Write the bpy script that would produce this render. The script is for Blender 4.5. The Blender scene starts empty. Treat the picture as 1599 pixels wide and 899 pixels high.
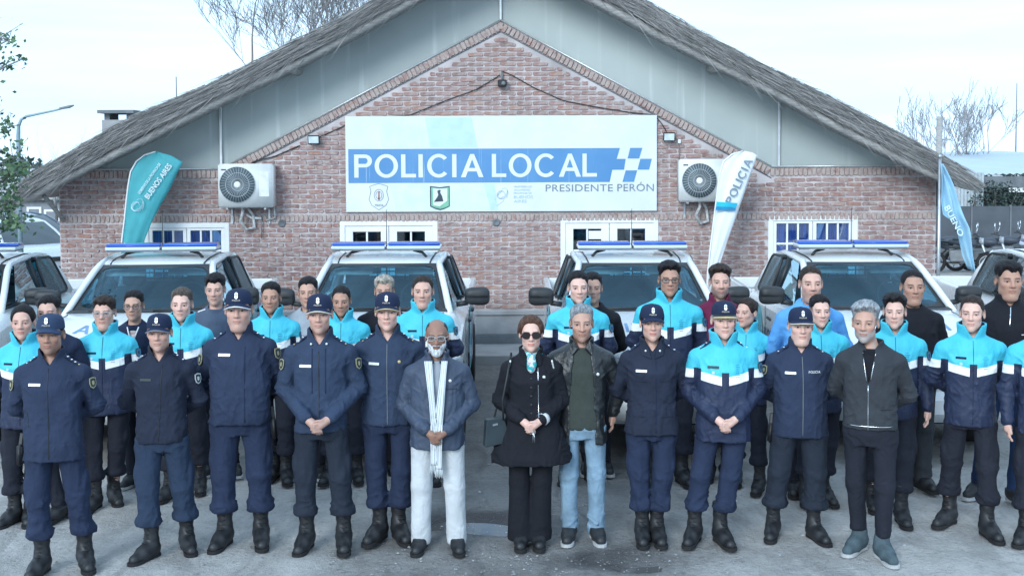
import bpy, bmesh, math, random
import numpy as np
from mathutils import Vector, Matrix, Euler

SC = bpy.context.scene
COL = SC.collection
R = math.radians
rnd = random.Random(11)

# ------------------------------------------------------------------ camera
IMG_W, IMG_H = 1599.0, 899.0
FPX = 1830.0                 # focal length in photograph pixels
HC = 2.83                    # camera height
PITCH = R(3.0)
HORIZON = 250.0
SH = math.tan(PITCH) - (449.5 - HORIZON) / FPX
ROLL = R(-0.25)
cam_d = bpy.data.cameras.new('camera')
cam = bpy.data.objects.new('camera', cam_d)
COL.objects.link(cam)
cam_d.sensor_width = 36.0
cam_d.lens = 36.0 * FPX / IMG_W
cam_d.shift_y = SH * FPX / IMG_W
cam_d.clip_end = 2000.0
cam_d.clip_start = 0.1
cam.location = (0, 0, HC)
CAM_M = Matrix.Rotation(R(90) - PITCH, 3, 'X') @ Matrix.Rotation(ROLL, 3, 'Z')
cam.rotation_euler = CAM_M.to_euler()
SC.camera = cam

def ray(px, py):
    return CAM_M @ Vector(((px - 799.5) / FPX, (449.5 - py) / FPX + SH, -1.0))
def W(px, py, Y):
    """world point seen at photo pixel (px,py) at depth Y"""
    d = ray(px, py)
    t = Y / d.y
    return Vector((d.x * t, Y, HC + d.z * t))
def G(px, py, z=0.0):
    d = ray(px, py)
    t = (z - HC) / d.z
    return Vector((d.x * t, d.y * t, z))

# ------------------------------------------------------------------ sky and light
SUN_EL, SUN_AZ = R(26), R(205)
world = bpy.data.worlds.new('World'); SC.world = world; world.use_nodes = True
wn = world.node_tree.nodes; wl = world.node_tree.links
for n in list(wn): wn.remove(n)
w_out = wn.new('ShaderNodeOutputWorld'); w_bg = wn.new('ShaderNodeBackground')
w_sky = wn.new('ShaderNodeTexSky'); w_sky.sky_type = 'NISHITA'; w_sky.sun_disc = False
w_sky.sun_elevation = SUN_EL; w_sky.sun_rotation = SUN_AZ
w_sky.air_density = 1.0; w_sky.dust_density = 2.0; w_sky.ozone_density = 2.0
# overcast: thin bright cloud laid over the blue, thinner and streaky toward the horizon
w_tc = wn.new('ShaderNodeTexCoord'); w_map = wn.new('ShaderNodeMapping')
w_map.inputs['Scale'].default_value = (1.0, 1.0, 9.0)
w_n = wn.new('ShaderNodeTexNoise'); w_n.inputs['Scale'].default_value = 3.2; w_n.inputs['Detail'].default_value = 6
w_r = wn.new('ShaderNodeMapRange'); w_r.inputs[1].default_value = 0.36; w_r.inputs[2].default_value = 0.62
w_r.inputs[3].default_value = 0.72; w_r.inputs[4].default_value = 1.0
w_mix = wn.new('ShaderNodeMix'); w_mix.data_type = 'RGBA'
w_mix.inputs[7].default_value = (6.9, 8.5, 10.4, 1)
w_bg.inputs['Strength'].default_value = 0.1
wl.new(w_tc.outputs['Generated'], w_map.inputs['Vector']); wl.new(w_map.outputs[0], w_n.inputs['Vector'])
wl.new(w_n.outputs[0], w_r.inputs[0]); wl.new(w_r.outputs[0], w_mix.inputs[0])
wl.new(w_sky.outputs[0], w_mix.inputs[6]); wl.new(w_mix.outputs[2], w_bg.inputs['Color']); wl.new(w_bg.outputs[0], w_out.inputs[0])

sun_d = bpy.data.lights.new('sun', 'SUN'); sun_d.energy = 1.5; sun_d.angle = R(25); sun_d.color = (1.0, 0.97, 0.93)
sun = bpy.data.objects.new('sun', sun_d); COL.objects.link(sun)
# the sun stands behind and left of the camera, high, veiled by cloud
sun.rotation_euler = Vector((0.38, 0.82, -0.44)).to_track_quat('-Z', 'Y').to_euler()
SC.view_settings.view_transform = 'Standard'; SC.view_settings.look = 'None'
SC.view_settings.gamma = 1.0; SC.view_settings.use_curve_mapping = False
SC.view_settings.exposure = 0.72
SC.view_settings.use_white_balance = True; SC.view_settings.white_balance_temperature = 5850; SC.view_settings.white_balance_tint = 3

# ------------------------------------------------------------------ node expression helper
class E:
    """socket or number with arithmetic that builds Math nodes"""
    def __init__(s, nt, v): s.nt, s.v = nt, v
    def _m(s, op, *a):
        n = s.nt.nodes.new('ShaderNodeMath'); n.operation = op
        for i, q in enumerate((s,) + a):
            q = q.v if isinstance(q, E) else q
            if isinstance(q, (int, float)): n.inputs[i].default_value = q
            else: s.nt.links.new(q, n.inputs[i])
        return E(s.nt, n.outputs[0])
    def __add__(s, o): return s._m('ADD', o)
    def __sub__(s, o): return s._m('SUBTRACT', o)
    def __mul__(s, o): return s._m('MULTIPLY', o)
    def __truediv__(s, o): return s._m('DIVIDE', o)
    def abs(s): return s._m('ABSOLUTE')
    def gt(s, o): return s._m('GREATER_THAN', o)
    def lt(s, o): return s._m('LESS_THAN', o)
    def mx(s, o): return s._m('MAXIMUM', o)
    def mn(s, o): return s._m('MINIMUM', o)
    def sin(s): return s._m('SINE')
    def frac(s): return s._m('FRACT')
    def inv(s): return E(s.nt, 1.0)._m('SUBTRACT', s)

MATS = {}
class MB_:
    """material under construction"""
    def __init__(s, name):
        s.m = bpy.data.materials.new(name); s.m.use_nodes = True
        s.nt = s.m.node_tree; s.N = s.nt.nodes; s.L = s.nt.links
        s.bs = s.N['Principled BSDF']; MATS[name] = s.m
        s._tc = None
    def tc(s, which='Object'):
        if s._tc is None: s._tc = s.N.new('ShaderNodeTexCoord')
        return s._tc.outputs[which]
    def xyz(s, which='Object'):
        n = s.N.new('ShaderNodeSeparateXYZ'); s.L.new(s.tc(which), n.inputs[0])
        return [E(s.nt, n.outputs[i]) for i in range(3)]
    def noise(s, scale, detail=4, rough=0.55, vec=None, stretch=None, which='Object', dist=0.0):
        n = s.N.new('ShaderNodeTexNoise'); n.inputs['Scale'].default_value = scale
        n.inputs['Detail'].default_value = detail; n.inputs['Roughness'].default_value = rough
        n.inputs['Distortion'].default_value = dist
        v = vec or s.tc(which)
        if stretch:
            m = s.N.new('ShaderNodeMapping'); m.inputs['Scale'].default_value = stretch
            s.L.new(v, m.inputs[0]); v = m.outputs[0]
        s.L.new(v, n.inputs['Vector'])
        return E(s.nt, n.outputs[0])
    def ramp(s, e, a, b, lo=0.0, hi=1.0):
        n = s.N.new('ShaderNodeMapRange'); n.interpolation_type = 'SMOOTHSTEP'
        s.L.new(e.v, n.inputs[0])
        for i, q in enumerate((a, b, lo, hi)): n.inputs[i + 1].default_value = q
        return E(s.nt, n.outputs[0])
    def mix(s, fac, a, b):
        n = s.N.new('ShaderNodeMix'); n.data_type = 'RGBA'
        if isinstance(fac, E): s.L.new(fac.v, n.inputs[0])
        else: n.inputs[0].default_value = fac
        for i, q in ((6, a), (7, b)):
            if isinstance(q, (tuple, list)): n.inputs[i].default_value = tuple(q)[:3] + (1,)
            else: s.L.new(q, n.inputs[i])
        return n.outputs[2]
    def scale(s, col, e):
        """multiply colour by a scalar"""
        n = s.N.new('ShaderNodeVectorMath'); n.operation = 'SCALE'
        if isinstance(col, (tuple, list)): n.inputs[0].default_value = tuple(col)[:3]
        else: s.L.new(col, n.inputs[0])
        s.L.new(e.v, n.inputs[3]); return n.outputs[0]
    def attr(s, name, out='Fac'):
        n = s.N.new('ShaderNodeAttribute'); n.attribute_name = name
        return n.outputs[out]
    def color(s, c):
        if isinstance(c, (tuple, list)): s.bs.inputs['Base Color'].default_value = tuple(c)[:3] + (1,)
        else: s.L.new(c, s.bs.inputs['Base Color'])
    def rough(s, r):
        if isinstance(r, E): s.L.new(r.v, s.bs.inputs['Roughness'])
        else: s.bs.inputs['Roughness'].default_value = r
    def bump(s, e, strength=0.3, dist=0.01):
        n = s.N.new('ShaderNodeBump'); n.inputs['Strength'].default_value = strength; n.inputs['Distance'].default_value = dist
        s.L.new(e.v, n.inputs['Height']); s.L.new(n.outputs[0], s.bs.inputs['Normal'])
    def set(s, **k):
        for q, v in k.items(): s.bs.inputs[q.replace('_', ' ')].default_value = v

def pm(name, c, rough=0.7, metal=0.0, var=0.15, vs=6.0, bump=0.15, bs=60.0, bd=0.004, spec=0.4, coat=0.0, stretch=None):
    """plain procedural material: colour with grain, dirt and fine relief"""
    if name in MATS: return MATS[name]
    b = MB_(name)
    n1 = b.noise(vs, 5, stretch=stretch)
    b.color(b.mix(b.ramp(n1, 0.3, 0.7), tuple(q * (1 - var) for q in c), tuple(min(1, q * (1 + var)) for q in c)))
    b.rough(b.ramp(n1, 0.25, 0.75, max(0.02, rough - 0.08), min(1, rough + 0.08)))
    b.set(Metallic=metal, Specular_IOR_Level=spec, Coat_Weight=coat, Coat_Roughness=0.05)
    if bump > 0: b.bump(b.noise(bs, 3), bump, bd)
    return b.m

# ------------------------------------------------------------------ object helpers
def link(name, me, mat=None, parent=None, loc=None, rot=None, sc=None):
    o = bpy.data.objects.new(name, me); COL.objects.link(o)
    if mat is not None and me is not None and not me.materials:
        for m in (mat if isinstance(mat, (list, tuple)) else [mat]): me.materials.append(m)
    if parent is not None: o.parent = parent
    if loc is not None: o.location = loc
    if rot is not None: o.rotation_euler = rot
    if sc is not None: o.scale = sc if isinstance(sc, (tuple, list, Vector)) else (sc, sc, sc)
    return o
def tag(o, label, cat, group=None):
    o['label'] = label; o['category'] = cat
    if group: o['group'] = group
    return o
def empty(name, loc=(0, 0, 0), rz=0.0):
    o = bpy.data.objects.new(name, None); COL.objects.link(o); o.location = loc; o.rotation_euler = (0, 0, rz)
    o.empty_display_size = 0.2
    return o
def copy_tree(o, parent=None):
    c = o.copy(); COL.objects.link(c)
    if parent is not None: c.parent = parent
    for ch in o.children: copy_tree(ch, c)
    return c
def mesh_np(name, V, Q, smooth=True, attrs=None):
    """V (n,3) Q (m,4)/(m,3) arrays -> mesh"""
    me = bpy.data.meshes.new(name)
    V = np.asarray(V, np.float32); Q = np.asarray(Q, np.int32)
    k = Q.shape[1]; m = len(Q)
    me.vertices.add(len(V)); me.vertices.foreach_set('co', V.ravel())
    me.loops.add(m * k); me.loops.foreach_set('vertex_index', Q.ravel())
    me.polygons.add(m); me.polygons.foreach_set('loop_start', np.arange(0, m * k, k, dtype=np.int32))
    me.polygons.foreach_set('loop_total', np.full(m, k, np.int32))
    if smooth: me.polygons.foreach_set('use_smooth', np.ones(m, bool))
    me.update(calc_edges=True)
    for an, (ty, arr) in (attrs or {}).items():
        a = me.attributes.new(an, ty, 'POINT')
        a.data.foreach_set('color' if ty == 'FLOAT_COLOR' else 'value', np.asarray(arr, np.float32).ravel())
    return me

class MB:
    """collects simple shapes into one mesh"""
    def __init__(s): s.v, s.f, s.mi, s.sm = [], [], [], []; s.cur = 0; s.smooth = False
    def add(s, V, F):
        o = len(s.v); s.v += [tuple(q) for q in V]
        for f in F: s.f.append([o + i for i in f]); s.mi.append(s.cur); s.sm.append(s.smooth)
    def box(s, lo, hi, M=None):
        x0, y0, z0 = lo; x1, y1, z1 = hi
        V = [Vector(q) for q in ((x0,y0,z0),(x1,y0,z0),(x1,y1,z0),(x0,y1,z0),(x0,y0,z1),(x1,y0,z1),(x1,y1,z1),(x0,y1,z1))]
        if M is not None: V = [M @ q for q in V]
        s.add(V, [(0,3,2,1),(4,5,6,7),(0,1,5,4),(1,2,6,5),(2,3,7,6),(3,0,4,7)])
    def cbox(s, c, d, M=None):
        s.box([c[i] - d[i] / 2 for i in range(3)], [c[i] + d[i] / 2 for i in range(3)], M)
    def tube(s, pts, r, n=8, cap=True, closed=False):
        pts = [Vector(p) for p in pts]; m = len(pts)
        rs = r if isinstance(r, (list, tuple)) else [r] * m
        V = []; up = None
        for i, p in enumerate(pts):
            if closed: t = pts[(i + 1) % m] - pts[i - 1]
            else: t = pts[min(i + 1, m - 1)] - pts[max(i - 1, 0)]
            t.normalize()
            if up is None: up = Vector((0, 0, 1)) if abs(t.z) < 0.9 else Vector((1, 0, 0))
            a = t.cross(up)
            if a.length < 1e-5: a = t.cross(Vector((1, 0.3, 0)))
            a.normalize(); b = a.cross(t); up = b
            V += [p + (a * math.cos(2 * math.pi * k / n) + b * math.sin(2 * math.pi * k / n)) * rs[i] for k in range(n)]
        F = []
        for i in range(m if closed else m - 1):
            j = (i + 1) % m
            F += [(i * n + k, i * n + (k + 1) % n, j * n + (k + 1) % n, j * n + k) for k in range(n)]
        if cap and not closed: F += [tuple(range(n))[::-1], tuple(range((m - 1) * n, m * n))]
        sm = s.smooth; s.smooth = True; s.add(V, F); s.smooth = sm
    def grid(s, P, closed_u=False):
        """P rows of points"""
        nu, nv = len(P), len(P[0]); V = [q for row in P for q in row]; F = []
        for i in range(nu if closed_u else nu - 1):
            for j in range(nv - 1):
                i2 = (i + 1) % nu
                F.append((i * nv + j, i2 * nv + j, i2 * nv + j + 1, i * nv + j + 1))
        s.add(V, F)
    def prism(s, poly, y0, y1, plane='xz'):
        """2D outline extruded along the remaining axis (poly counter-clockwise seen from -axis side)"""
        n = len(poly)
        def P(a, b, t):
            return (a, t, b) if plane == 'xz' else ((t, a, b) if plane == 'yz' else (a, b, t))
        V = [P(a, b, y0) for a, b in poly] + [P(a, b, y1) for a, b in poly]
        s.add(V, [tuple(range(n)), tuple(range(2 * n - 1, n - 1, -1))] + [(i, n + i, n + (i + 1) % n, (i + 1) % n) for i in range(n)])
    def lathe(s, prof, n=16, M=None, cap=True):
        """profile of (r,z) turned about z"""
        V = []
        for r, z in prof:
            V += [Vector((r * math.cos(2 * math.pi * k / n), r * math.sin(2 * math.pi * k / n), z)) for k in range(n)]
        if M is not None: V = [M @ q for q in V]
        m = len(prof)
        F = [(i * n + k, i * n + (k + 1) % n, (i + 1) * n + (k + 1) % n, (i + 1) * n + k) for i in range(m - 1) for k in range(n)]
        if cap: F += [tuple(range(n))[::-1], tuple(range((m - 1) * n, m * n))]
        sm = s.smooth; s.smooth = True; s.add(V, F); s.smooth = sm
    def mesh(s, name, fix=True):
        me = bpy.data.meshes.new(name); me.from_pydata(s.v, [], s.f)
        me.polygons.foreach_set('material_index', s.mi); me.polygons.foreach_set('use_smooth', s.sm)
        if fix:
            bm = bmesh.new(); bm.from_mesh(me); bmesh.ops.recalc_face_normals(bm, faces=bm.faces); bm.to_mesh(me); bm.free()
        me.update(); return me
    def build(s, name, mat, parent=None, bevel=0.0, seg=1, loc=None, rot=None, auto=None, fix=True):
        me = s.mesh(name, fix)
        if bevel > 0:
            bm = bmesh.new(); bm.from_mesh(me)
            bmesh.ops.bevel(bm, geom=[e for e in bm.edges if len(e.link_faces) == 2 and e.calc_face_angle(0) > 0.5], offset=bevel, segments=seg, affect='EDGES', clamp_overlap=True)
            bm.to_mesh(me); bm.free()
            if seg > 1: me.polygons.foreach_set('use_smooth', [True] * len(me.polygons))
        o = link(name, me, mat, parent, loc, rot)
        if auto: me.set_sharp_from_angle(angle=R(auto))
        return o

_txt_cache = {}
def text_mesh(body, size=1.0, extrude=0.002, align='CENTER', bold=0.0, spacing=1.0, sx=1.0, shear=0.0):
    key = (body, size, extrude, align, bold, spacing, sx, shear)
    if key in _txt_cache: return _txt_cache[key]
    c = bpy.data.curves.new('lettering', 'FONT'); c.body = body; c.size = size; c.extrude = extrude
    c.align_x = align; c.align_y = 'CENTER'; c.offset = bold; c.space_character = spacing; c.shear = shear
    c.resolution_u = 3
    o = bpy.data.objects.new('lettering', c); COL.objects.link(o)
    dg = bpy.context.evaluated_depsgraph_get(); dg.update()
    me = bpy.data.meshes.new_from_object(o.evaluated_get(dg))
    bpy.data.objects.remove(o); bpy.data.curves.remove(c)
    me.materials.clear()
    if sx != 1.0:
        for v in me.vertices: v.co.x *= sx
    _txt_cache[key] = me
    return me

# ------------------------------------------------------------------ signed-distance modelling
class SDF:
    def __init__(s, xs, ys, zs):
        s.xs, s.ys, s.zs = [np.asarray(q, np.float32) for q in (xs, ys, zs)]
        s.F = np.full((len(xs), len(ys), len(zs)), 0.5, np.float32)
    def sub(s, bb):
        (x0, y0, z0), (x1, y1, z1) = bb
        sl = []
        for a, lo, hi in ((s.xs, x0, x1), (s.ys, y0, y1), (s.zs, z0, z1)):
            sl.append(slice(max(0, int(np.searchsorted(a, lo)) - 1), min(len(a), int(np.searchsorted(a, hi)) + 1)))
        sl = tuple(sl)
        return sl, s.xs[sl[0]][:, None, None], s.ys[sl[1]][None, :, None], s.zs[sl[2]][None, None, :]
    def add(s, fn, bb, k=0.02, op='u'):
        sl, X, Y, Z = s.sub(bb)
        A = s.F[sl]
        if A.size == 0: return
        D = fn(X, Y, Z)
        if op == 'u':
            h = np.maximum(k - np.abs(A - D), 0) / k
            s.F[sl] = np.minimum(A, D) - h * h * k * 0.25
        else:
            D = -D; h = np.maximum(k - np.abs(A - D), 0) / k
            s.F[sl] = np.maximum(A, D) + h * h * k * 0.25
    def mesh(s, name, attrs=None, smooth=1):
        V, Q = surfnets(s.F, s.xs, s.ys, s.zs)
        for _ in range(smooth):
            S = np.zeros_like(V); C = np.zeros(len(V), np.float32)
            for a, b in ((0, 1), (1, 2), (2, 3), (3, 0)):
                np.add.at(S, Q[:, a], V[Q[:, b]]); np.add.at(S, Q[:, b], V[Q[:, a]])
                np.add.at(C, Q[:, a], 1); np.add.at(C, Q[:, b], 1)
            V = V * 0.55 + 0.45 * S / np.maximum(C, 1)[:, None]
        return V, Q
def surfnets(F, xs, ys, zs):
    S = F < 0
    c = S[:-1, :-1, :-1].astype(np.int8)
    for dx in (0, 1):
        for dy in (0, 1):
            for dz in (0, 1):
                if dx or dy or dz:
                    c = c + S[dx:S.shape[0] - 1 + dx, dy:S.shape[1] - 1 + dy, dz:S.shape[2] - 1 + dz]
    act = (c > 0) & (c < 8)
    ijk = np.argwhere(act); n = len(ijk)
    idx = np.full(act.shape, -1, np.int32); idx[act] = np.arange(n)
    cor = np.array([(a, b, d) for a in (0, 1) for b in (0, 1) for d in (0, 1)])
    val = np.stack([F[ijk[:, 0] + a, ijk[:, 1] + b, ijk[:, 2] + d] for a, b, d in cor], 1)
    P = np.zeros((n, 3), np.float32); cnt = np.zeros(n, np.float32)
    for i in range(8):
        for j in range(i + 1, 8):
            if np.abs(cor[i] - cor[j]).sum() == 1:
                a, b = val[:, i], val[:, j]
                m = (a < 0) != (b < 0)
                t = np.where(m, a / np.where(m, a - b, 1), 0)
                P += np.where(m[:, None], cor[i][None] + t[:, None] * (cor[j] - cor[i])[None], 0); cnt += m
    P /= cnt[:, None]
    out = np.empty((n, 3), np.float32)
    for ax, arr in enumerate((xs, ys, zs)):
        a0 = arr[ijk[:, ax]]; a1 = arr[ijk[:, ax] + 1]
        out[:, ax] = a0 + (a1 - a0) * P[:, ax]
    Q = []
    for ax in range(3):
        a = [slice(1, -1)] * 3; b = [slice(1, -1)] * 3
        a[ax] = slice(0, -1); b[ax] = slice(1, None)
        A, B = S[tuple(a)], S[tuple(b)]
        for flip in (False, True):
            e = np.argwhere((A & ~B) if not flip else (~A & B))
            if len(e) == 0: continue
            off = [1, 1, 1]; off[ax] = 0
            e = e + np.array(off)
            u, v = [(1, 2), (2, 0), (0, 1)][ax]
            du = np.zeros(3, int); du[u] = 1; dv = np.zeros(3, int); dv[v] = 1
            g = lambda q: idx[q[:, 0], q[:, 1], q[:, 2]]
            q4 = np.stack([g(e - du - dv), g(e - dv), g(e), g(e - du)], 1)
            Q.append(q4[:, ::-1] if flip else q4)
    return out, np.concatenate(Q)
def rc(a, b, ra, rb):
    """round cone"""
    a = np.array(a, np.float32); b = np.array(b, np.float32); d = b - a; L2 = float(d @ d)
    def f(X, Y, Z):
        t = ((X - a[0]) * d[0] + (Y - a[1]) * d[1] + (Z - a[2]) * d[2]) / L2
        t = np.clip(t, 0, 1)
        return np.sqrt((X - a[0] - t * d[0]) ** 2 + (Y - a[1] - t * d[1]) ** 2 + (Z - a[2] - t * d[2]) ** 2) - (ra + (rb - ra) * t)
    m = max(ra, rb) + 0.045
    return f, (np.minimum(a, b) - m, np.maximum(a, b) + m)
def ell(c, r):
    def f(X, Y, Z):
        x, y, z = (X - c[0]) / r[0], (Y - c[1]) / r[1], (Z - c[2]) / r[2]
        k0 = np.sqrt(x * x + y * y + z * z)
        k1 = np.sqrt((x / r[0]) ** 2 + (y / r[1]) ** 2 + (z / r[2]) ** 2)
        return k0 * (k0 - 1) / np.maximum(k1, 1e-6)
    c = np.array(c); r = np.array(r)
    return f, (c - r - 0.045, c + r + 0.045)
def loft(zs, A, B, C, p=2.3, z0=None, z1=None):
    """stack of super-ellipses: half width A, half depth B, centre y C at heights zs"""
    zs, A, B, C = [np.array(q, np.float32) for q in (zs, A, B, C)]
    z0 = zs[0] if z0 is None else z0; z1 = zs[-1] if z1 is None else z1
    def f(X, Y, Z):
        z = Z.ravel(); a = np.interp(z, zs, A).astype(np.float32)[None, None]; b = np.interp(z, zs, B).astype(np.float32)[None, None]; c = np.interp(z, zs, C).astype(np.float32)[None, None]
        q = (np.abs(X / a) ** p + np.abs((Y - c) / b) ** p) ** (1 / p)
        d = (q - 1) * np.minimum(a, b)
        return np.maximum(np.maximum(d, z0 - Z), Z - z1)
    return f, ((-A.max() - .05, (C - B).min() - .05, z0 - .05), (A.max() + .05, (C + B).max() + .05, z1 + .05))
def axis(*segs):
    """piecewise spacing: (start, stop, step)..."""
    out = []
    for a, b, st in segs:
        n = max(1, int(round((b - a) / st))); out.append(np.linspace(a, b, n, endpoint=False))
    out.append([segs[-1][1]])
    return np.concatenate(out).astype(np.float32)
# ================================================================== materials of the place
def mat_dirt():
    b = MB_('dirt'); x, y, z = b.xyz()
    n1 = b.noise(0.35, 6, 0.6); n2 = b.noise(3.0, 7, 0.65); n3 = b.noise(28, 5, 0.7)
    # damp trodden strip running up the middle of the yard
    cx = (x - 0.15).abs() + (n1 - 0.5) * 2.4
    damp = b.ramp(cx, 1.9, 0.6)
    near = b.ramp(y + (n1 - 0.5) * 3.0 + (x - .2).abs() * 0.75, 9.6, 8.0) * 0.85
    damp = damp.mx(near)
    dry = b.mix(b.ramp(n2, 0.3, 0.72), (0.44, 0.43, 0.415), (0.57, 0.56, 0.545))
    dry = b.mix(b.ramp(n3, 0.55, 0.75) * 0.6, dry, (0.19, 0.185, 0.18))
    wet = b.mix(b.ramp(n2, 0.3, 0.7), (0.21, 0.207, 0.203), (0.29, 0.287, 0.282))
    pud = E(b.nt, 0.0)
    for (qx, qy, rr) in ((-.24, 9.05, .55), (.83, 8.2, .5)):
        dd = ((x - qx) * (x - qx) * .6 + (y - qy) * (y - qy) * 1.6)._m('SQRT') + (n2 - .5) * .25
        pud = b.ramp(dd, rr, rr * .45).mx(pud)
    trk = b.noise(1.6, 5, .7, stretch=(1.0, .35, 1), dist=1.5); blot = b.noise(7.5, 6, .75, dist=.6)
    dry = b.mix(b.ramp(trk, .46, .62) * .45, dry, (.235, .23, .225)); dry = b.mix(b.ramp(blot, .58, .70) * .5, dry, (.60, .595, .585)); dry = b.mix(b.ramp(blot, .42, .30) * .45, dry, (.20, .195, .19))
    wet = b.mix(b.ramp(blot, .55, .72) * .6, wet, (.31, .31, .31)); wet = b.mix(b.ramp(trk, .5, .66) * .6, wet, (.115, .115, .118)); wet = b.mix(pud, wet, (.085, .085, .09))
    sp1 = b.noise(55, 4, .7); sp2 = b.noise(19, 5, .75, dist=.4)
    dry = b.mix(b.ramp(sp2, .52, .68) * .42, dry, (.25, .245, .24)); dry = b.mix(b.ramp(sp1, .60, .72) * .5, dry, (.62, .615, .60)); wet = b.mix(b.ramp(sp1, .58, .70) * .55, wet, (.36, .36, .355)); wet = b.mix(b.ramp(sp2, .52, .66) * .5, wet, (.10, .10, .102))
    col = b.mix(damp, dry, wet)
    b.color(col); b.rough(b.ramp(damp.mx(pud * 1.0), 0.0, 1.0, 0.95, 0.55) - pud * .3)
    h = n2 * 0.6 + blot * .7 + sp2 * .6 + n3 * 0.5 + b.noise(90, 3) * 0.25
    b.bump(h, 1.0, 0.045); b.set(Specular_IOR_Level=0.3)
    return b.m
M_dirt = mat_dirt()
def mat_brick(name='brick', smear=.85, lo=.38):
    b = MB_(name); oi = b.N.new('ShaderNodeObjectInfo')
    r = (E(b.nt, oi.outputs['Random']) * 3.7 + E(b.nt, b.attr('rb'))).frac()
    cr = b.N.new('ShaderNodeValToRGB'); b.L.new(r.v, cr.inputs[0])
    el = cr.color_ramp.elements; el[0].position = 0; el[0].color = (0.235, 0.155, 0.14, 1)
    el[1].position = 1; el[1].color = (0.36, 0.20, 0.155, 1)
    for p, c in ((0.2, (0.26, 0.16, 0.155)), (0.45, (0.31, 0.185, 0.17)), (0.65, (0.34, 0.225, 0.21)), (0.85, (0.31, 0.165, 0.14))):
        e = el.new(p); e.color = c + (1,)
    n = b.noise(14, 6, 0.65, which='Object'); n2 = b.noise(60, 4)
    c = b.mix(b.ramp(n, lo, lo + .30) * smear, cr.outputs[0], (0.44, 0.375, 0.345))
    c = b.mix(b.ramp(n2, 0.55, 0.8) * 0.5, c, (0.15, 0.10, 0.10))
    b.color(c); b.rough(0.9); b.bump(n * 0.6 + n2, 0.5, 0.008); b.set(Specular_IOR_Level=0.2)
    return b.m
M_brick = mat_brick(); M_brick_pale = mat_brick('brick_smeared', .95, .28)
M_mortar = pm('mortar', (0.47, 0.43, 0.43), 0.95, var=0.22, vs=2.2, bump=0.6, bs=40, bd=0.012)
M_cement = pm('cement_render', (0.33, 0.335, 0.345), 0.9, var=0.18, vs=2.5, bump=0.3, bs=25)
M_cement_dk = pm('damp_cement', (0.16, 0.175, 0.19), 0.8, var=0.2, vs=3, bump=0.3, bs=25)
M_slab = pm('concrete_slab', (0.36, 0.36, 0.36), 0.9, var=0.15, vs=2.5, bump=0.25, bs=30)
def mat_panel():
    b = MB_('painted_panel'); x, y, z = b.xyz()
    n = b.noise(0.6, 4); st = b.noise(3.0, 5, stretch=(2.2, 1, 0.10)); fine = b.noise(9, 5, stretch=(3, 1, .3))
    c = b.mix(b.ramp(n, 0.3, 0.7), (0.35, 0.39, 0.38), (0.43, 0.475, 0.46))
    c = b.mix(b.ramp(st, 0.56, 0.75) * 0.5, c, (0.66, 0.70, 0.70))
    c = b.mix(b.ramp(fine, 0.6, 0.8) * 0.35, c, (0.34, 0.39, 0.39))
    b.color(c); b.rough(0.55); b.bump(n, 0.15, 0.03); return b.m
M_panel = mat_panel()
def mat_thatch():
    b = MB_('thatch'); n = b.noise(5, 6, 0.7, stretch=(1, 1, 1)); n2 = b.noise(40, 5, 0.7, stretch=(1, .3, 1))
    c = b.mix(b.ramp(n, 0.3, 0.7), (0.19, 0.185, 0.18), (0.33, 0.32, 0.31))
    c = b.mix(b.ramp(n2, 0.5, 0.75), c, (0.42, 0.40, 0.38))
    b.color(c); b.rough(0.95); b.bump(n2 + n * 0.5, 0.9, 0.03); b.set(Specular_IOR_Level=0.15); return b.m
M_thatch = mat_thatch()
def mat_straw():
    b = MB_('straw'); b.color(b.mix(E(b.nt, b.attr('lr')), (.13, .13, .13), (.45, .44, .43))); b.rough(.9); b.set(Specular_IOR_Level=.15); return b.m
M_straw = mat_straw()
M_wood = pm('weathered_wood', (0.33, 0.32, 0.305), 0.85, var=0.25, vs=8, bump=0.4, bs=30, stretch=(1, 1, 6))
M_white = pm('white_paint', (0.78, 0.79, 0.79), 0.45, var=0.05, vs=3, bump=0.05)
M_trim = pm('trim_metal', (0.62, 0.64, 0.65), 0.35, metal=0.6, var=0.1)
M_black = pm('black_plastic', (0.025, 0.027, 0.03), 0.5, var=0.2)
M_rubber = pm('rubber', (0.02, 0.02, 0.021), 0.85, var=0.3, bump=0.3)
M_grey = pm('grey_plastic', (0.18, 0.19, 0.2), 0.5)
M_steel = pm('galvanised_steel', (0.48, 0.5, 0.52), 0.4, metal=0.8, var=0.15)
M_curtain = pm('blue_curtain', (0.06, 0.14, 0.52), 0.8, var=0.35, vs=9, bump=0.5, bs=14, bd=0.02, stretch=(6, 1, .2))
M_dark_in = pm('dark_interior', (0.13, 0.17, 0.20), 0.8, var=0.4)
def mat_glass(name, tint, rough=0.03, alpha=0.35, tr=(.62, .74, .78), gl=(1, 1, 1)):
    b = MB_(name); b.color(tint); b.rough(rough); b.set(Specular_IOR_Level=0.6, Alpha=1.0)
    t = b.N.new('ShaderNodeBsdfTransparent'); t.inputs[0].default_value = tuple(tr) + (1,)
    g = b.N.new('ShaderNodeBsdfGlossy'); g.inputs['Roughness'].default_value = rough; g.inputs['Color'].default_value = tuple(gl) + (1,)
    f = b.N.new('ShaderNodeFresnel'); f.inputs[0].default_value = 1.5
    mx = b.N.new('ShaderNodeMixShader'); b.L.new((E(b.nt, f.outputs[0]) * (1.25 if alpha < .4 else .85) + alpha * 0.10).v, mx.inputs[0])
    b.L.new(t.outputs[0], mx.inputs[1]); b.L.new(g.outputs[0], mx.inputs[2])
    out = b.N['Material Output']; b.L.new(mx.outputs[0], out.inputs['Surface']); return b.m
M_glass = mat_glass('window_glass', (0.5, 0.6, 0.65), alpha=.8, tr=(.86, .9, .92))
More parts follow.
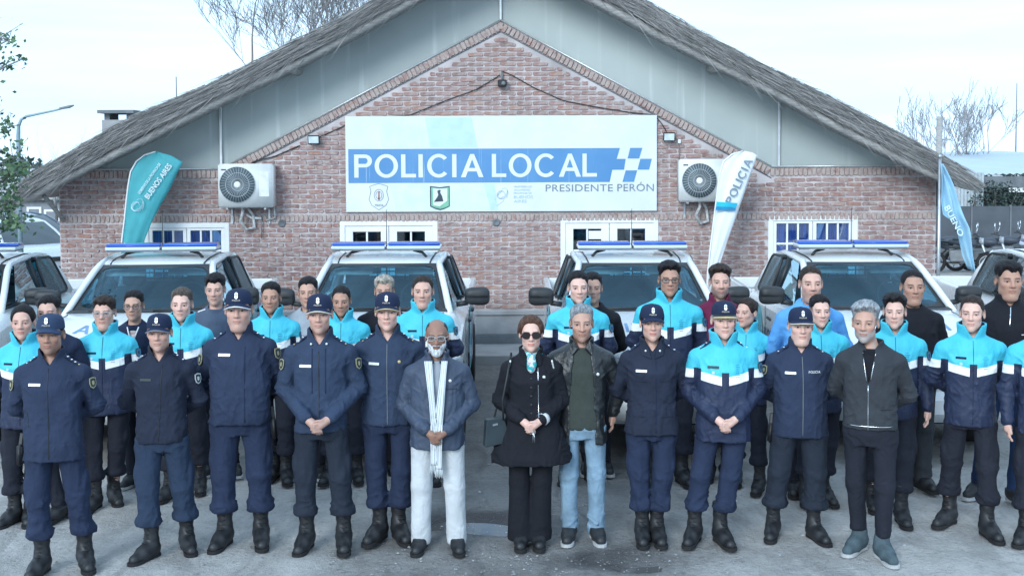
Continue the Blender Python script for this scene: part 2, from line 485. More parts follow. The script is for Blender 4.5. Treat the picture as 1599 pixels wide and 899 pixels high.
M_water = MB_('puddle_water'); M_water.color((0.10, 0.10, 0.10)); M_water.rough(0.13); M_water.set(Specular_IOR_Level=0.6)
M_water.bump(M_water.noise(14, 3), 0.10, 0.01); M_water = M_water.m

# ================================================================== ground
def ground():
    xs = np.concatenate([np.linspace(-400, -14, 14)[:-1], np.arange(-14, 14.01, 0.09), np.linspace(14, 400, 14)[1:]])
    ys = np.concatenate([np.linspace(-60, 5.5, 6)[:-1], np.arange(5.5, 17.01, 0.06), np.linspace(17, 900, 24)[1:]])
    X, Y = np.meshgrid(xs, ys, indexing='ij')
    rs = np.random.RandomState(3); Z = np.zeros_like(X)
    for k in range(26):
        a = rs.uniform(0, 6.28); f = rs.uniform(1.5, 11); ph = rs.uniform(0, 6.28, 2)
        Z += (0.012 / (1 + 0.35 * f)) * np.sin(f * (X * math.cos(a) + Y * math.sin(a)) + ph[0] + 1.5 * np.sin(0.7 * Y + ph[1]))
    inside = (np.abs(X) < 13) & (Y > 5.6) & (Y < 16)
    Z = np.where(inside, Z * 0.6, -0.004) - 0.006
    for (px, py, rx, ry) in ((752, 824, .20, .13), (985, 889, .15, .08)):
        c = G(px, py); Z -= .020 * np.exp(-(((X - c.x) / (rx * 1.1)) ** 2 + ((Y - c.y) / (ry * 1.1)) ** 2))
    Z = np.where(inside, np.maximum(Z, -0.04), Z)
    V = np.stack([X, Y, Z], -1).reshape(-1, 3)
    nx, ny = X.shape; i, j = np.meshgrid(np.arange(nx - 1), np.arange(ny - 1), indexing='ij')
    Q = np.stack([i * ny + j, (i + 1) * ny + j, (i + 1) * ny + j + 1, i * ny + j + 1], -1).reshape(-1, 4)
    o = link('ground', mesh_np('ground', V, Q), M_dirt); o['kind'] = 'structure'
ground()
def puddle(px, py, rx, ry, seed):
    c = G(px, py); rs = random.Random(seed); n = 40; P = []
    for k in range(n):
        a = 2 * math.pi * k / n
        q = 1 + 0.20 * math.sin(2 * a + seed) + 0.10 * math.sin(5 * a + seed * 2.3) + rs.uniform(-.03, .03)
        P.append((c.x + 2.1 * rx * q * math.cos(a), c.y + 2.1 * ry * q * math.sin(a), -0.012))
    m = MB(); m.add(P, [tuple(range(n))]); o = m.build('puddle', M_water); o['kind'] = 'structure'
for i, a in enumerate(((752, 824, .20, .13), (985, 889, .15, .08))): puddle(*a, i + 1)
def pebbles():
    rs = np.random.RandomState(5); V, F = [], []
    ico = [(0,0,1),(0.9,0,0.2),(0.28,0.85,0.2),(-0.72,0.53,0.2),(-0.72,-0.53,0.2),(0.28,-0.85,0.2)]
    tri = [(0,1,2),(0,2,3),(0,3,4),(0,4,5),(0,5,1)]
    for k in range(6500):
        if k < 3800:
            y = 6.9 + abs(rs.normal(0, 0.9)); x = rs.normal(0.3, 2.2)
        else: x, y = rs.uniform(-7, 7), rs.uniform(6.6, 15)
        r = rs.choice([0.004, 0.006, 0.010, 0.017], p=[.5, .34, .14, .02]); a = rs.uniform(0, 6.28)
        s = rs.uniform(0.6, 1.4, 3); b = len(V)
        for q in ico:
            u, v = q[0] * s[0], q[1] * s[1]
            V.append((x + r * (u * math.cos(a) - v * math.sin(a)), y + r * (u * math.sin(a) + v * math.cos(a)), 0.002 + r * (q[2] * 0.75 * s[2])))
        F += [tuple(b + i for i in t) for t in tri]
    m = pm('pebble', (0.34, 0.34, 0.34), 0.9, var=0.4, vs=3)
    o = link('gravel', mesh_np('gravel', V, F, smooth=False), m); o['kind'] = 'stuff'
    tag(o, 'loose pale gravel scattered over the trodden dirt yard', 'gravel')
pebbles()

# ================================================================== the police station
YF = 17.26
def FX(px): return W(px, 300, YF).x
def FZ(py, px=783): return W(px, py, YF).z
station = empty('police_station', (0, YF, 0))
tag(station, 'brick police station with thatched gable roof and grey gable panels behind the pickups', 'building')
def sp(name, mb, mat, parent=station, **k):
    o = mb.build(name, mat, parent, **k); return o
def T(x, dy, z): return (x, dy, z)          # station-local: y measured from the facade plane
XL, XR = FX(92), FX(1462)
XA = FX(783)
Z_PL = FZ(482)             # brick starts above the cement plinth
Z_WT = FZ(263)             # top of horizontal soldier course
XSL, XSR = FX(346), FX(1204)
Z_AP = FZ(33)
Z_S2T, Z_S2B = FZ(333), FZ(346)
def top_at(x):
    if x < XSL or x > XSR: return Z_WT
    return Z_WT + (Z_AP - Z_WT) * ((x - XSL) / (XA - XSL) if x < XA else (XSR - x) / (XSR - XA))
# window openings (x0,x1,z0,z1)
OPEN = [(FX(223), FX(357), 0.95, FZ(346)), (FX(530), FX(683), 0.14, FZ(344)), (FX(875), FX(1028), 0.14, FZ(341)), (FX(1200), FX(1340), 0.95, FZ(339))]
SIGN = (FX(541), FX(1025), FZ(330), FZ(181))
def wall_front():
    # mortar wall as cells between openings
    m = MB()
    xs = sorted([XL, XR, XSL, XSR, XA] + [q for o in OPEN for q in o[:2]])
    for a, b in zip(xs[:-1], xs[1:]):
        mid = (a + b) / 2; zs = [(0.0, None)]
        for o in OPEN:
            if o[0] - 1e-4 <= mid <= o[1] + 1e-4: zs = [(0.0, o[2]), (o[3], None)]
        for z0, z1 in zs:
            if z1 is not None:
                if z1 > z0: m.box((a, 0, z0), (b, 0.22, z1))
            else:
                ta, tb = top_at(a + 1e-4), top_at(b - 1e-4)
                V = [(a,0,z0),(b,0,z0),(b,0,tb),(a,0,ta),(a,.22,z0),(b,.22,z0),(b,.22,tb),(a,.22,ta)]
                m.add(V, [(0,1,2,3),(7,6,5,4),(0,4,5,1),(1,5,6,2),(2,6,7,3),(3,7,4,0)])
    return sp('wall', m, M_mortar)
wall = wall_front()
# side and rear walls, and the plain gable panels behind
m = MB(); m.box((XL, 0.23, 0), (XL + .22, 11, Z_WT)); m.box((XR - .22, 0.23, 0), (XR, 11, Z_WT)); m.box((XL, 11, 0), (XR, 11.2, Z_WT))
sp('side_wall', m, M_brick)
BW, BH = 0.2365, 0.0712
def brick_verts(w, h, d, rs, rough=0.006):
    j = lambda s=rough: rs.uniform(-s, s)
    c = 0.012
    out = [(-w/2+c, -h/2), (0, -h/2 + j()), (w/2-c, -h/2), (w/2, -h/2+c), (w/2 , h/2-c), (w/2-c, h/2), (0, h/2 + j()), (-w/2+c, h/2), (-w/2, h/2-c), (-w/2, -h/2+c)]
    out = [(x + j(), z + j()) for x, z in out]
    n = len(out)
    V = [(x, 0.005, z) for x, z in out] + [(x * 0.96, -d + j(0.003), z * 0.86) for x, z in out]
    F = [tuple(range(2 * n - 1, n - 1, -1))] + [(i, (i + 1) % n, n + (i + 1) % n, n + i) for i in range(n)]
    return V, F
def place_bricks():
    rs = random.Random(21); L = []
    z = Z_PL + BH / 2; row = 0
    while z < Z_AP - 0.15:
        off = (row % 2) * BW / 2; row += 1
        if Z_S2B - 0.01 < z < Z_S2T + 0.03: z += BH; continue
        n = int((XR - XL) / BW) + 2
        for k in range(n):
            a = XL + off - BW / 2 + k * BW; b = a + BW
            a = max(a, XL + 0.004); b = min(b, XR - 0.004)
            if b - a < 0.05: continue
            mid = (a + b) / 2
            segs = [(a, b)]
            for o in OPEN:
                if o[2] - 0.02 < z < o[3] + 0.03:
                    ns = []
                    for (u, v) in segs:
                        if v <= o[0] or u >= o[1]: ns.append((u, v)); continue
                        if u < o[0] - 0.05: ns.append((u, o[0]))
                        if v > o[1] + 0.05: ns.append((o[1], v))
                    segs = ns
            for u, v in segs:
                t = min(top_at(u), top_at(v))
                lim = t - (0.175 if XSL < (u + v) / 2 < XSR else 0.15)
                # trim bricks that would run under the raking course
                if z + BH / 2 > lim:
                    if XSL < u and v < XSR:
                        while v - u > 0.06 and z + BH / 2 > min(top_at(u), top_at(v)) - 0.175:
                            if u < XA: u += 0.03
                            else: v -= 0.03
                        if v - u <= 0.06: continue
                    else: continue
                if SIGN[0] + .1 < u and v < SIGN[1] - .1 and SIGN[2] + .05 < z < SIGN[3] - .05: continue
                L.append(((u + v) / 2, z + rs.uniform(-.004, .004), v - u - 0.016, BH - 0.017))
        z += BH
    # which can be seen whole: above the trucks or in the gap in the middle
    def vis(b):
        px = 799.5 + b[0] * 106
        py = 250 + (HC - b[1]) * 106
        ok = py < 372 or 745 < px < 838
        if 190 < px < 285 and py > 240: ok = False
        return (0 if ok else 1, 0 if b[2] > 0.2 else 1, abs(px - 783) + 0.4 * abs(py - 330))
    L.sort(key=vis)
    var = []
    for k in range(10):
        V, F = brick_verts(BW - 0.016, BH - 0.017, 0.016, rs)
        me = bpy.data.meshes.new('brick'); me.from_pydata(V, [], F); me.update(); me.materials.append(M_brick)
        a = me.attributes.new('rb', 'FLOAT', 'POINT'); a.data.foreach_set('value', [k * 0.137] * len(V)); var.append(me)
    for x, z, w, h in L[:300]:
        o = bpy.data.objects.new('brick', rs.choice(var)); COL.objects.link(o); o.parent = wall
        o.location = (x, rs.uniform(-.003, .004), z); o.rotation_euler = (0, rs.uniform(-.02, .02), 0); o.scale = (w / (BW - 0.016), 1, 1)
    VV, FF, RB = [], [], []
    def more(x, z, w, h, d=0.016, ang=0.0, y=0.0):
        V, F = brick_verts(w, h, d, rs); o = len(VV); c, s = math.cos(ang), math.sin(ang)
        for q in V: VV.append((x + q[0] * c - q[2] * s, y + q[1], z + q[0] * s + q[2] * c))
        for f in F: FF.append([o + i for i in f])
        RB.extend([rs.random()] * len(V))
    for x, z, w, h in L[300:]: more(x, z, w, h, y=rs.uniform(-.003, .004))
    me = bpy.data.meshes.new('brickwork'); me.from_pydata(VV, [], FF); me.update()
    a = me.attributes.new('rb', 'FLOAT', 'POINT'); a.data.foreach_set('value', RB)
    o = link('brickwork', me, M_brick, wall); o['kind'] = 'stuff'
    # soldier courses: two level ones, and the raking one along the gable
    VV.clear(); FF.clear(); RB.clear()
    st = 0.068
    k = XL + st / 2
    while k < XR:
        if not False: more(k, (Z_S2T + Z_S2B) / 2, st - 0.012, Z_S2T - Z_S2B - 0.012, 0.018)
        if k < XSL or k > XSR: more(k, Z_WT - 0.068, st - 0.012, 0.125, 0.022)
        k += st
    for x0, x1, sg in ((XSL, XA, 1), (XA, XSR, -1)):
        L0 = math.hypot(x1 - x0, Z_AP - Z_WT); ang = math.atan2(Z_AP - Z_WT, (XA - XSL)) * sg
        n = int(L0 / st)
        for i in range(n):
            t = (i + .5) / n; x = x0 + (x1 - x0) * t; zz = (Z_WT + (Z_AP - Z_WT) * t) if sg > 0 else (Z_AP + (Z_WT - Z_AP) * t)
            more(x + math.sin(ang) * .068, zz - math.cos(ang) * .068, st - 0.012, 0.125, 0.03, ang)
    me = bpy.data.meshes.new('soldier_course'); me.from_pydata(VV, [], FF); me.update()
    a = me.attributes.new('rb', 'FLOAT', 'POINT'); a.data.foreach_set('value', RB)
    o = link('soldier_course', me, M_brick_pale, wall); o['kind'] = 'stuff'
place_bricks()
# thin metal flashing along the top of the brick gable
m = MB()
for a, b in (((XL, Z_WT), (XSL, Z_WT)), ((XSL, Z_WT), (XA, Z_AP)), ((XA, Z_AP), (XSR, Z_WT)), ((XSR, Z_WT), (XR, Z_WT))):
    m.tube([(a[0], -.03, a[1] + .012), (b[0], -.03, b[1] + .012)], 0.011, 6)
sp('flashing', m, M_trim)
m = MB(); m.tube([(XA - .0, -.012, Z_AP - .155), (XSL, -.012, Z_WT - .155)], .006, 5); m.tube([(XA, -.012, Z_AP - .155), (XSR, -.012, Z_WT - .155)], .006, 5)
sp('joint_line', m, M_cement_dk)
# plinth
for a, b in zip([XL] + [o[1] for o in OPEN[1:3]], [o[0] for o in OPEN[1:3]] + [XR]):
    m = MB(); m.box((a, -0.05, 0.26), (b, -0.001, Z_PL - 0.02)); m.box((a, -.075, Z_PL - .085), (b, -0.0515, Z_PL - 0.02))
    sp('plinth', m, M_cement, bevel=0.006)
    m = MB(); m.box((a, -0.06, 0.10), (b, -0.002, 0.258)); sp('plinth_base', m, M_cement_dk, bevel=0.005)
m = MB(); m.box((XL - .8, YF - 1.08, -0.05), (XR + .8, YF + 0.1, 0.12)); o = m.build('pavement', M_slab, bevel=0.01); o['kind'] = 'structure'
# ---- gable panels (three seams) and roof
YRF = YF - 0.75             # front edge of the thatch
L_TOP = [(14, 316), (35, 285), (60, 266), (120, 232), (180, 198), (260, 160), (330, 130), (390, 102), (470, 60), (540, 26), (600, -8)]
L_BOT = [(20, 322), (60, 303), (100, 282), (180, 243), (260, 203), (345, 160), (450, 110), (540, 62), (620, 18), (660, -6)]
R_TOP = [(1536, 287), (1510, 268), (1480, 250), (1420, 218), (1350, 180), (1290, 150), (1220, 116), (1160, 86), (1100, 54), (1060, 32), (985, -12)]
R_BOT = [(1530, 296), (1500, 291), (1455, 275), (1390, 243), (1300, 197), (1215, 150), (1115, 101), (1020, 53), (925, 2), (905, -8)]
def wp(L, Y): return [W(a, b, Y) for a, b in L]
def resample(P, n):
    d = [0]
    for a, b in zip(P[:-1], P[1:]): d.append(d[-1] + (b - a).length)
    out = []
    for k in range(n):
        t = d[-1] * k / (n - 1); i = max(0, min(len(P) - 2, int(np.searchsorted(d, t)) - 1))
        u = (t - d[i]) / max(1e-6, d[i + 1] - d[i]); out.append(P[i].lerp(P[i + 1], u))
    return out
apx_top = W(783, -98, YRF); apx_bot = W(783, -68, YRF)
def panel_top(x):
    # underside of roof at the facade, sampled from the lower edge
    P = [(p.x, p.z) for p in wp(L_BOT, YF + .1)] + [(XA, W(783, -70, YF + .1).z)] + [(p.x, p.z) for p in wp(R_BOT, YF + .1)][::-1]
    return float(np.interp(x, [q[0] for q in P], [q[1] for q in P])) + 0.25
def gable_panels():
    xs = [XL, FX(346), XA, FX(1216), XR]
    for a, b in zip(xs[:-1], xs[1:]):
        cuts = np.linspace(a + 0.012, b - 0.012, 14); m = MB()
        top = [(x, 0.075, panel_top(x)) for x in cuts]; bot = [(x, 0.075, Z_WT - .3 if True else 0) for x in cuts]
        m.grid([bot, top]); o = sp('gable_panel', m, M_panel)
        md = o.modifiers.new('thick', 'SOLIDIFY'); md.thickness = 0.03; md.offset = -1
    for x in xs[1:-1]:
        m = MB(); m.box((x - .018, -.005, (Z_WT if abs(x - XA) > 1 else Z_AP)), (x + .018, .028, panel_top(x) - .25)); sp('cover_strip', m, M_trim, bevel=.004)
# the wall top stops the panel: shift panel just in front of wall back plane
gable_panels()
def roof():
    rs = random.Random(4)
    N = 90
    for side, (TP, BT) in enumerate(((L_TOP, L_BOT), (R_TOP, R_BOT))):
        top = resample([p for p in wp(TP, YRF)] + [apx_top], N); bot = resample([p for p in wp(BT, YRF)] + [apx_bot], N)
        m = MB(); m.smooth = True
        rows = []
        for i in range(N):
            t, b = top[i], bot[i]
            q = lambda s: s * rs.uniform(-1, 1)
            prof = []
            for u in (0.30, 0.42, 0.55, 0.7, 0.88, 1.0):
                p = b.lerp(t, u); p = p + Vector((q(.02), -0.05 * math.sin(u * 3.1) + q(.03), q(.018))); prof.append(p)
            for dy in (0.12, .5, 1.2, 2.5, 5, 9, 12.5): prof.append(t + Vector((0, dy, q(.02) + min(.06, dy * .15))))
            prof = [b + Vector((0, 12.5, 0.08)), b + Vector((0, .5, .08)), b.lerp(t, .24) + Vector((0, .06, 0))] + prof
            rows.append([p - Vector((0, YF, 0)) for p in prof])
        m.grid(rows)
        sp('thatch_roof', m, M_thatch)
        # loose straw over the verge
        V, F, LR = [], [], []
        for k in range(9500):
            t = 5 + rs.random() * (N - 7); i = int(t)
            u = rs.random(); p = bot[i].lerp(top[i], u * 0.72 + .27) + Vector((0, rs.uniform(-.09, .02), rs.uniform(-.02, .03)))
            d = (top[max(0, i - 1)] - top[i + 1]).normalized()
            if rs.random() < 0.022: d = (d + Vector((0, -.25, -rs.uniform(.3, 1.0)))).normalized(); stray = 1.5
            else: stray = 1.0; d = (d + Vector((rs.gauss(0, .06), rs.gauss(-.05, .08), rs.gauss(0, .08)))).normalized()
            Ln = rs.uniform(.12, .5) * stray; w = rs.uniform(.002, .0065); LR += [rs.random() ** 1.5] * 4
            e = p + d * Ln - Vector((0, 0.02, 0.05 * Ln))
            nrm = Vector((-d.z, 0, d.x)) * w
            b0 = len(V); V += [p + nrm, p - nrm, p + Vector((0, -w * 1.5, 0)), e]
            F += [(b0, b0 + 2, b0 + 3), (b0 + 2, b0 + 1, b0 + 3)]
        V = [v - Vector((0, YF, 0)) for v in V]
        o = link('loose_straw', mesh_np('loose_straw', [tuple(v) for v in V], F, smooth=False, attrs={'lr': ('FLOAT', LR)}), M_straw, station); o['kind'] = 'stuff'
        # fascia pole following the verge, thatch ends over it
        m = MB(); pts = resample([p - Vector((0, YF, 0)) for p in wp(BT, YRF + .03)] + [apx_bot - Vector((0, YF, 0))], 40)
        m.tube([p + Vector((0, rs.uniform(-.01, .01), .03)) for p in pts], 0.062, 8); sp('verge_pole', m, M_wood)
        # soffit boards between verge and wall
        m = MB(); a = [p - Vector((0, YF, 0)) + Vector((0, 0, .05)) for p in resample(wp(BT, YRF + .03) + [apx_bot], 30)]
        m.grid([a, [p + Vector((0, .95, 0)) for p in a]]); o = sp('soffit', m, M_wood)
        # purlin ends
        for px, py in (((456, 107), (25, 305)), ((1119, 104), (1500, 283)))[side]:
            p = W(px, py, YF - .45); m = MB(); m.tube([(p.x, -.62, p.z), (p.x, .1, p.z)], .072, 12); sp('purlin', m, M_wood, bevel=.006)
        # brace under the eave
        a, b = (((68, 305), (99, 343)), ((1487, 285), (1466, 325)))[side]
        m = MB(); A, B = W(*a, YF - .3), W(*b, YF - .05); m.tube([A - Vector((0, YF, 0)), B - Vector((0, YF, 0))], .035, 8); sp('eave_brace', m, M_wood)
roof()
# ---- windows and doors
def window(o, kind):
    x0, x1, z0, z1 = o; fr = MB(); t = 0.075; y = -0.012; d = 0.10
    fr.box((x0, y, z1 - t), (x1, y + d, z1)); fr.box((x0, y, z0), (x1, y + d, z0 + t))
    fr.box((x0, y, z0 + t), (x0 + t, y + d, z1 - t)); fr.box((x1 - t, y, z0 + t), (x1, y + d, z1 - t))
    f = sp('window' if kind == 'win' else 'double_door', fr, M_white, bevel=.006)
    xm = (x0 + x1) / 2
    for a, b in ((x0 + t, xm - .004), (xm + .004, x1 - t)):
        s = MB(); r = 0.05 if kind == 'win' else 0.115; yy = y + .018
        za, zb = z0 + t, z1 - t
        s.box((a, yy, zb - r * .75), (b, yy + .05, zb)); s.box((a, yy, za), (b, yy + .05, za + r)); s.box((a, yy, za + r), (a + r, yy + .05, zb - r * .75)); s.box((b - r, yy, za + r), (b, yy + .05, zb - r * .75))
        cols = 3 if kind == 'win' else 2
        for k in range(1, cols):
            xx = a + r + (b - a - 2 * r) * k / cols; s.box((xx - .014, yy + .012, za + r), (xx + .014, yy + .042, zb - r * .75))
        zz = zb - r * .75
        while zz - .32 > za + r: zz -= .30 if kind == 'win' else .32; s.box((a + r, yy + .014, zz - .014), (b - r, yy + .04, zz + .014))
        sp('sash', s, M_white, parent=f, bevel=.004)
        g = MB(); g.box((a + r * .8, yy + .024, za + r * .8), (b - r * .8, yy + .030, zb - r * .5)); sp('pane', g, M_glass, parent=f)
        if kind == 'win':
            c = MB(); c.smooth = True; n = 60
            c.grid([[(a + .03 + (b - a - .06) * i / n, yy + .06 + .02 * math.sin(i * 1.5) + .008 * math.sin(i * .7), zq) for zq in (za + .03, zb - .03)] for i in range(n + 1)])
            sp('curtain', c, M_curtain, parent=f)
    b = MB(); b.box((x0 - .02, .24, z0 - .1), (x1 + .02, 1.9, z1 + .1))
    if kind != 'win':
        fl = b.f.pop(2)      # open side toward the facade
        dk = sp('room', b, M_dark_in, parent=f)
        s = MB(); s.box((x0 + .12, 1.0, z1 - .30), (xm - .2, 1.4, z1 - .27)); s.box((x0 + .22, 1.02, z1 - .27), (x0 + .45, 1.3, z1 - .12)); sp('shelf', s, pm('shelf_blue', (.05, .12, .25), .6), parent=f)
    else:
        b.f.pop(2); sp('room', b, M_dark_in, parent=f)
window(OPEN[0], 'win'); window(OPEN[1], 'door'); window(OPEN[2], 'door'); window(OPEN[3], 'win')
# a paper sheet taped inside the right-hand door pane
pp = MB(); a, b = FX(919), FX(940); pp.box((a, .004, FZ(374)), (b, .0065, FZ(361))); sh = pp.build('paper_notice', M_white, None); sh.location = (0, YF, 0)
tag(sh, 'white paper sheet stuck in the glass of the door right of the sign centre', 'notice')
# round vent covers in the wall
for px in (440, 775):
    m = MB(); m.lathe([(.05, 0), (.055, .012), (.04, .018), (.034, .010)], 14, Matrix.Translation((FX(px), -.012, FZ(347))) @ Matrix.Rotation(R(90), 4, 'X')); sp('vent_cap', m, M_cement_dk)

# ================================================================== sign board
def mat_sign():
    b = MB_('sign_vinyl'); x, y, z = b.xyz(); n = b.noise(2.0, 4); st = b.noise(4, 5, stretch=(6, 1, .15))
    c = b.mix(b.ramp(n, .3, .7), (.62, .66, .68), (.69, .73, .745)); c = b.mix(b.ramp(st, .62, .8) * .25, c, (.55, .57, .58)); b.color(c); b.rough(.45); return b.m
M_sign = mat_sign()
def mat_signblue():
    b = MB_('sign_blue'); st = b.noise(5, 6, .7, stretch=(7, 1, .12)); n = b.noise(1.2, 3)
    c = b.mix(b.ramp(n, .3, .7), (.085, .225, .46), (.115, .27, .50)); c = b.mix(b.ramp(st, .6, .72) * .55, c, (.50, .60, .68)); b.color(c); b.rough(.45); return b.m
M_sblue = mat_signblue()
M_sgrey = pm('sign_grey_ink', (.17, .22, .27), .5)
M_spale = pm('sign_pale_blue', (.50, .66, .75), .45, var=.06)
M_spale2 = pm('sign_paler_blue', (.62, .73, .79), .45, var=.06)
M_faint = pm('sign_faint_ink', (.42, .58, .68), .5)
M_green = pm('sign_green', (.22, .48, .33), .5); M_ink = pm('sign_dark_ink', (.04, .06, .08), .5)
YS = YF - 0.045
board = MB(); board.box((SIGN[0], -.04, SIGN[2]), (SIGN[1], -.001, SIGN[3]))
board = board.build('sign_board', M_sign, bevel=.003); board.location = (0, YF - .012, 0)
tag(board, 'long white and blue board reading POLICIA LOCAL PRESIDENTE PERÓN fixed on the brick gable', 'sign')
def glyphs(word, w=0.17):
    """plain grotesque capitals P O L I C A built from strokes, cap height 1"""
    m = MB(); x = 0.0
    def ring(cx, cz, rx, rz, a0, a1, n=26):
        V, F = [], []
        for k in range(n + 1):
            a = a0 + (a1 - a0) * k / n
            V += [(cx + rx * math.cos(a), cz + rz * math.sin(a), 0), (cx + (rx - w) * math.cos(a), cz + (rz - w * .88) * math.sin(a), 0)]
        F = [(2 * k, 2 * k + 1, 2 * k + 3, 2 * k + 2) for k in range(n)]
        m.add(V, F)
    def rect(a, b, c, d): m.add([(a, b, 0), (c, b, 0), (c, d, 0), (a, d, 0)], [(0, 1, 2, 3)])
    for ch in word:
        if ch == 'I': rect(x, 0, x + w, 1); x += w + .17
        elif ch == 'L': rect(x, 0, x + w, 1); rect(x + w, 0, x + .58, w * .9); x += .58 + .10
        elif ch == 'P':
            rect(x, 0, x + w, 1); rect(x + w, 1 - w * .9, x + .42, 1); rect(x + w, .44, x + .42, .44 + w * .9)
            ring(x + .42, .72, .28, .28, -math.pi / 2, math.pi / 2, 14); x += .70 + .10
        elif ch == 'O': ring(x + .46, .5, .46, .515, 0, 2 * math.pi); x += .92 + .12
        elif ch == 'C': ring(x + .45, .5, .45, .515, R(42), R(318)); x += .86 + .12
        elif ch == 'A':
            m.add([(x, 0, 0), (x + w * 1.1, 0, 0), (x + .52, 1, 0), (x + .37, 1, 0)], [(0, 1, 2, 3)])
            m.add([(x + .89, 0, .0004), (x + .89 - w * 1.1, 0, .0004), (x + .37, 1, .0004), (x + .52, 1, .0004)], [(1, 0, 3, 2)])
            m.add([(x + .235, .25, .0008), (x + .655, .25, .0008), (x + .655, .25 + w * .85, .0008), (x + .235, .25 + w * .85, .0008)], [(0, 1, 2, 3)]); x += .89 + .06
        else: x += .3
    return m
def SX(px): return W(px, 256, YF - .055).x
def SZ(py): return W(783, py + .0, YF - .055).z
def flat(name, pix, mat, lift, parent=board, thick=.0012):
    m = MB(); P = [(SX(a), SZ(b)) for a, b in pix]
    m.prism(P, -.04 - lift, -.04 - lift + thick); return sp(name, m, mat, parent=parent)
def txt(name, body, x0, x1, z0, z1, mat, y, parent, bold=0.0, shear=0.0, spacing=1.0, rz=0):
    """lettering fitted into a box on a wall-facing plane"""
    me = glyphs(body).mesh('lettering') if set(body) <= set('POLICA ') else text_mesh(body, 1.0, .0015, 'LEFT', bold, spacing, 1.0, shear)
    co = np.array([v.co[:] for v in me.vertices]); lo, hi = co.min(0), co.max(0)
    o = link(name, me, None, parent); 
    o.data = me.copy(); o.data.materials.clear(); o.data.materials.append(mat)
    sx = (x1 - x0) / (hi[0] - lo[0]); sz = (z1 - z0) / (hi[1] - lo[1])
    o.data.transform(Matrix.Translation((-(lo[0] + hi[0]) / 2, -(lo[1] + hi[1]) / 2, 0))); o.data.transform(Matrix.Diagonal((sx, sz, 1, 1)))
    o.rotation_euler = (R(90), 0, 0); o.location = ((x0 + x1) / 2, y, (z0 + z1) / 2)
    return o
flat('pale_field', [(590, 183), (664, 183), (672, 230), (597, 230)], M_spale2, .0015)
flat('pale_field', [(664, 183), (737, 183), (746, 230), (672, 230)], M_spale, .0015)
flat('pale_field', [(608, 287), (755, 287), (766, 328), (618, 328)], M_spale2, .0015)
flat('pale_field', [(755, 287), (772, 287), (778, 328), (766, 328)], M_spale, .0015)
flat('blue_band', [(544, 232), (968, 232), (963, 249), (977, 249), (974.5, 266), (956, 266), (952, 285), (544, 285)], M_sblue, .0030)
flat('chequer', [(984, 232), (1003, 232), (998, 248.5), (980, 248.5)], M_sblue, .0030)
flat('chequer', [(1000, 249), (1018, 249), (1013.6, 266), (995.5, 266)], M_sblue, .0030)
flat('chequer', [(977, 267), (995, 267), (990, 285), (972, 285)], M_sblue, .0030)
txt('lettering', 'POLICIA', SX(553), SX(755), SZ(277), SZ(240), M_sign, -.0445, board, bold=.012)
txt('lettering', 'LOCAL', SX(768), SX(932), SZ(277), SZ(240), M_sign, -.0445, board, bold=.012)
txt('lettering', 'PRESIDENTE', SX(852), SX(957), SZ(299.5), SZ(288.5), M_sgrey, -.0445, board, spacing=1.05); txt('lettering', 'PERÓN', SX(964), SX(1021), SZ(299.5), SZ(285), M_sgrey, -.0445, board, spacing=1.05)
def shield(cx, w, z0, z1, k=1.0):
    return [(cx, z1), (cx - w * .3, z1 - (z1 - z0) * .06), (cx - w * .46, z1 - (z1 - z0) * .10), (cx - w * .40, z1 - (z1 - z0) * .3), (cx - w * .5, z1 - (z1 - z0) * .6), (cx - w * .36, z1 - (z1 - z0) * .82), (cx, z0),
            (cx + w * .36, z1 - (z1 - z0) * .82), (cx + w * .5, z1 - (z1 - z0) * .6), (cx + w * .40, z1 - (z1 - z0) * .3), (cx + w * .46, z1 - (z1 - z0) * .10), (cx + w * .3, z1 - (z1 - z0) * .06)]
m = MB(); P = shield(SX(591), .29, SZ(327), SZ(286)); m.tube([(a, -.043, b) for a, b in P], .0035, 4, closed=True)
for k, rr in ((0, .055), (1, .085)): m.tube([(SX(591) + rr * .8 * math.cos(t), -.043, SZ(304) + rr * math.sin(t)) for t in np.linspace(0, 6.28, 20)[:-1]], .003, 4, closed=True)
sp('crest', m, M_sgrey, parent=board)
m = MB(); m.tube([(SX(591), -.0435, SZ(311)), (SX(591), -.0435, SZ(298))], .012, 5); sp('crest', m, pm('crest_red', (.35, .2, .2), .5), parent=board)
txt('lettering', 'POLICIA', SX(585), SX(598), SZ(321.5), SZ(318), M_sgrey, -.0445, board)
m = MB(); m.prism([(SX(671), SZ(290)), (SX(686.5), SZ(292)), (SX(702), SZ(290)), (SX(702), SZ(322)), (SX(694), SZ(326)), (SX(687), SZ(328)), (SX(679), SZ(326)), (SX(671), SZ(322))][::-1], -.0425, -.0405); sp('crest', m, M_ink, parent=board)
m = MB(); m.prism([(SX(673), SZ(292)), (SX(686.5), SZ(294)), (SX(700.5), SZ(292)), (SX(700.5), SZ(321)), (SX(694), SZ(324)), (SX(687), SZ(326)), (SX(679), SZ(324)), (SX(673), SZ(321))][::-1], -.0437, -.0417); sp('crest', m, M_green, parent=board)
m = MB(); m.prism([(SX(676), SZ(294)), (SX(698), SZ(294)), (SX(698), SZ(313)), (SX(686), SZ(322)), (SX(676), SZ(320))][::-1], -.0449, -.0429); sp('crest', m, M_sign, parent=board)
m = MB(); m.prism([(SX(677), SZ(315)), (SX(682), SZ(308)), (SX(684), SZ(304)), (SX(682.5), SZ(298)), (SX(685), SZ(296)), (SX(688), SZ(296.5)), (SX(687), SZ(300)), (SX(690), SZ(306)), (SX(692), SZ(314))][::-1], -.0462, -.0442); sp('crest', m, M_ink, parent=board)
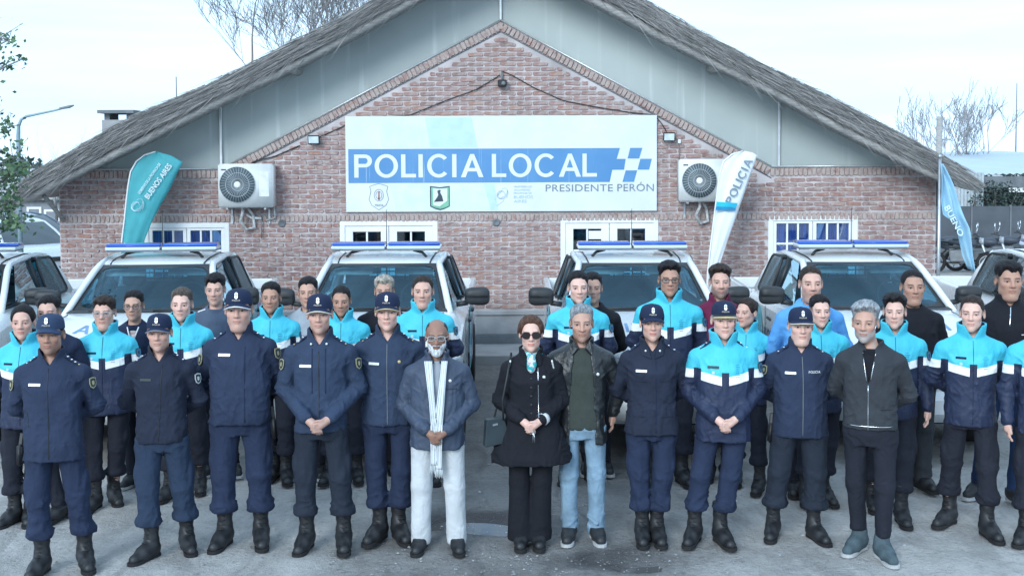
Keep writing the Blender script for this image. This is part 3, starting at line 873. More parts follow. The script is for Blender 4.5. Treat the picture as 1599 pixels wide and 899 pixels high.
for q in range(5): txt('lettering', ('MINISTERIO DE', 'SEGURIDAD', 'PROVINCIA DE', 'BUENOS', 'AIRES')[q], SX(802), SX((830, 828, 830, 832, 822)[q]), SZ((293, 298, 303, 310, 316.5)[q]), SZ((290, 295, 300, 305, 312)[q]), M_faint, -.0445, board, bold=.008 if q > 2 else 0)
m = MB()
for q in range(9):
    a0 = q * .7; m.tube([(SX(783) + .1 * math.cos(t + a0) * (.4 + .07 * q), -.042, SZ(303) + .1 * math.sin(t * 1.3 + a0) * (.4 + .06 * q)) for t in np.linspace(0, 2.2, 8)], .0028, 4)
m.tube([(SX(773), -.042, SZ(310)), (SX(775), -.042, SZ(322)), (SX(787), -.042, SZ(313))], .003, 4)
sp('crest', m, M_faint, parent=board)

# ================================================================== things on the facade
def ac_unit(x0, x1, z0, z1, fx, fz, label):
    r = empty('air_conditioner', ((x0 + x1) / 2, YF, z0)); w, h = x1 - x0, z1 - z0; d = .30
    tag(r, label, 'air conditioner', 'air conditioner units on the facade')
    b = MB(); b.box((-w / 2, -d - .06, 0), (w / 2, -.06, h)); bo = b.build('casing', pm('ac_white', (.72, .73, .72), .45, var=.05), r, bevel=.018, seg=2)
    cx, cz = fx - (x0 + x1) / 2, fz - z0; rad = h * .41
    dsk = MB(); dsk.lathe([(rad, 0), (rad, .004)], 32, Matrix.Translation((cx, -d - .061, cz)) @ Matrix.Rotation(R(90), 4, 'X')); dsk.build('fan_well', pm('ac_dark', (.10, .13, .15), .5), bo)
    g = MB()
    for k in range(36):
        a = 2 * math.pi * k / 36; g.tube([(cx + .05 * math.cos(a), -d - .075, cz + .05 * math.sin(a)), (cx + rad * math.cos(a + .25), -d - .068, cz + rad * math.sin(a + .25))], .0028, 4)
    for rr in (.33, .66, 1.0): g.tube([(cx + rad * rr * math.cos(t), -d - .072, cz + rad * rr * math.sin(t)) for t in np.linspace(0, 6.283, 29)[:-1]], .004, 4, closed=True)
    g.build('fan_grille', pm('ac_grille', (.50, .54, .56), .5), bo)
    hub = MB(); hub.lathe([(.048, 0), (.048, .012), (.03, .018)], 16, Matrix.Translation((cx, -d - .07, cz)) @ Matrix.Rotation(R(90), 4, 'X')); hub.build('hub', M_white, bo)
    s = MB(); s.box((w * .26, -d - .0645, h * .25), (w * .44, -d - .0605, h * .82)); s.build('side_panel', pm('ac_panel', (.66, .68, .68), .5), bo, bevel=.002)
    bd = MB(); bd.box((-w / 2 + .05, -d - .0635, h * .85), (-w / 2 + .12, -d - .0605, h * .88)); bd.build('badge', M_ink, bo)
    for xx in (-w * .35, w * .35): br = MB(); br.box((xx - .015, -d - .02, -.03), (xx + .015, 0, -.002)); br.box((xx - .013, -.028, -.25), (xx + .013, -.002, -.031)); br.build('bracket', M_steel, r)
    p = MB(); hx = -w * .1
    p.tube([(hx, -.2, -.002), (hx, -.2, -.08), (hx - .05, -.14, -.2), (hx + .02, -.09, -.33), (hx + .14, -.06, -.30), (hx + .12, -.06, -.12), (hx + .06, -.1, -.02)], .022, 8)
    p.tube([(w * .46, -.1, -.01), (w * .47, -.06, -.16), (w * .3, -.05, -.2)], .012, 6)
    p.build('hose', pm('pipe_wrap', (.52, .53, .53), .6, var=.3, vs=20), r)
    return r
ac_unit(FX(350), FX(433), FZ(321), FZ(254), FX(380), FZ(286), 'white outdoor air conditioner unit on the brick wall left of the sign')
ac_unit(FX(1056), FX(1140), FZ(315), FZ(250), FX(1086), FZ(283), 'white outdoor air conditioner unit right of the sign, half behind the white feather banner')
def floodlight(px, py, label, big=True):
    x, z = FX(px), FZ(py); r = empty('floodlight', (x, YF, z)); tag(r, label, 'floodlight', 'floodlights on the facade')
    M = Matrix.Translation((0, -.12, 0)) @ Matrix.Rotation(R(12), 4, 'X')
    b = MB(); b.cbox((0, 0, 0), (.17, .035, .125), M); bo = b.build('housing', M_black, r, bevel=.006)
    l = MB(); l.cbox((0, -.019, 0), (.145, .004, .10), M); l.build('lens', pm('flood_lens', (.60, .68, .70), .2), bo)
    s = MB(); s.tube([(-.06, -.10, -.06), (-.06, -.01, -.07), (.06, -.01, -.07), (.06, -.10, -.06)], .006, 5); s.build('bracket', M_black, r)
floodlight(493, 217, 'small square floodlight on the bricks at the upper left of the sign')
floodlight(1043, 215, 'small square floodlight on the bricks at the upper right of the sign')
r = empty('security_camera', (FX(785), YF, FZ(131))); tag(r, 'small dark camera lamp fixed high under the gable peak', 'camera')
m = MB(); m.cbox((0, -.10, 0), (.13, .12, .10)); bo = m.build('housing', M_black, r, bevel=.012); m = MB(); m.lathe([(.03, 0), (.032, .012)], 12, Matrix.Translation((.02, -.16, -.005)) @ Matrix.Rotation(R(90), 4, 'X')); m.build('lens', M_grey, bo)
m = MB(); m.tube([(0, -.05, .05), (0, -.03, .15), (0, -.005, .17)], .015, 6); m.build('arm', M_grey, r)
def wire(pts, label, rad=.007):
    m = MB(); P = [Vector((FX(a), YF - .028, FZ(b))) for a, b in pts]; m.tube(P, rad, 5); o = m.build('cable', M_black); tag(o, label, 'cable', 'cables on the facade')
wire([(786, 112), (800, 118), (835, 138), (880, 158), (930, 168), (985, 177), (1022, 181), (1033, 195), (1040, 207)], 'dark cable sagging from the gable camera to the right floodlight')
wire([(498, 214), (530, 200), (545, 193), (600, 182), (640, 180), (700, 156), (745, 140), (782, 118)], 'dark cable climbing from the left floodlight to the gable camera')
wire([(388, 262), (400, 250), (430, 243), (470, 226)], 'thin pale pipe sloping over the bricks above the left air conditioner', .009)
r = empty('junction_box', (FX(1060), YF, FZ(222))); tag(r, 'small white junction box below the right floodlight', 'box'); m = MB(); m.cbox((0, -.03, 0), (.04, .04, .06)); m.build('casing', M_white, r, bevel=.004); m = MB(); m.tube([(0, -.03, -.03), (.005, -.025, -.2), (-.02, -.03, -.35)], .007, 5); m.build('cable', M_grey, r)
def outlet():
    r = empty('drain_pipe', (FX(396), YF, FZ(338))); tag(r, 'bent white drain pipe under the left air conditioner', 'pipe')
    m = MB(); m.tube([(-.1, -.05, .05), (-.03, -.05, .0), (.12, -.05, -.01)], .018, 8); m.build('elbow', M_white, r)
    m = MB(); m.tube([(.12, -.05, .03), (.12, -.05, -.12), (.12, -.05, -.30)], .009, 6); m.build('tail', M_grey, r)
outlet()
# ================================================================== flags and banners
M_teal = mat_cloth0 = pm('banner_teal', (.085, .36, .40), .7, var=.1, vs=3, bump=.2, bs=12)
M_bwhite = pm('banner_white', (.72, .75, .77), .7, var=.05, vs=3, bump=.15, bs=12)
M_flagblue = pm('flag_blue', (.34, .54, .68), .75, var=.1, vs=4, bump=.3, bs=9)
M_faintw = pm('banner_print', (.60, .72, .76), .7)
def feather(Y, edge, back, mat, hem_mat, label, base_px):
    """edge: pole side outline (pixels, top to bottom), back: free side outline of the same count"""
    r = empty('feather_banner', W(base_px[0], base_px[1], Y)); r.location.z = 0.12 if Y > 16.2 else 0.0; off = r.location.copy()
    tag(r, label, 'banner', 'feather banners in front of the facade')
    m = MB(); m.smooth = True; rows = []
    for i, (a, b) in enumerate(zip(edge, back)):
        A, B = W(*a, Y), W(*b, Y); row = []
        for t in np.linspace(0, 1, 13):
            p = A.lerp(B, t); p.y += .035 * math.sin(t * 5.5 + i * .35) * (.3 + t) * min(1, (B - A).length * 1.6) + .012 * math.sin(t * 15 + i); row.append(p - off)
        rows.append(row)
    m.grid(rows); sh = m.build('sheet', mat, r); md = sh.modifiers.new('t', 'SOLIDIFY'); md.thickness = .004
    p = MB(); P = [W(*q, Y) - off for q in edge]; P.append(Vector((P[-1].x, 0, 0))); p.tube(P, [.012] * len(P), 6); p.build('pole', M_white if hem_mat is None else hem_mat, r)
    b = MB(); b.tube([(P[-1].x - .25, -.25, .012), (P[-1].x + .25, .25, .012)], .015, 6); b.tube([(P[-1].x - .25, .25, .028), (P[-1].x + .25, -.25, .028)], .015, 6); b.build('cross_base', M_steel, r)
    return r, sh, off
def on_banner(name, body, px, py, ang, length, h, mat, Y, parent, off, own=False):
    """lettering running at an angle up the sheet; length and height in photo pixels"""
    me = glyphs(body).mesh('lettering') if own else text_mesh(body, 1.0, .001, 'LEFT', .01).copy()
    co = np.array([v.co[:] for v in me.vertices]); lo, hi = co.min(0), co.max(0); s = Y / FPX
    me.transform(Matrix.Translation((-(lo[0] + hi[0]) / 2, -(lo[1] + hi[1]) / 2, 0))); me.transform(Matrix.Diagonal((length * s / (hi[0] - lo[0]), h * s / (hi[1] - lo[1]), 1, 1)))
    o = link(name, me, mat, parent); o.location = W(px, py, Y - .055) - off; o.rotation_euler = (Matrix.Rotation(R(90), 4, 'X') @ Matrix.Rotation(R(ang), 4, 'Z')).to_euler(); return o
YB = 16.75
E1 = [(243, 237), (226, 242), (213, 252), (204, 268), (200, 290), (197, 315), (194, 345), (190, 378), (188, 395)]
B1 = [(246, 237), (268, 243), (286, 253), (276, 272), (264, 296), (251, 318), (238, 342), (226, 372), (220, 395)]
r, sh, off = feather(YB, E1, B1, M_teal, M_white, 'teal feather banner with white BUENOS AIRES lettering before the left windows', (188, 395))
on_banner('lettering', 'BUENOS AIRES', 247, 283, 54, 64, 8.5, M_bwhite, YB, sh, off)
on_banner('lettering', 'GOBIERNO DE LA PROVINCIA DE', 233, 279, 54, 58, 4.5, M_faintw, YB, sh, off)
m = MB()
for q in range(9):
    c = W(213, 321, YB - .055) - off; m.tube([(c.x + .11 * math.cos(t + q * .7) * (.4 + .07 * q), c.y, c.z + .11 * math.sin(t * 1.3 + q * .7) * (.4 + .06 * q)) for t in np.linspace(0, 2.2, 8)], .0026, 4)
m.build('crest', M_faintw, sh)
E2 = [(1160, 236), (1143, 241), (1130, 252), (1124, 270), (1120, 300), (1115, 340), (1110, 380), (1105, 425), (1103, 470)]
B2 = [(1163, 236), (1174, 238), (1182, 242), (1176, 262), (1166, 292), (1153, 330), (1138, 372), (1120, 425), (1108, 470)]
r, sh, off = feather(YB - .3, E2, B2, M_bwhite, M_white, 'white feather banner with POLICIA and a cyan band right of the sign', (1103, 470))
on_banner('lettering', 'POLICIA', 1154, 283, 65, 76, 13, M_sgrey, YB - .3, sh, off, True)
def bandrow(pa, pb, mat, lift=.06):
    m = MB(); A = [W(*q, YB - .3 - lift) - off for q in pa + pb]; m.add(A, [(0, 1, 2, 3)]); o = m.build('colour_band', mat, sh); md = o.modifiers.new('t', 'SOLIDIFY'); md.thickness = .003
bandrow([(1119, 315), (1152, 317)], [(1149, 324), (1118, 322)], pm('band_cyan', (.04, .42, .60), .6)); bandrow([(1118, 322.4), (1149, 324.4)], [(1148, 329), (1117.3, 328)], pm('band_teal', (.03, .22, .42), .6))
# limp flag on its pole at the right corner
YP = 16.28
r = empty('flagpole', W(1465, 430, YP)); r.location.z = 0; off = r.location.copy(); tag(r, 'grey metal flagpole at the right corner of the police station', 'flagpole')
m = MB(); t0 = W(1465, 246, YP); m.tube([(0, 0, 0), (0, 0, t0.z)], [.028, .022], 10); m.build('pole', M_steel, r)
m = MB(); m.lathe([(.03, 0), (.03, .02), (.01, .05)], 10, Matrix.Translation((0, 0, t0.z))); m.build('finial', M_steel, r)
m = MB(); m.smooth = True
LE = [(1467, 256), (1468, 285), (1469, 312), (1472, 336), (1488, 345), (1497, 370), (1506, 400), (1513, 420)]
RE = [(1472, 256), (1482, 280), (1491, 300), (1498, 318), (1506, 340), (1514, 358), (1518, 388), (1526, 426)]
rows = []
for i, (a, b) in enumerate(zip(resample([W(*q, YP) for q in LE], 26), resample([W(*q, YP) for q in RE], 26))):
    rows.append([a.lerp(b, t) + Vector((0, -.05 * math.sin(t * 13 + i * .18) - .03 * math.sin(t * 6 + i * .5), 0)) for t in np.linspace(0, 1, 15)])
m.grid(rows); fl = m.build('flag', M_flagblue); tag(fl, 'limp light blue flag hanging from the flagpole at the right corner', 'flag'); md = fl.modifiers.new('t', 'SOLIDIFY'); md.thickness = .004
on_banner('lettering', 'BUENO', 1490, 345, -62, 52, 9, M_faintw, YP - .05, fl, Vector((0, 0, 0)))

# ================================================================== trees
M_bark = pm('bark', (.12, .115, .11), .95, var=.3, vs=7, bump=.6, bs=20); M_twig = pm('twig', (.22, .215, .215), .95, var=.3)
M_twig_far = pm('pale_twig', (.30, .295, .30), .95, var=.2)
def mat_leaf(name, a, b_):
    b = MB_(name); r = E(b.nt, b.attr('lr')); b.color(b.mix(r, a, b_)); b.rough(.55); b.set(Specular_IOR_Level=.35); return b.m
M_leaf = mat_leaf('leaf_green', (.035, .085, .045), (.10, .16, .075)); M_leaf2 = mat_leaf('hedge_leaf', (.020, .035, .030), (.06, .085, .07))
def branchy(mb, p, d, L, r, depth, rs, tips, spread=.55, up=.12, n=3, tip=0):
    q = p; pts = [p]; rad = [r]
    for k in range(4):
        d = (d + Vector((rs.gauss(0, .10), rs.gauss(0, .10), rs.gauss(up * .4, .06)))).normalized(); q = q + d * (L / 4); pts.append(q); rad.append(max(tip, r * (1 - .16 * (k + 1))))
    mb.tube(pts, rad, 6 if depth > 2 else (4 if depth > 0 else 3), cap=False)
    if depth == 0: tips.append((q, d)); return
    for k in range(n):
        i = rs.randint(1, 4); ax = Vector((rs.gauss(0, 1), rs.gauss(0, 1), rs.gauss(0, .6))); nd = (d + ax.normalized() * rs.uniform(spread * .6, spread * 1.3) + Vector((0, 0, up))).normalized()
        branchy(mb, pts[i] if k else pts[4], nd, L * rs.uniform(.6, .82), rad[i] * .62, depth - 1, rs, tips, spread, up, n, tip)
def bare_tree(x, y, h, seed, label, depth=5, mat=None, L=.3, spread=.55, stems=4, lean=1.0, thick=.009, tip=.0):
    rs = random.Random(seed); r = empty('bare_tree', (x, y, 0)); tag(r, label, 'tree', 'bare winter trees')
    t = MB(); t.tube([(0, 0, 0), (.05 * h * .2, 0, h * .15), (0, 0, h * .30)], [h * .022, h * .018, h * .015], 8); t.build('trunk', M_bark, r)
    c = MB(); tips = []
    for k in range(stems): branchy(c, Vector((0, 0, h * .29)), Vector((math.cos(k * 1.6 + seed) * lean, .6 * math.sin(k * 1.6 + seed) * lean, 1.6)).normalized(), h * L, h * thick, depth, rs, tips, spread, .16, 3, tip)
    c.build('crown', mat or M_twig, r, fix=False); return r
p = W(488, 10, 33); bare_tree(p.x, 33, 11.2, 5, 'large bare tree rising behind the left slope of the thatched roof', 6, L=.235, spread=.72, stems=6, lean=2.1, thick=.0062, tip=.0062)
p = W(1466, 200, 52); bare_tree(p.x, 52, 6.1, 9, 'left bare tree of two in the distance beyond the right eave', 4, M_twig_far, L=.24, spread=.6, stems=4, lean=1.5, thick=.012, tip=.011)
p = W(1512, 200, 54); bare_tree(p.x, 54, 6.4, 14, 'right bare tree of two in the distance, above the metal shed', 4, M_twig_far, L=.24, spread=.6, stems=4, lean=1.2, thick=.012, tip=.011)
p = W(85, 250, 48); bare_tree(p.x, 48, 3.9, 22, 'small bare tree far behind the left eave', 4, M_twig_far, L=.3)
def leaf_quads(pts, rs, size, V, F, A):
    for p in pts:
        a = Vector((rs.gauss(0, 1), rs.gauss(0, 1), rs.gauss(0, .7))).normalized(); b = a.cross(Vector((rs.gauss(0, 1), rs.gauss(0, 1), rs.gauss(0, 1)))).normalized(); s = size * rs.uniform(.6, 1.3); o = len(V)
        V += [tuple(p - a * s * .5), tuple(p + b * s * .36), tuple(p + a * s * .6), tuple(p - b * s * .36)]; F.append((o, o + 1, o + 2, o + 3)); A += [rs.random()] * 4
def leafy_tree():
    rs = random.Random(8); Y = 13.0; base = W(-95, 300, Y); r = empty('leafy_tree', (base.x, Y, 0)); tag(r, 'green leafy tree reaching in from the left edge beside the street lamp', 'tree')
    t = MB(); t.tube([(0, 0, 0), (.05, 0, 1.2), (0, 0, 2.4), (-.05, 0, 4.2)], [.13, .11, .09, .05], 10); t.build('trunk', M_bark, r)
    c = MB(); V, F, A = [], [], []
    targets = [(6, 60, 14, 18, 14), (18, 48, 20, 20, 6), (-30, 90, 40, 60, 130), (10, 100, 24, 14, 30), (36, 92, 10, 8, 10), (15, 62, 20, 12, 16), (10, 200, 14, 24, 50), (20, 245, 28, 20, 70), (14, 275, 26, 26, 170), (36, 262, 12, 14, 50), (10, 320, 22, 26, 150), (20, 350, 26, 14, 130), (-40, 250, 40, 90, 300), (-120, 200, 90, 130, 500)]
    for (px, py, sx, sy, n) in targets:
        ctr = W(px, py, Y) - Vector((base.x, Y, 0)); c.tube([(0, 0, max(1.8, ctr.z - .7)), (ctr.x * .5, rs.uniform(-.2, .2), ctr.z - .25), tuple(ctr)], [.03, .018, .006], 5)
        pts = [W(px + rs.gauss(0, sx * .55), py + rs.gauss(0, sy * .55), Y + rs.uniform(-.5, .5)) - Vector((base.x, Y, 0)) for _ in range(n)]
        for q in pts[::5]: c.tube([tuple(ctr), tuple(q)], [.005, .003], 3)
        leaf_quads(pts, rs, .062, V, F, A)
    c.build('branches', M_twig, r); me = mesh_np('crown', V, F, smooth=False, attrs={'lr': ('FLOAT', A)}); o = link('crown', me, M_leaf, r)
leafy_tree()

# ================================================================== left background
def street_lamp():
    Y = 26.0; b = W(30, 300, Y); r = empty('street_lamp', (b.x, Y, 0)); tag(r, 'tall grey street lamp with a long curved arm at the left', 'street lamp')
    P = [Vector((0, 0, 0))] + [W(*q, Y) - Vector((b.x, Y, 0)) for q in ((28.5, 215), (29, 197), (33, 187), (41, 182), (60, 178), (84, 173), (100, 169))]
    m = MB(); m.tube(P, [.06, .045, .038, .032, .03, .026, .022, .02], 10); m.build('pole', pm('lamp_grey', (.22, .30, .34), .5), r)
    m = MB(); q = P[-1]; m.tube([q + Vector((-.1, 0, -.01)), q + Vector((.12, 0, .03)), q + Vector((.22, 0, .06))], [.025, .035, .015], 8); m.build('lamp_head', M_grey, r)
street_lamp()
def small_building(x0, x1, py0, py1, Y, label, wallm, roofm, openings, name='house'):
    A, B = W(x0, py1, Y), W(x1, py0, Y); r = empty(name, ((A.x + B.x) / 2, Y, 0)); tag(r, label, 'building'); w = B.x - A.x; h = B.z
    m = MB(); m.box((-w / 2, 0, 0), (w / 2, 6, h)); m.build('wall', wallm, r)
    m = MB(); m.box((-w / 2 - .3, -.4, h + .004), (w / 2 + .3, 6.3, h + .18)); m.build('roof', roofm, r, bevel=.03)
    for (a, b, c, d) in openings:
        P, Q = W(a, d, Y), W(b, c, Y); lx0, lx1 = P.x - r.location.x, Q.x - r.location.x; f = MB(); t = .10
        for bx in (((lx0, -.06, P.z), (lx0 + t, .0, Q.z)), ((lx1 - t, -.06, P.z), (lx1, .0, Q.z)), ((lx0 + t, -.06, Q.z - t), (lx1 - t, 0, Q.z))): f.box(*bx)
        o = f.build('door_frame', M_white, r); g = MB(); g.box((lx0 + t, -.03, P.z), (lx1 - t, -.01, Q.z - t)); g.build('door_panel', pm('door_grey', (.20, .22, .25), .6), o)
small_building(-60, 98, 312, 345, 55, 'low grey house with white door frames far beyond the left eave', pm('far_wall', (.24, .26, .29), .9), pm('far_roof', (.40, .41, .42), .8), ((43, 65, 323, 352), (70, 93, 327, 352)))
# grass verge beside that house
m = MB(); m.add([(-60, 38, .004), (-11, 38, .004), (-11, 54, .004), (-60, 54, .004)], [(0, 1, 2, 3)]); o = m.build('grass_verge', pm('verge_grass', (.07, .09, .05), .95, var=.35, vs=2, bump=.6, bs=30)); o['kind'] = 'structure'
def make_car(paint, name='parked_car'):
    t = empty(name); hw = .86
    low = [(.02, .32), (0, .5), (.03, .66), (.16, .76), (.55, .86), (1.05, .93), (4.05, .96), (4.25, .90), (4.30, .6), (4.22, .34), (3.86, .30)] + [(3.45 + .36 * math.cos(R(a)), .31 + .36 * math.sin(R(a))) for a in np.linspace(10, 170, 8)] + [(3.08, .26), (1.22, .26)] + [(.82 + .36 * math.cos(R(a)), .31 + .36 * math.sin(R(a))) for a in np.linspace(10, 170, 8)] + [(.45, .28)]
    m = MB(); m.smooth = True; rows = []
    for u in (-1, -.97, -.9, -.75, -.45, 0, .45, .75, .9, .97, 1):
        rows.append([(u * hw, y + .26 * abs(u) ** 4 * max(0, 1 - y / .8), z - (.07 * max(0, (abs(u) - .7) / .3) ** 2 if z > .6 else 0)) for y, z in low])
    m.grid([q + [q[0]] for q in rows]); m.smooth = False; m.add(rows[0], [tuple(range(len(low)))]); m.add(rows[-1], [tuple(range(len(low)))[::-1]]); b = m.build('body', paint, t, auto=40)
    # cabin
    m = MB(); m.smooth = True; st = [(1.0, .92, .74), (1.45, 1.20, .66), (1.85, 1.40, .58), (2.2, 1.46, .57), (2.9, 1.46, .56), (3.5, 1.36, .56), (4.05, .95, .68)]
    m.grid([[(u * w, y, z - .03 * u * u) for u in (-1, -.9, -.5, 0, .5, .9, 1)] for y, z, w in st[2:6]]); m.build('roof', paint, t)
    ws = MB(); ws.smooth = True; ws.grid([[(u * w, y - .05 * (1 - u * u), z) for u in np.linspace(-.97, .97, 9)] for y, z, w in st[:3]]); ws.build('windscreen', M_ws_dark, t)
    rw = MB(); rw.grid([[(u * w, y, z) for u in np.linspace(-.97, .97, 5)] for y, z, w in st[5:]]); rw.build('rear_window', M_ws_dark, t)
    for sx in (-1, 1):
        g = MB(); g.add([(sx * .80, 1.12, .94), (sx * .83, 2.5, .95), (sx * .70, 3.95, .96), (sx * .575, 3.45, 1.34), (sx * .585, 2.2, 1.43), (sx * .60, 1.85, 1.37)], [tuple(range(6))]); g.build('side_window', M_ws_dark, t)
        p = MB(); p.tube([(sx * .75, 1.02, .93), (sx * .665, 1.45, 1.20), (sx * .59, 1.85, 1.39), (sx * .58, 2.3, 1.44), (sx * .57, 3.0, 1.44), (sx * .58, 3.5, 1.33), (sx * .70, 4.05, .95)], .032, 6); p.build('pillar', paint, t)
        h = MB(); h.smooth = True; h.grid([[(sx * x, y, z) for x, y, z in ((.42, .06, zz), (.62, .11, zz + .01), (.80, .34, zz + .03))] for zz in (.62, .68, .735)]); ho = h.build('headlight', M_lamp, t); md = ho.modifiers.new('t', 'SOLIDIFY'); md.thickness = .05; md.offset = 1
        f = MB(); f.prism([(.46, .36), (.74, .36), (.72, .50), (.50, .48)] if sx > 0 else [(-.74, .36), (-.46, .36), (-.50, .48), (-.72, .50)], -.03, .22); f.build('fog_recess', M_black, t, bevel=.012)
        mi = MB(); mi.cbox((sx * .96, 1.35, .98), (.18, .10, .12)); mi.build('mirror', paint, t, bevel=.03, seg=2)
        for y in (.82, 3.45):
            wh = empty('wheel', (sx * .76, y, .31)); wh.parent = t; M = Matrix.Rotation(R(90), 4, 'Y')
            q = MB(); q.lathe([(.2, -.09), (.30, -.10), (.31, 0), (.30, .10), (.2, .09)], 20, M); q.build('tyre', M_rubber, wh); q = MB(); q.lathe([(.2, sx * .04), (.19, sx * .085), (.05, sx * .07), (.01, sx * .09)], 14, M); q.build('rim', M_steel, wh)
    m = MB(); m.box((-.40, -.02, .58), (.40, .06, .68)); m.build('grille', M_black, t, bevel=.015); m = MB(); m.box((-.42, -.025, .36), (.42, .06, .46)); m.build('lower_grille', M_black, t, bevel=.015)
    m = MB(); m.box((-.6, .3, .22), (.6, 4.1, .34)); m.build('underbody', M_black, t); return t
# ================================================================== pickups
def mat_carpaint(name, c):
    b = MB_(name); n = b.noise(3, 5); d = b.noise(25, 4)
    b.color(b.mix(b.ramp(d, .5, .8) * .22, b.mix(b.ramp(n, .3, .7), tuple(q * .95 for q in c), c), tuple(q * .72 for q in c)))
    b.rough(b.ramp(n, .3, .7, .24, .36)); b.set(Coat_Weight=.6, Coat_Roughness=.08); return b.m
M_tw = mat_carpaint('truck_white', (.68, .70, .71))
M_cyan_p = mat_carpaint('livery_cyan', (.02, .42, .52)); M_blue_p = mat_carpaint('livery_blue', (.02, .06, .36))
M_lblue = pm('lettering_blue', (.16, .27, .47), .5)
M_ldark = pm('lettering_dark', (.04, .07, .13), .5)
M_ws = mat_glass('windscreen_glass', (.1, .2, .25), .02, .5, tr=(.42, .66, .76), gl=(.50, .72, .86))
M_seat = pm('seat_fabric', (.035, .045, .055), .9, bs=80)
M_visor = pm('sun_visor', (.55, .60, .60), .7)
M_lens_b = MB_('beacon_blue'); M_lens_b.color((.035, .11, .55)); M_lens_b.rough(.12); M_lens_b.set(Coat_Weight=.8); M_lens_b = M_lens_b.m
M_lens_c = MB_('beacon_clear'); M_lens_c.color((.55, .64, .74)); M_lens_c.rough(.12); M_lens_c.set(Coat_Weight=.8); M_lens_c = M_lens_c.m
M_chrome = pm('chrome', (.7, .72, .74), .12, metal=1.0, var=.05, bump=0)
M_lamp = pm('lamp_glass', (.30, .33, .36), .08, var=.1, bump=0, coat=.8)

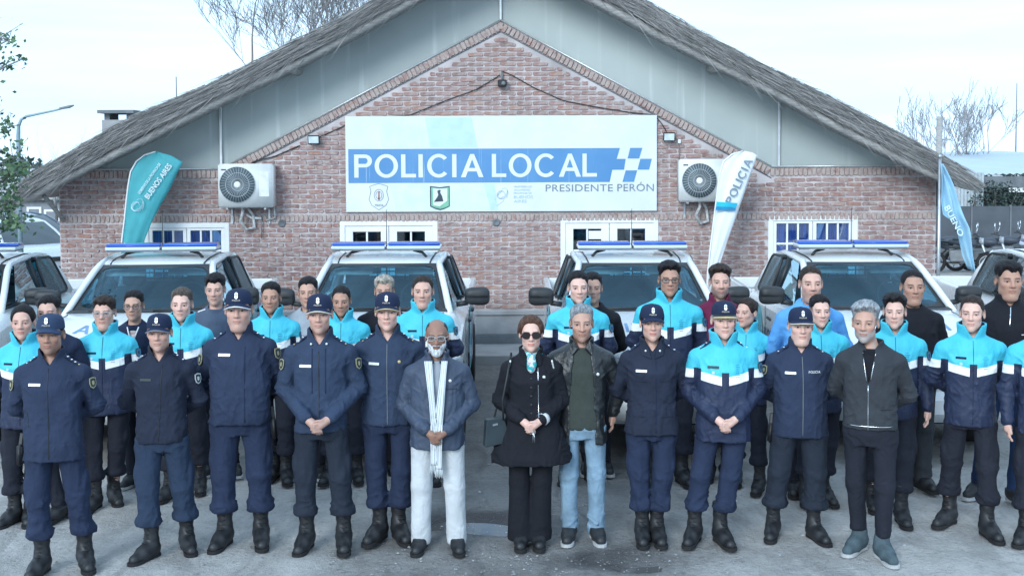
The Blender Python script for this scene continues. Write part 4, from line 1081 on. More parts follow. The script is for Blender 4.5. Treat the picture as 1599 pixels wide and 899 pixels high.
HW = .915
TOPY = [(-.02, .98), (.03, 1.02), (.10, 1.08), (.30, 1.145), (.7, 1.215), (1.15, 1.262), (1.30, 1.268), (1.6, 1.255), (3.75, 1.235)]
def topz(y): return float(np.interp(y, [q[0] for q in TOPY], [q[1] for q in TOPY]))
def hoodz(x, y):
    z = topz(y) + .022 * (1 - (x / HW) ** 2)
    if .35 < abs(x) < .62 and y < 1.2: z += .012 * math.sin((abs(x) - .35) / .27 * math.pi)      # raised power lines
    a = max(0.0, (abs(x) - .72) / (HW - .72)); return z - .10 * a ** 2.2
def arch(cy, r, n=9):      # from rear foot over the top to the front foot
    return [(cy + r * math.cos(R(t)), .385 + r * math.sin(R(t))) for t in np.linspace(8, 172, n)]
def make_truck(M_body):
    t = empty('police_pickup')
    # body shell from nose to cab back
    prof = [(.05, .40), (-.02, .52), (-.04, .70), (-.03, .90)] + [(y, None) for y in (-.005, .04, .10, .20, .35, .55, .8, 1.05, 1.25, 1.35, 1.6, 2.2, 3.0, 3.72)] + [(3.72, .42)] + [(3.5, .36), (1.47, .36)] + arch(.98, .44)[0:] + [(.5, .36)]
    xs = [-1, -.985, -.95, -.88, -.78, -.66, -.5, -.35, -.15, 0, .15, .35, .5, .66, .78, .88, .95, .985, 1]
    m = MB(); m.smooth = True; rows = []
    for u in xs:
        x = u * HW; row = []
        for (y, z) in prof:
            zz = hoodz(x, y) if z is None else z
            yy = y + (.20 * abs(u) ** 5 * max(0, 1 - max(0, y) / .6))
            xx = x
            if zz < .6: xx = x * (1 - .04 * (.6 - zz) / .2)
            row.append((xx, yy, zz))
        rows.append(row)
    m.grid([r + [r[0]] for r in rows]); m.smooth = False
    m.add(rows[0], [tuple(range(len(prof)))]); m.add(rows[-1], [tuple(range(len(prof)))[::-1]])
    body = m.build('body', M_body, t, auto=38)
    bm = bmesh.new(); bm.from_mesh(body.data); bmesh.ops.remove_doubles(bm, verts=bm.verts, dist=1e-4); bmesh.ops.recalc_face_normals(bm, faces=bm.faces); bm.to_mesh(body.data); bm.free(); body.data.set_sharp_from_angle(angle=R(38))
    # black deck under the glass: dashboard
    d = MB(); d.box((-.73, 1.36, 1.262), (.73, 3.66, 1.285)); d.box((-.70, 1.42, 1.285), (.70, 1.85, 1.315)); d.build('dashboard', pm('dash_dark', (.03, .035, .04), .8), t, bevel=.01)
    # hood edge seams and door seams
    for sx in (-1, 1):
        s = MB(); s.tube([(sx * .70, y, hoodz(.70, y) + .001) for y in (.12, .3, .6, .9, 1.2)], .005, 4); s.build('hood_seam', M_black, body)
        for y in (1.62, 2.60, 3.50):
            s = MB(); s.box((sx * (HW + .0005) - .0015, y - .006, .45), (sx * (HW + .0005) + .0015, y + .006, 1.16)); s.build('door_seam', M_black, body)
        for y in (2.42, 3.32):
            s = MB(); s.box((sx * HW - .01, y - .11, 1.02), (sx * HW + .035, y + .09, 1.055)); s.build('door_handle', M_black, t, bevel=.012)
        # livery sheets on the doors
        def sheet(nm, poly, mat, lift=.004):
            q = MB(); q.prism(poly, sx * (HW + lift), sx * (HW + lift - .002), 'yz'); q.build(nm, mat, body)
        sheet('livery_stripe', [(2.62, .42), (2.95, .42), (3.22, 1.12), (2.86, 1.12)], M_cyan_p)
        sheet('livery_stripe', [(2.97, .42), (3.48, .42), (3.48, 1.12), (3.24, 1.12)], M_blue_p)
        o = link('lettering', glyphs('POLICIA').mesh('lettering'), M_ldark, body)
        me = o.data; co = np.array([v.co[:] for v in me.vertices]); wd = co[:, 0].max()
        o.scale = (.95 / wd, .20, 1); o.rotation_euler = Euler((R(90), 0, R(90 * sx)), 'XYZ')
        o.location = (sx * (HW + .005), 2.15 - sx * .475, .72)
    # mirrored lettering on the hood
    g = glyphs('POLICIA').mesh('lettering'); co = np.array([v.co[:] for v in g.vertices]); wd = co[:, 0].max()
    bm = bmesh.new(); bm.from_mesh(g); bmesh.ops.subdivide_edges(bm, edges=bm.edges, cuts=2, use_grid_fill=True); bm.to_mesh(g); bm.free()
    for v in g.vertices:
        x = -(v.co.x / wd - .5) * .86; y = .42 + v.co.y * .26; v.co = (x, y, hoodz(x, y) + .004)
    g.flip_normals(); link('lettering', g, M_lblue, body)
    # roof
    st = [(1.99, 1.690), (2.06, 1.718), (2.18, 1.745), (2.4, 1.768), (2.8, 1.782), (3.15, 1.768), (3.36, 1.735), (3.45, 1.70)]
    m = MB(); m.smooth = True; rows = []
    for i, (y, z) in enumerate(st):
        hw = (.595, .605, .615, .625, .63, .625, .61, .595)[i]
        row = []
        for u in (-1, -.97, -.9, -.84, -.80, -.5, 0, .5, .80, .84, .9, .97, 1):
            row.append((u * hw, y + .05 * (u * u) * (1 if i < 2 else 0) - (.05 * u * u if i > 6 else 0), z - .028 * u * u - (.045 if abs(u) == 1 else 0) - (.010 if abs(u) in (.84,) else 0) + (.006 if abs(u) == .97 else 0)))
        rows.append(row)
    m.grid(rows); rf = m.build('roof', M_body, t); md = rf.modifiers.new('thick', 'SOLIDIFY'); md.thickness = .03; md.offset = -1
    for sx in (-1, 1):
        s = MB(); s.tube([(sx * .505 * (1 + .02 * i), y, z - .005) for i, (y, z) in enumerate(((2.12, 1.715), (2.3, 1.745), (2.8, 1.768), (3.3, 1.735)))], .008, 5); s.build('roof_gutter', M_black, rf)
        # pillars
        p = MB(); p.tube([(sx * .765, 1.30, 1.25), (sx * .70, 1.62, 1.45), (sx * .63, 1.94, 1.645), (sx * .607, 2.08, 1.70), (sx * .63, 2.45, 1.735), (sx * .632, 2.9, 1.74), (sx * .60, 3.4, 1.68)], [.035, .036, .036, .036, .035, .035, .04], 10)
        p.build('pillar', M_body, t)
        p = MB(); p.tube([(sx * .60, 3.38, 1.69), (sx * .70, 3.55, 1.45), (sx * .78, 3.64, 1.22)], [.05, .065, .075], 8); p.build('pillar', M_body, t)
        p = MB(); p.tube([(sx * .635, 2.58, 1.73), (sx * .80, 2.60, 1.24)], .032, 6); p.build('pillar', M_black, t)
        # side glass
        for nm, q in (('side_window', [(1.68, 1.26, .795), (2.56, 1.25, .815), (2.54, 1.715, .640), (2.16, 1.70, .630)]), ('side_window', [(2.64, 1.25, .815), (3.52, 1.24, .785), (3.34, 1.69, .615), (2.62, 1.72, .640)])):
            g = MB(); g.add([(sx * x, y, z) for y, z, x in q], [(0, 1, 2, 3)]); g.build(nm, M_ws, t)
        # steel guard frame over the rear side window
        fr = MB(); F = [(2.66, 1.27, .85), (3.50, 1.26, .83), (3.33, 1.69, .68), (2.66, 1.72, .70)]
        P = [Vector((sx * x, y, z)) for y, z, x in F]
        rp = []
        for i in range(4):
            a, b, c = P[i - 1], P[i], P[(i + 1) % 4]; rp += [b.lerp(a, .14), b + (a - b) * .04 + (c - b) * .04, b.lerp(c, .14)]
        fr.tube(rp, .016, 6, closed=True)
        fo = fr.build('window_guard', M_black, t)
        ms = MB(); ms.add([q * 1.0 for q in [P[0].lerp(P[2], .03), P[1].lerp(P[3], .03), P[2].lerp(P[0], .03), P[3].lerp(P[1], .03)]], [(0, 1, 2, 3)])
        gm = MB_('guard_mesh') if 'guard_mesh' not in MATS else None
        if gm:
            x, y, z = gm.xyz(); hole = ((y * 42).frac() - .5).abs().mx(((z * 42).frac() - .5).abs()).lt(.36)
            gm.color((.06, .08, .09)); gm.rough(.5); gm.L.new((hole.inv() * 1.0).mx(.62).v, gm.bs.inputs['Alpha'])
        ms.build('guard_mesh', MATS['guard_mesh'], fo)
        for k in (0, 3):
            a = P[k]; s = MB(); s.cbox(a + Vector((-sx * .02, 0, 0)), (.05, .05, .035)); s.build('hinge', M_black, fo, bevel=.006)
        # mirror
        mm = SDF(axis((-.17, .17, .012)), axis((-.11, .11, .012)), axis((-.14, .14, .012)))
        def mbox(X, Y, Z):
            q = np.abs(X / .135) ** 3.6 + np.abs((Y + .02 * (Z > 0)) / .078) ** 2.6 + np.abs(Z / (.098 + .05 * (X - .02))) ** 3.6
            return (q ** (1 / 3.2) - 1) * .075
        mm.add(mbox, ((-1, -1, -1), (1, 1, 1)), .01)
        V, Q = mm.mesh('mirror'); V[:, 0] *= sx
        if sx < 0: Q = Q[:, ::-1]
        mo = link('mirror', mesh_np('mirror', V, Q), M_black, t, loc=(sx * 1.035, 1.66, 1.39))
        gl = MB(); gl.prism([(-.105, -.07), (.105, -.075), (.115, .05), (-.10, .06)], .068, .074); gl.build('mirror_glass', M_chrome, mo)
        a = MB(); a.tube([(-sx * .22, 0, -.09), (-sx * .1, 0, -.07)], .028, 8); a.build('mirror_arm', M_black, mo)
        # head lamp, fog lamp
        h = MB(); h.smooth = True
        h.grid([[(sx * x, y, z) for x, y, z in ((.50, -.045, zz), (.66, -.02, zz), (.80, .06, zz), (.905, .22, zz + .02))] for zz in (.80, .86, .93, .965)]); ho = h.build('headlight', M_lamp, t); md = ho.modifiers.new('t', 'SOLIDIFY'); md.thickness = .04; md.offset = 1
        f = MB(); f.lathe([(.05, 0), (.05, .02)], 12, Matrix.Translation((sx * .62, -.06, .55)) @ Matrix.Rotation(R(90), 4, 'X')); f.build('fog_lamp', M_lamp, t)
    # windscreen with black frit band and cowl
    def wsP(u, v, lift=0):      # u -1..1, v 0..1 upward
        hb, ht = .735, .585; hw = hb + (ht - hb) * v
        y = 1.30 + .72 * v + .10 * (1 - abs(u) ** 2) * -1 + .10; z = 1.265 + .435 * v + .03 * v * (1 - v)
        return (u * hw, y - .02 - lift * .5 - .06 * (1 - u * u), z + lift + .012 * (1 - u * u) * v)
    m = MB(); m.smooth = True; m.grid([[wsP(u, v) for v in np.linspace(0, 1, 8)] for u in np.linspace(-1, 1, 14)]); ws = m.build('windscreen', M_ws, t)
    m = MB(); n = 24
    inner = lambda u, v: wsP(u * .93, .10 + .84 * v, .004)
    outer = lambda u, v: wsP(u, v, .004)
    ring = [(u, 0) for u in np.linspace(-1, 1, n)] + [(1, v) for v in np.linspace(0, 1, 8)[1:]] + [(u, 1) for u in np.linspace(1, -1, n)[1:]] + [(-1, v) for v in np.linspace(1, 0, 8)[1:-1]]
    def rnd_in(u, v):          # round the inner corners
        uu, vv = u, v
        if abs(u) > .9 and (v < .12 or v > .88): uu = math.copysign(.95, u); vv = min(max(v, .04), .96)
        return inner(uu, vv)
    V = [outer(*q) for q in ring] + [rnd_in(*q) for q in ring]; k = len(ring)
    m.add(V, [(i, (i + 1) % k, k + (i + 1) % k, k + i) for i in range(k)]); m.build('windscreen_border', M_black, ws)
    m = MB(); m.grid([[(u * .74, 1.30 - .075 * (1 - u * u) - .03, hoodz(u * .74, 1.27) + .004), (u * .73, 1.36 - .07 * (1 - u * u), 1.30)] for u in np.linspace(-1, 1, 14)]); m.build('cowl', M_black, t)
    for x0 in (-.5, .15):
        m = MB(); m.tube([(x0, 1.23, 1.305), (x0 + .5, 1.235, 1.315)], .009, 5); m.build('wiper', M_black, t)
    # sun visors, seats, wheel, rear wall with caged window
    for x in (-.33, .33):
        m = MB(); m.cbox((0, 0, 0), (.42, .012, .11), Matrix.Translation((x, 2.10, 1.625)) @ Matrix.Rotation(R(-38), 4, 'X')); m.build('sun_visor', M_visor, t, bevel=.005)
    for x in (-.36, .36):
        m = MB(); m.cbox((x, 2.55, 1.30), (.46, .12, .24)); so = m.build('seat', M_seat, t, bevel=.04, seg=2)
        m = MB(); m.cbox((x, 2.57, 1.49), (.26, .09, .17)); m.build('headrest', M_seat, so, bevel=.035, seg=2)
    m = MB(); m.cbox((0, 3.40, 1.31), (1.3, .12, .16)); m.build('seat', M_seat, t, bevel=.04, seg=2)
    m = MB(); m.tube([(.37 + .18 * math.cos(a), 2.02 + .07 * math.sin(a), 1.33 + .17 * math.sin(a)) for a in np.linspace(0, 6.283, 21)[:-1]], .014, 6, closed=True); m.build('steering_wheel', M_black, t)
    m = MB()
    m.box((-.62, 3.50, 1.26), (.62, 3.56, 1.43)); m.box((-.58, 3.44, 1.63), (.58, 3.5, 1.70)); m.box((-.62, 3.47, 1.43), (-.46, 3.53, 1.63)); m.box((.46, 3.47, 1.43), (.62, 3.53, 1.63)); m.build('cab_back', M_body, t)
    m = MB(); m.box((-.46, 3.49, 1.43), (.46, 3.496, 1.63)); m.build('rear_window', M_ws, t)
    m = MB()
    for k in range(9): x = -.44 + .11 * k; m.box((x - .008, 3.40, 1.40), (x + .008, 3.41, 1.66))
    for k in range(4): z = 1.42 + .07 * k; m.box((-.5, 3.411, z - .007), (.5, 3.42, z + .007))
    m.build('prisoner_cage', M_black, t)
    # grille, bumper, plate
    m = MB(); m.box((-.48, -.075, .76), (.48, .02, .965)); go = m.build('grille', M_black, t, bevel=.02)
    for z in (.80, .86, .92):
        m = MB(); m.box((-.45, -.085, z), (.45, -.0755, z + .022)); m.build('grille_bar', M_chrome, go)
    m = MB(); m.prism([(-.9, .10), (-.70, -.06), (-.4, -.12), (.4, -.12), (.70, -.06), (.9, .10), (.9, .3), (-.9, .3)], .42, .70, 'xy'); m.build('bumper', M_body, t, bevel=.03, seg=2)
    m = MB(); m.box((-.20, -.132, .50), (.20, -.1205, .63)); m.build('number_plate', M_white, t)
    # light bar
    lb = MB(); lb.box((-.60, 2.30, 1.825), (.60, 2.58, 1.845)); lo = lb.build('light_bar', M_grey, t, bevel=.006)
    for a, b, s in ((-.61, -.012, 0), (.012, .61, 0)):
        m = MB(); m.box((a, 2.285, 1.845), (b, 2.595, 1.880)); m.build('lower_lens', M_lens_c, lo, bevel=.008)
        m = MB(); m.box((a + .004, 2.29, 1.8815), (b - .004, 2.59, 1.912)); m.build('upper_lens', M_lens_b, lo, bevel=.012, seg=2)
    m = MB(); m.tube([(0, 2.4, 1.83), (0, 2.4, 2.28)], [.006, .003], 5); m.build('aerial', M_black, t)
    for x in (-.40, .40):
        m = MB(); m.tube([(x * 1.12, 2.36, 1.752), (x * 1.0, 2.38, 1.80), (x * .75, 2.40, 1.825)], .016, 6); m.build('foot', M_black, lo)
    # wheels
    for sx in (-1, 1):
        for y in (.98, 4.10):
            wh = empty('wheel', (sx * .80, y, .385)); wh.parent = t
            M = Matrix.Rotation(R(90), 4, 'Y')
            ty = MB(); ty.lathe([(.24, -.11), (.36, -.125), (.385, -.09), (.385, .09), (.36, .125), (.24, .11)], 28, M); ty.build('tyre', M_rubber, wh)
            ri = MB(); ri.lathe([(.235, -.09), (.235, .09), (.2, .10), (.06, .07), (.05, .10), (.01, .10)] if sx > 0 else [(.235, .09), (.235, -.09), (.2, -.10), (.06, -.07), (.05, -.10), (.01, -.10)], 20, M); ri.build('rim', M_steel, wh)
    # bed
    b = MB()
    for sx in (-1, 1):
        pr = [(3.78, .48), (3.78, 1.22), (5.18, 1.235), (5.24, 1.22), (5.25, .60), (5.15, .50)] + arch(4.10, .44)
        b.prism(pr, sx * HW, sx * (HW - .07), 'yz')
    b.box((-HW + .07, 3.78, .6), (HW - .07, 3.83, 1.22)); b.box((-HW + .07, 3.83, .66), (HW - .07, 5.18, .70))
    bd = b.build('bed', M_body, t, bevel=.012)
    m = MB(); m.box((-HW + .072, 5.181, .62), (HW - .072, 5.24, 1.225)); m.build('tailgate', M_body, t, bevel=.012)
    # ribbed metal bench boxes in the bed
    for sx in (-1, 1):
        m = MB(); m.box((sx * .60 - .22, 3.86, .70), (sx * .60 + .22, 5.12, 1.10)); bo = m.build('bench', M_tw if M_body is M_tw else M_body, bd, bevel=.02)
        m = MB()
        for k in range(20): m.box((sx * .60 - .20, 3.90 + .06 * k, 1.10), (sx * .60 + .20, 3.925 + .06 * k, 1.108))
        mo = m.build('tread_ribs', M_steel, bo); mo['kind'] = 'stuff'
    # under-body mass so that no daylight shows through
    m = MB(); m.box((-.6, .2, .34), (.6, 5.0, .50)); m.build('chassis', M_black, t)
    return t
truck0 = make_truck(M_tw)
TR = [(-6.20, 10.8, 5, 'white police pickup cut off at the left edge, cyan and blue stripes on its door'),
      (-3.93, 10.75, 4, 'white police pickup with blue light bar parked behind the teal feather banner'),
      (-1.41, 10.75, 0, 'white police pickup with blue light bar under the left half of the long sign'),
      (1.34, 10.7, 0, 'white police pickup with blue light bar under the right half of the long sign'),
      (3.80, 10.7, -1, 'white police pickup with blue light bar in front of the right curtained window'),
      (6.38, 10.7, -3, 'white police pickup cut off at the right edge of the photo beside the limp flag')]
for i, (x, y, rz, lab) in enumerate(TR):
    o = truck0 if i == 0 else copy_tree(truck0)
    a = R(rz); d = 2.45     # keep the light bar where it is seen
    o.location = (x - d * -math.sin(a) * 1.0 if False else x + d * math.sin(a), y, 0); o.rotation_euler = (0, 0, a)
    tag(o, lab, 'pickup', 'police pickups parked in a row')
M_ws_dark = MB_('car_glass'); M_ws_dark.color((.03, .045, .055)); M_ws_dark.rough(.06); M_ws_dark.set(Specular_IOR_Level=.7); M_ws_dark = M_ws_dark.m
M_csilver = mat_carpaint('car_silver', (.50, .55, .60)); M_cwhite = mat_carpaint('car_white', (.68, .72, .75)); M_cdark = mat_carpaint('car_navy', (.03, .05, .09))
for paint, px, py, Y, rz, lab in ((M_csilver, 88, 428, 26.6, 46, 'silver hatchback parked against the left corner of the police station'),
                                 (M_cwhite, 38, 425, 26.2, 50, 'pale car parked left of the silver hatchback, under the tree leaves'),
                                 (M_cdark, 120, 400, 30.5, 62, 'dark car parked behind the silver hatchback')):
    c = make_car(paint); q = W(px, py, Y); c.location = (q.x, Y, 0); c.rotation_euler = (0, 0, R(rz)); tag(c, lab, 'car', 'cars parked left of the station')
# chimney and aerial beyond the roof
def chimney():
    Y = YF + 5; a, b = W(168, 205, Y), W(215, 188, Y); r = empty('chimney', ((a.x + b.x) / 2, Y, 0)); tag(r, 'square rendered chimney with a slab cap rising behind the left roof slope', 'chimney'); w = (b.x - a.x) / 2
    m = MB(); m.box((-w, -.3, .1), (w, .3, b.z)); m.build('shaft', M_cement, r); m = MB(); m.box((-w - .05, -.4, b.z + .12), (w + .05, .4, b.z + .18)); m.build('cap_slab', M_cement_dk, r)
    for x in (-w + .08, w - .08): m = MB(); m.box((x - .05, -.25, b.z), (x + .05, .25, b.z + .12)); m.build('cap_foot', M_cement_dk, r)
chimney()
p = W(275, 120, 24); m = MB(); m.tube([(0, 0, 0), (0, 0, p.z)], [.02, .012], 6); o = m.build('aerial_mast', M_grey); o.location = (p.x, 24, 0); tag(o, 'thin aerial mast standing behind the left roof slope', 'mast')
p = W(1588, 130, 70); m = MB(); m.tube([(0, 0, 0), (0, 0, p.z)], [.06, .025], 6); o = m.build('aerial_mast', M_grey); o.location = (p.x, 70, 0); tag(o, 'tall thin mast on the horizon at the far right', 'mast')
p = W(1467, 182, 40); r = empty('utility_pole', (p.x, 40, 0)); tag(r, 'wooden utility pole in front of the distant bare trees at right', 'pole'); m = MB(); m.tube([(0, 0, 0), (0, 0, p.z)], [.13, .10], 8); m.build('post', M_wood, r); m = MB(); m.tube([(.1, 0, p.z - .8), (.4, 0, p.z - .75), (.42, 0, p.z - .55)], .025, 5); m.build('bracket_arm', M_steel, r)
# ================================================================== right background
def shed():
    Y0, Y1 = 35.0, 58.0; a = W(1486, 272, Y0); r = empty('shed', (a.x, Y0, 0)); tag(r, 'open shed with a pale corrugated metal roof at the right', 'shed')
    zf, zb = a.z - .12, W(1490, 243, Y1).z - .1; w = 11.0
    m = MB(); m.smooth = False; n = 110; rows = []
    for k in range(n + 1):
        x = -.35 + (w + .35) * k / n; dz = .022 * (1 if k % 2 else -1); rows.append([(x, -.3, zf + dz + .10 + x * .018), (x, Y1 - Y0, zb + dz + .1 + x * .018)])
    m.grid(rows); o = m.build('roof', pm('sheet_metal', (.46, .53, .58), .45, metal=.3, var=.08, vs=1.2), r); md = o.modifiers.new('t', 'SOLIDIFY'); md.thickness = .01
    m = MB(); m.box((-.3, -.28, zf - .28), (w, -.20, zf + .05)); m.build('fascia', M_cement_dk, r)
    for x in (0.0, 3.6, 7.2): m = MB(); m.box((x, -.1, 0), (x + .14, .04, zf - .02)); m.build('post', M_wood, r)
    m = MB(); m.box((-.2, 3.0, 0), (w, 3.15, zf)); m.build('back_wall', pm('shed_dark', (.05, .055, .06), .9, var=.3), r)
    m = MB(); m.box((1.6, -.26, zf - .42), (w, -.21, zf - .285)); m.build('valance', M_white, r)
shed()
def hedge():
    rs = random.Random(31); Y = 33.6; V, F, A = [], [], []; a = W(1535, 340, Y); r = empty('hedge', (a.x, Y, 0)); tag(r, 'dark evergreen shrub leaning over the grey fence under the shed roof', 'shrub')
    m = MB()
    for k in range(9): m.tube([(k * .28, 0, 0), (k * .28 + rs.uniform(-.2, .2), .1, 1.2), (k * .28 + rs.uniform(-.3, .3), 0, 1.9)], [.04, .03, .012], 5)
    m.build('stems', M_bark, r)
    for k in range(2600):
        c = Vector((rs.uniform(-.25, 3.4), rs.uniform(-.35, .6), rs.uniform(1.0, 2.05))); c.z += .10 * math.sin(c.x * 4) + rs.gauss(0, .05)
        leaf_quads([c], rs, .085, V, F, A)
    link('crown', mesh_np('crown', V, F, smooth=False, attrs={'lr': ('FLOAT', A)}), M_leaf2, r)
hedge()
def fence():
    Y = 31.6; a, b = W(1455, 430, Y), W(1700, 320, Y); r = empty('panel_fence', (a.x, Y, 0)); tag(r, 'grey panel fence behind the parked motorcycles', 'fence'); top = W(1540, 322, Y).z; w = b.x - a.x; n = 4
    mat = pm('fence_grey', (.085, .095, .11), .8, var=.15, vs=2)
    for k in range(n):
        m = MB(); m.box((w * k / n + .02, 0, .42), (w * (k + 1) / n - .02, .04, top)); m.build('panel', mat, r, bevel=.004)
    for k in range(n + 1): m = MB(); m.box((w * k / n - .02, -.02, 0), (w * k / n + .02, .06, top + .03)); m.build('post', M_cement_dk, r)
    m = MB(); m.box((0, .01, .05), (w, .05, .40)); m.build('kick_board', pm('fence_dark', (.05, .055, .065), .8), r)
    m = MB(); m.tube([(0, -.35, .62), (w, -.35, .62)], .02, 6); m.build('rail', M_steel, r)
fence()
def sheet_wall():
    p = W(1498, 345, 34.4); m = MB(); n = 24
    m.grid([[(-.5 + 1.2 * k / n, .03 * (k % 2), z) for z in (0, 2.4)] for k in range(n + 1)]); o = m.build('sheet_wall', pm('pale_sheet', (.42, .47, .50), .6)); o.location = (p.x, 34.4, 0); tag(o, 'pale corrugated sheet wall seen between the right eave and the shrub', 'wall'); md = o.modifiers.new('t', 'SOLIDIFY'); md.thickness = .01
sheet_wall()
M_mred = pm('bike_paint_dark', (.02, .025, .035), .25, coat=.6); M_mwhite = pm('bike_paint_grey', (.05, .06, .08), .5)
def make_bike():
    t = empty('motorcycle'); B = lambda n, mb, mat, par=t, **k: mb.build(n, mat, par, **k)
    for y in (-.66, .66):
        w = empty('wheel', (0, y, .30)); w.parent = t; M = Matrix.Rotation(R(90), 4, 'Y')
        q = MB(); q.tube([(0, .255 * math.cos(a), .255 * math.sin(a)) for a in np.linspace(0, 6.283, 25)[:-1]], .048, 8, closed=True); B('tyre', q, M_rubber, w)
        q = MB(); q.tube([(0, .205 * math.cos(a), .205 * math.sin(a)) for a in np.linspace(0, 6.283, 21)[:-1]], .014, 6, closed=True)
        for k in range(5): a = k * 1.2566; q.tube([(0, 0, 0), (0, .2 * math.cos(a), .2 * math.sin(a))], .014, 5)
        B('rim', q, M_steel, w)
    q = MB(); q.tube([(0, -.66, .30), (0, -.60, .55), (0, -.46, .98)], .032, 8); B('fork', q, M_steel)
    q = MB(); q.tube([(-.36, -.30, 1.06), (-.22, -.40, 1.05), (0, -.44, 1.0), (.22, -.40, 1.05), (.36, -.30, 1.06)], .016, 6); hb = B('handlebar', q, M_black)
    for sx in (-1, 1):
        q = MB(); q.tube([(sx * .27, -.36, 1.06), (sx * .34, -.40, 1.24)], .008, 5); q.lathe([(.0, 0), (.07, .004), (.07, .02), (.0, .026)], 12, Matrix.Translation((sx * .36, -.38, 1.28)) @ Matrix.Rotation(R(90), 4, 'X')); B('mirror', q, M_chrome, hb)
    q = MB(); q.lathe([(.09, 0), (.095, .05), (.05, .12)], 14, Matrix.Translation((0, -.56, .88)) @ Matrix.Rotation(R(-90), 4, 'X')); B('headlight', q, M_lamp)
    s = SDF(axis((-.18, .18, .02)), axis((-.45, .25, .02)), axis((.55, 1.0, .02))); s.add(*ell((0, -.16, .82), (.13, .26, .12)), k=.03); V, Q = s.mesh('t'); link('tank', mesh_np('tank', V, Q), M_mwhite, t)
    q = MB(); q.prism([(.02, .78), (.75, .84), (.72, .92), (.30, .86), (.02, .88)], -.12, .12, 'yz'); B('seat', q, M_seat, bevel=.03)
    q = MB(); q.prism([(-.30, .34), (.26, .32), (.30, .62), (-.26, .66)], -.14, .14, 'yz'); B('engine', q, M_grey, bevel=.03)
    q = MB(); q.prism([(.30, .62), (.86, .80), (.84, .86), (.30, .78)], -.10, .10, 'yz'); B('tail_fairing', q, M_mred, bevel=.02)
    q = MB(); q.tube([(.15, -.15, .30), (.16, .2, .27), (.17, .75, .42)], [.022, .03, .045], 8); B('exhaust', q, M_steel)
    q = MB(); q.tube([(0, -.46, .95), (0, -.2, .70), (0, .3, .70), (0, .66, .34)], .026, 6); q.tube([(0, -.3, .62), (0, .05, .30), (0, .66, .30)], .024, 6); B('frame', q, M_black)
    q = MB(); q.prism([(-.90, .50), (-.66, .60), (-.42, .52), (-.42, .54), (-.66, .63), (-.90, .53)], -.06, .06, 'yz'); B('mudguard', q, M_mred, bevel=.01)
    q = MB(); q.box((-.09, .87, .55), (.09, .885, .68)); B('number_plate', q, M_white); return t
bk = make_bike()
for i, (px, Y, rz, lab) in enumerate(((1474, 29.6, 75, 'motorcycle standing closest to the flagpole, partly behind it'), (1500, 28.6, 66, 'dark motorcycle standing behind the limp blue flag'), (1532, 29.0, 58, 'motorcycle with raised round mirrors right of the limp flag'), (1566, 29.6, 62, 'motorcycle seen above the cab of the rightmost pickup'))):
    o = bk if i == 0 else copy_tree(bk); p = W(px, 430, Y); o.location = (p.x, Y, 0); o.scale = (.92, .92, .92); o.rotation_euler = (0, R(0), R(rz)); tag(o, lab, 'motorcycle', 'motorcycles parked by the grey fence')
# distant tree line closing the horizon
def far_trees(x0, x1, Y, h, seed, label):
    rs = random.Random(seed); V, F, A = [], [], []
    n = int((x1 - x0) / .5)
    for k in range(n * 14):
        x = rs.uniform(x0, x1); top = h * (.65 + .35 * math.sin(x * .21 + seed) * math.sin(x * .057 + 1)); leaf_quads([Vector((x, Y + rs.uniform(-3, 3), rs.random() ** .8 * top))], rs, .7, V, F, A)
    o = link('tree_line', mesh_np('tree_line', V, F, smooth=False, attrs={'lr': ('FLOAT', A)}), M_leaf2); o['kind'] = 'stuff'; tag(o, label, 'trees')
far_trees(-95, -28, 120, 3.4, 3, 'far belt of trees on the horizon at the left')
far_trees(30, 110, 120, 3.2, 7, 'far belt of trees on the horizon at the right')
# ================================================================== people
def mat_cloth(name, c, rough=.85, var=.12, fold=.5, sheen=.0, fs=9, spec=.25):
    b = MB_(name); n = b.noise(5, 5); f = b.noise(fs, 4, .5, stretch=(1.3, 1.3, .8), dist=1.2); w = b.noise(350, 2)
    b.color(b.mix(b.ramp(n, .3, .7), tuple(q * (1 - var) for q in c), tuple(q * (1 + var) for q in c)))
    b.rough(rough); b.set(Specular_IOR_Level=spec, Sheen_Weight=sheen, Sheen_Roughness=.5)
    f2 = b.noise(26, 4, .55, stretch=(1, 1, .7), dist=.8); b.bump(f + f2 * .35 + w * .05, fold, .022); return b.m
NAVY = (.020, .034, .080)
C_ = {}
for nm, c, kw in (('cloth_navy', (.024, .034, .068), {}), ('cloth_navy_soft', (.030, .045, .084), {}), ('cloth_navy_dark', (.016, .024, .055), {}), ('cloth_midnight', (.018, .023, .042), {}),
                  ('cloth_trouser_navy', (.020, .029, .062), {}), ('cloth_trouser_blue', (.023, .037, .070), {}), ('cloth_trouser_slate', (.018, .024, .038), {}), ('cloth_trouser_dark', (.016, .018, .028), {}),
                  ('cloth_slate', (.044, .060, .098), dict(rough=.6, spec=.4)), ('cloth_white', (.52, .54, .56), {}), ('cloth_black', (.010, .011, .016), {}),
                  ('leather_black', (.016, .019, .022), dict(rough=.38, spec=.55)), ('cloth_olive', (.040, .048, .043), {}), ('cloth_jeans', (.20, .29, .38), dict(var=.25)), ('cloth_charcoal', (.034, .038, .046), {}),
                  ('cloth_grey', (.30, .33, .37), {}), ('cloth_steel', (.075, .10, .15), {}), ('cloth_sky', (.12, .32, .66), {}), ('cloth_royal', (.03, .13, .45), {}), ('cloth_maroon', (.12, .014, .05), {}), ('cloth_jeans_dark', (.02, .04, .10), {}),
                  ('knit_scarf', (.60, .64, .66), {}), ('cap_navy', (.016, .024, .058), dict(fold=.1)), ('cap_soft', (.032, .05, .10), dict(fold=.1))):
    C_[nm] = mat_cloth(nm, c, **kw)
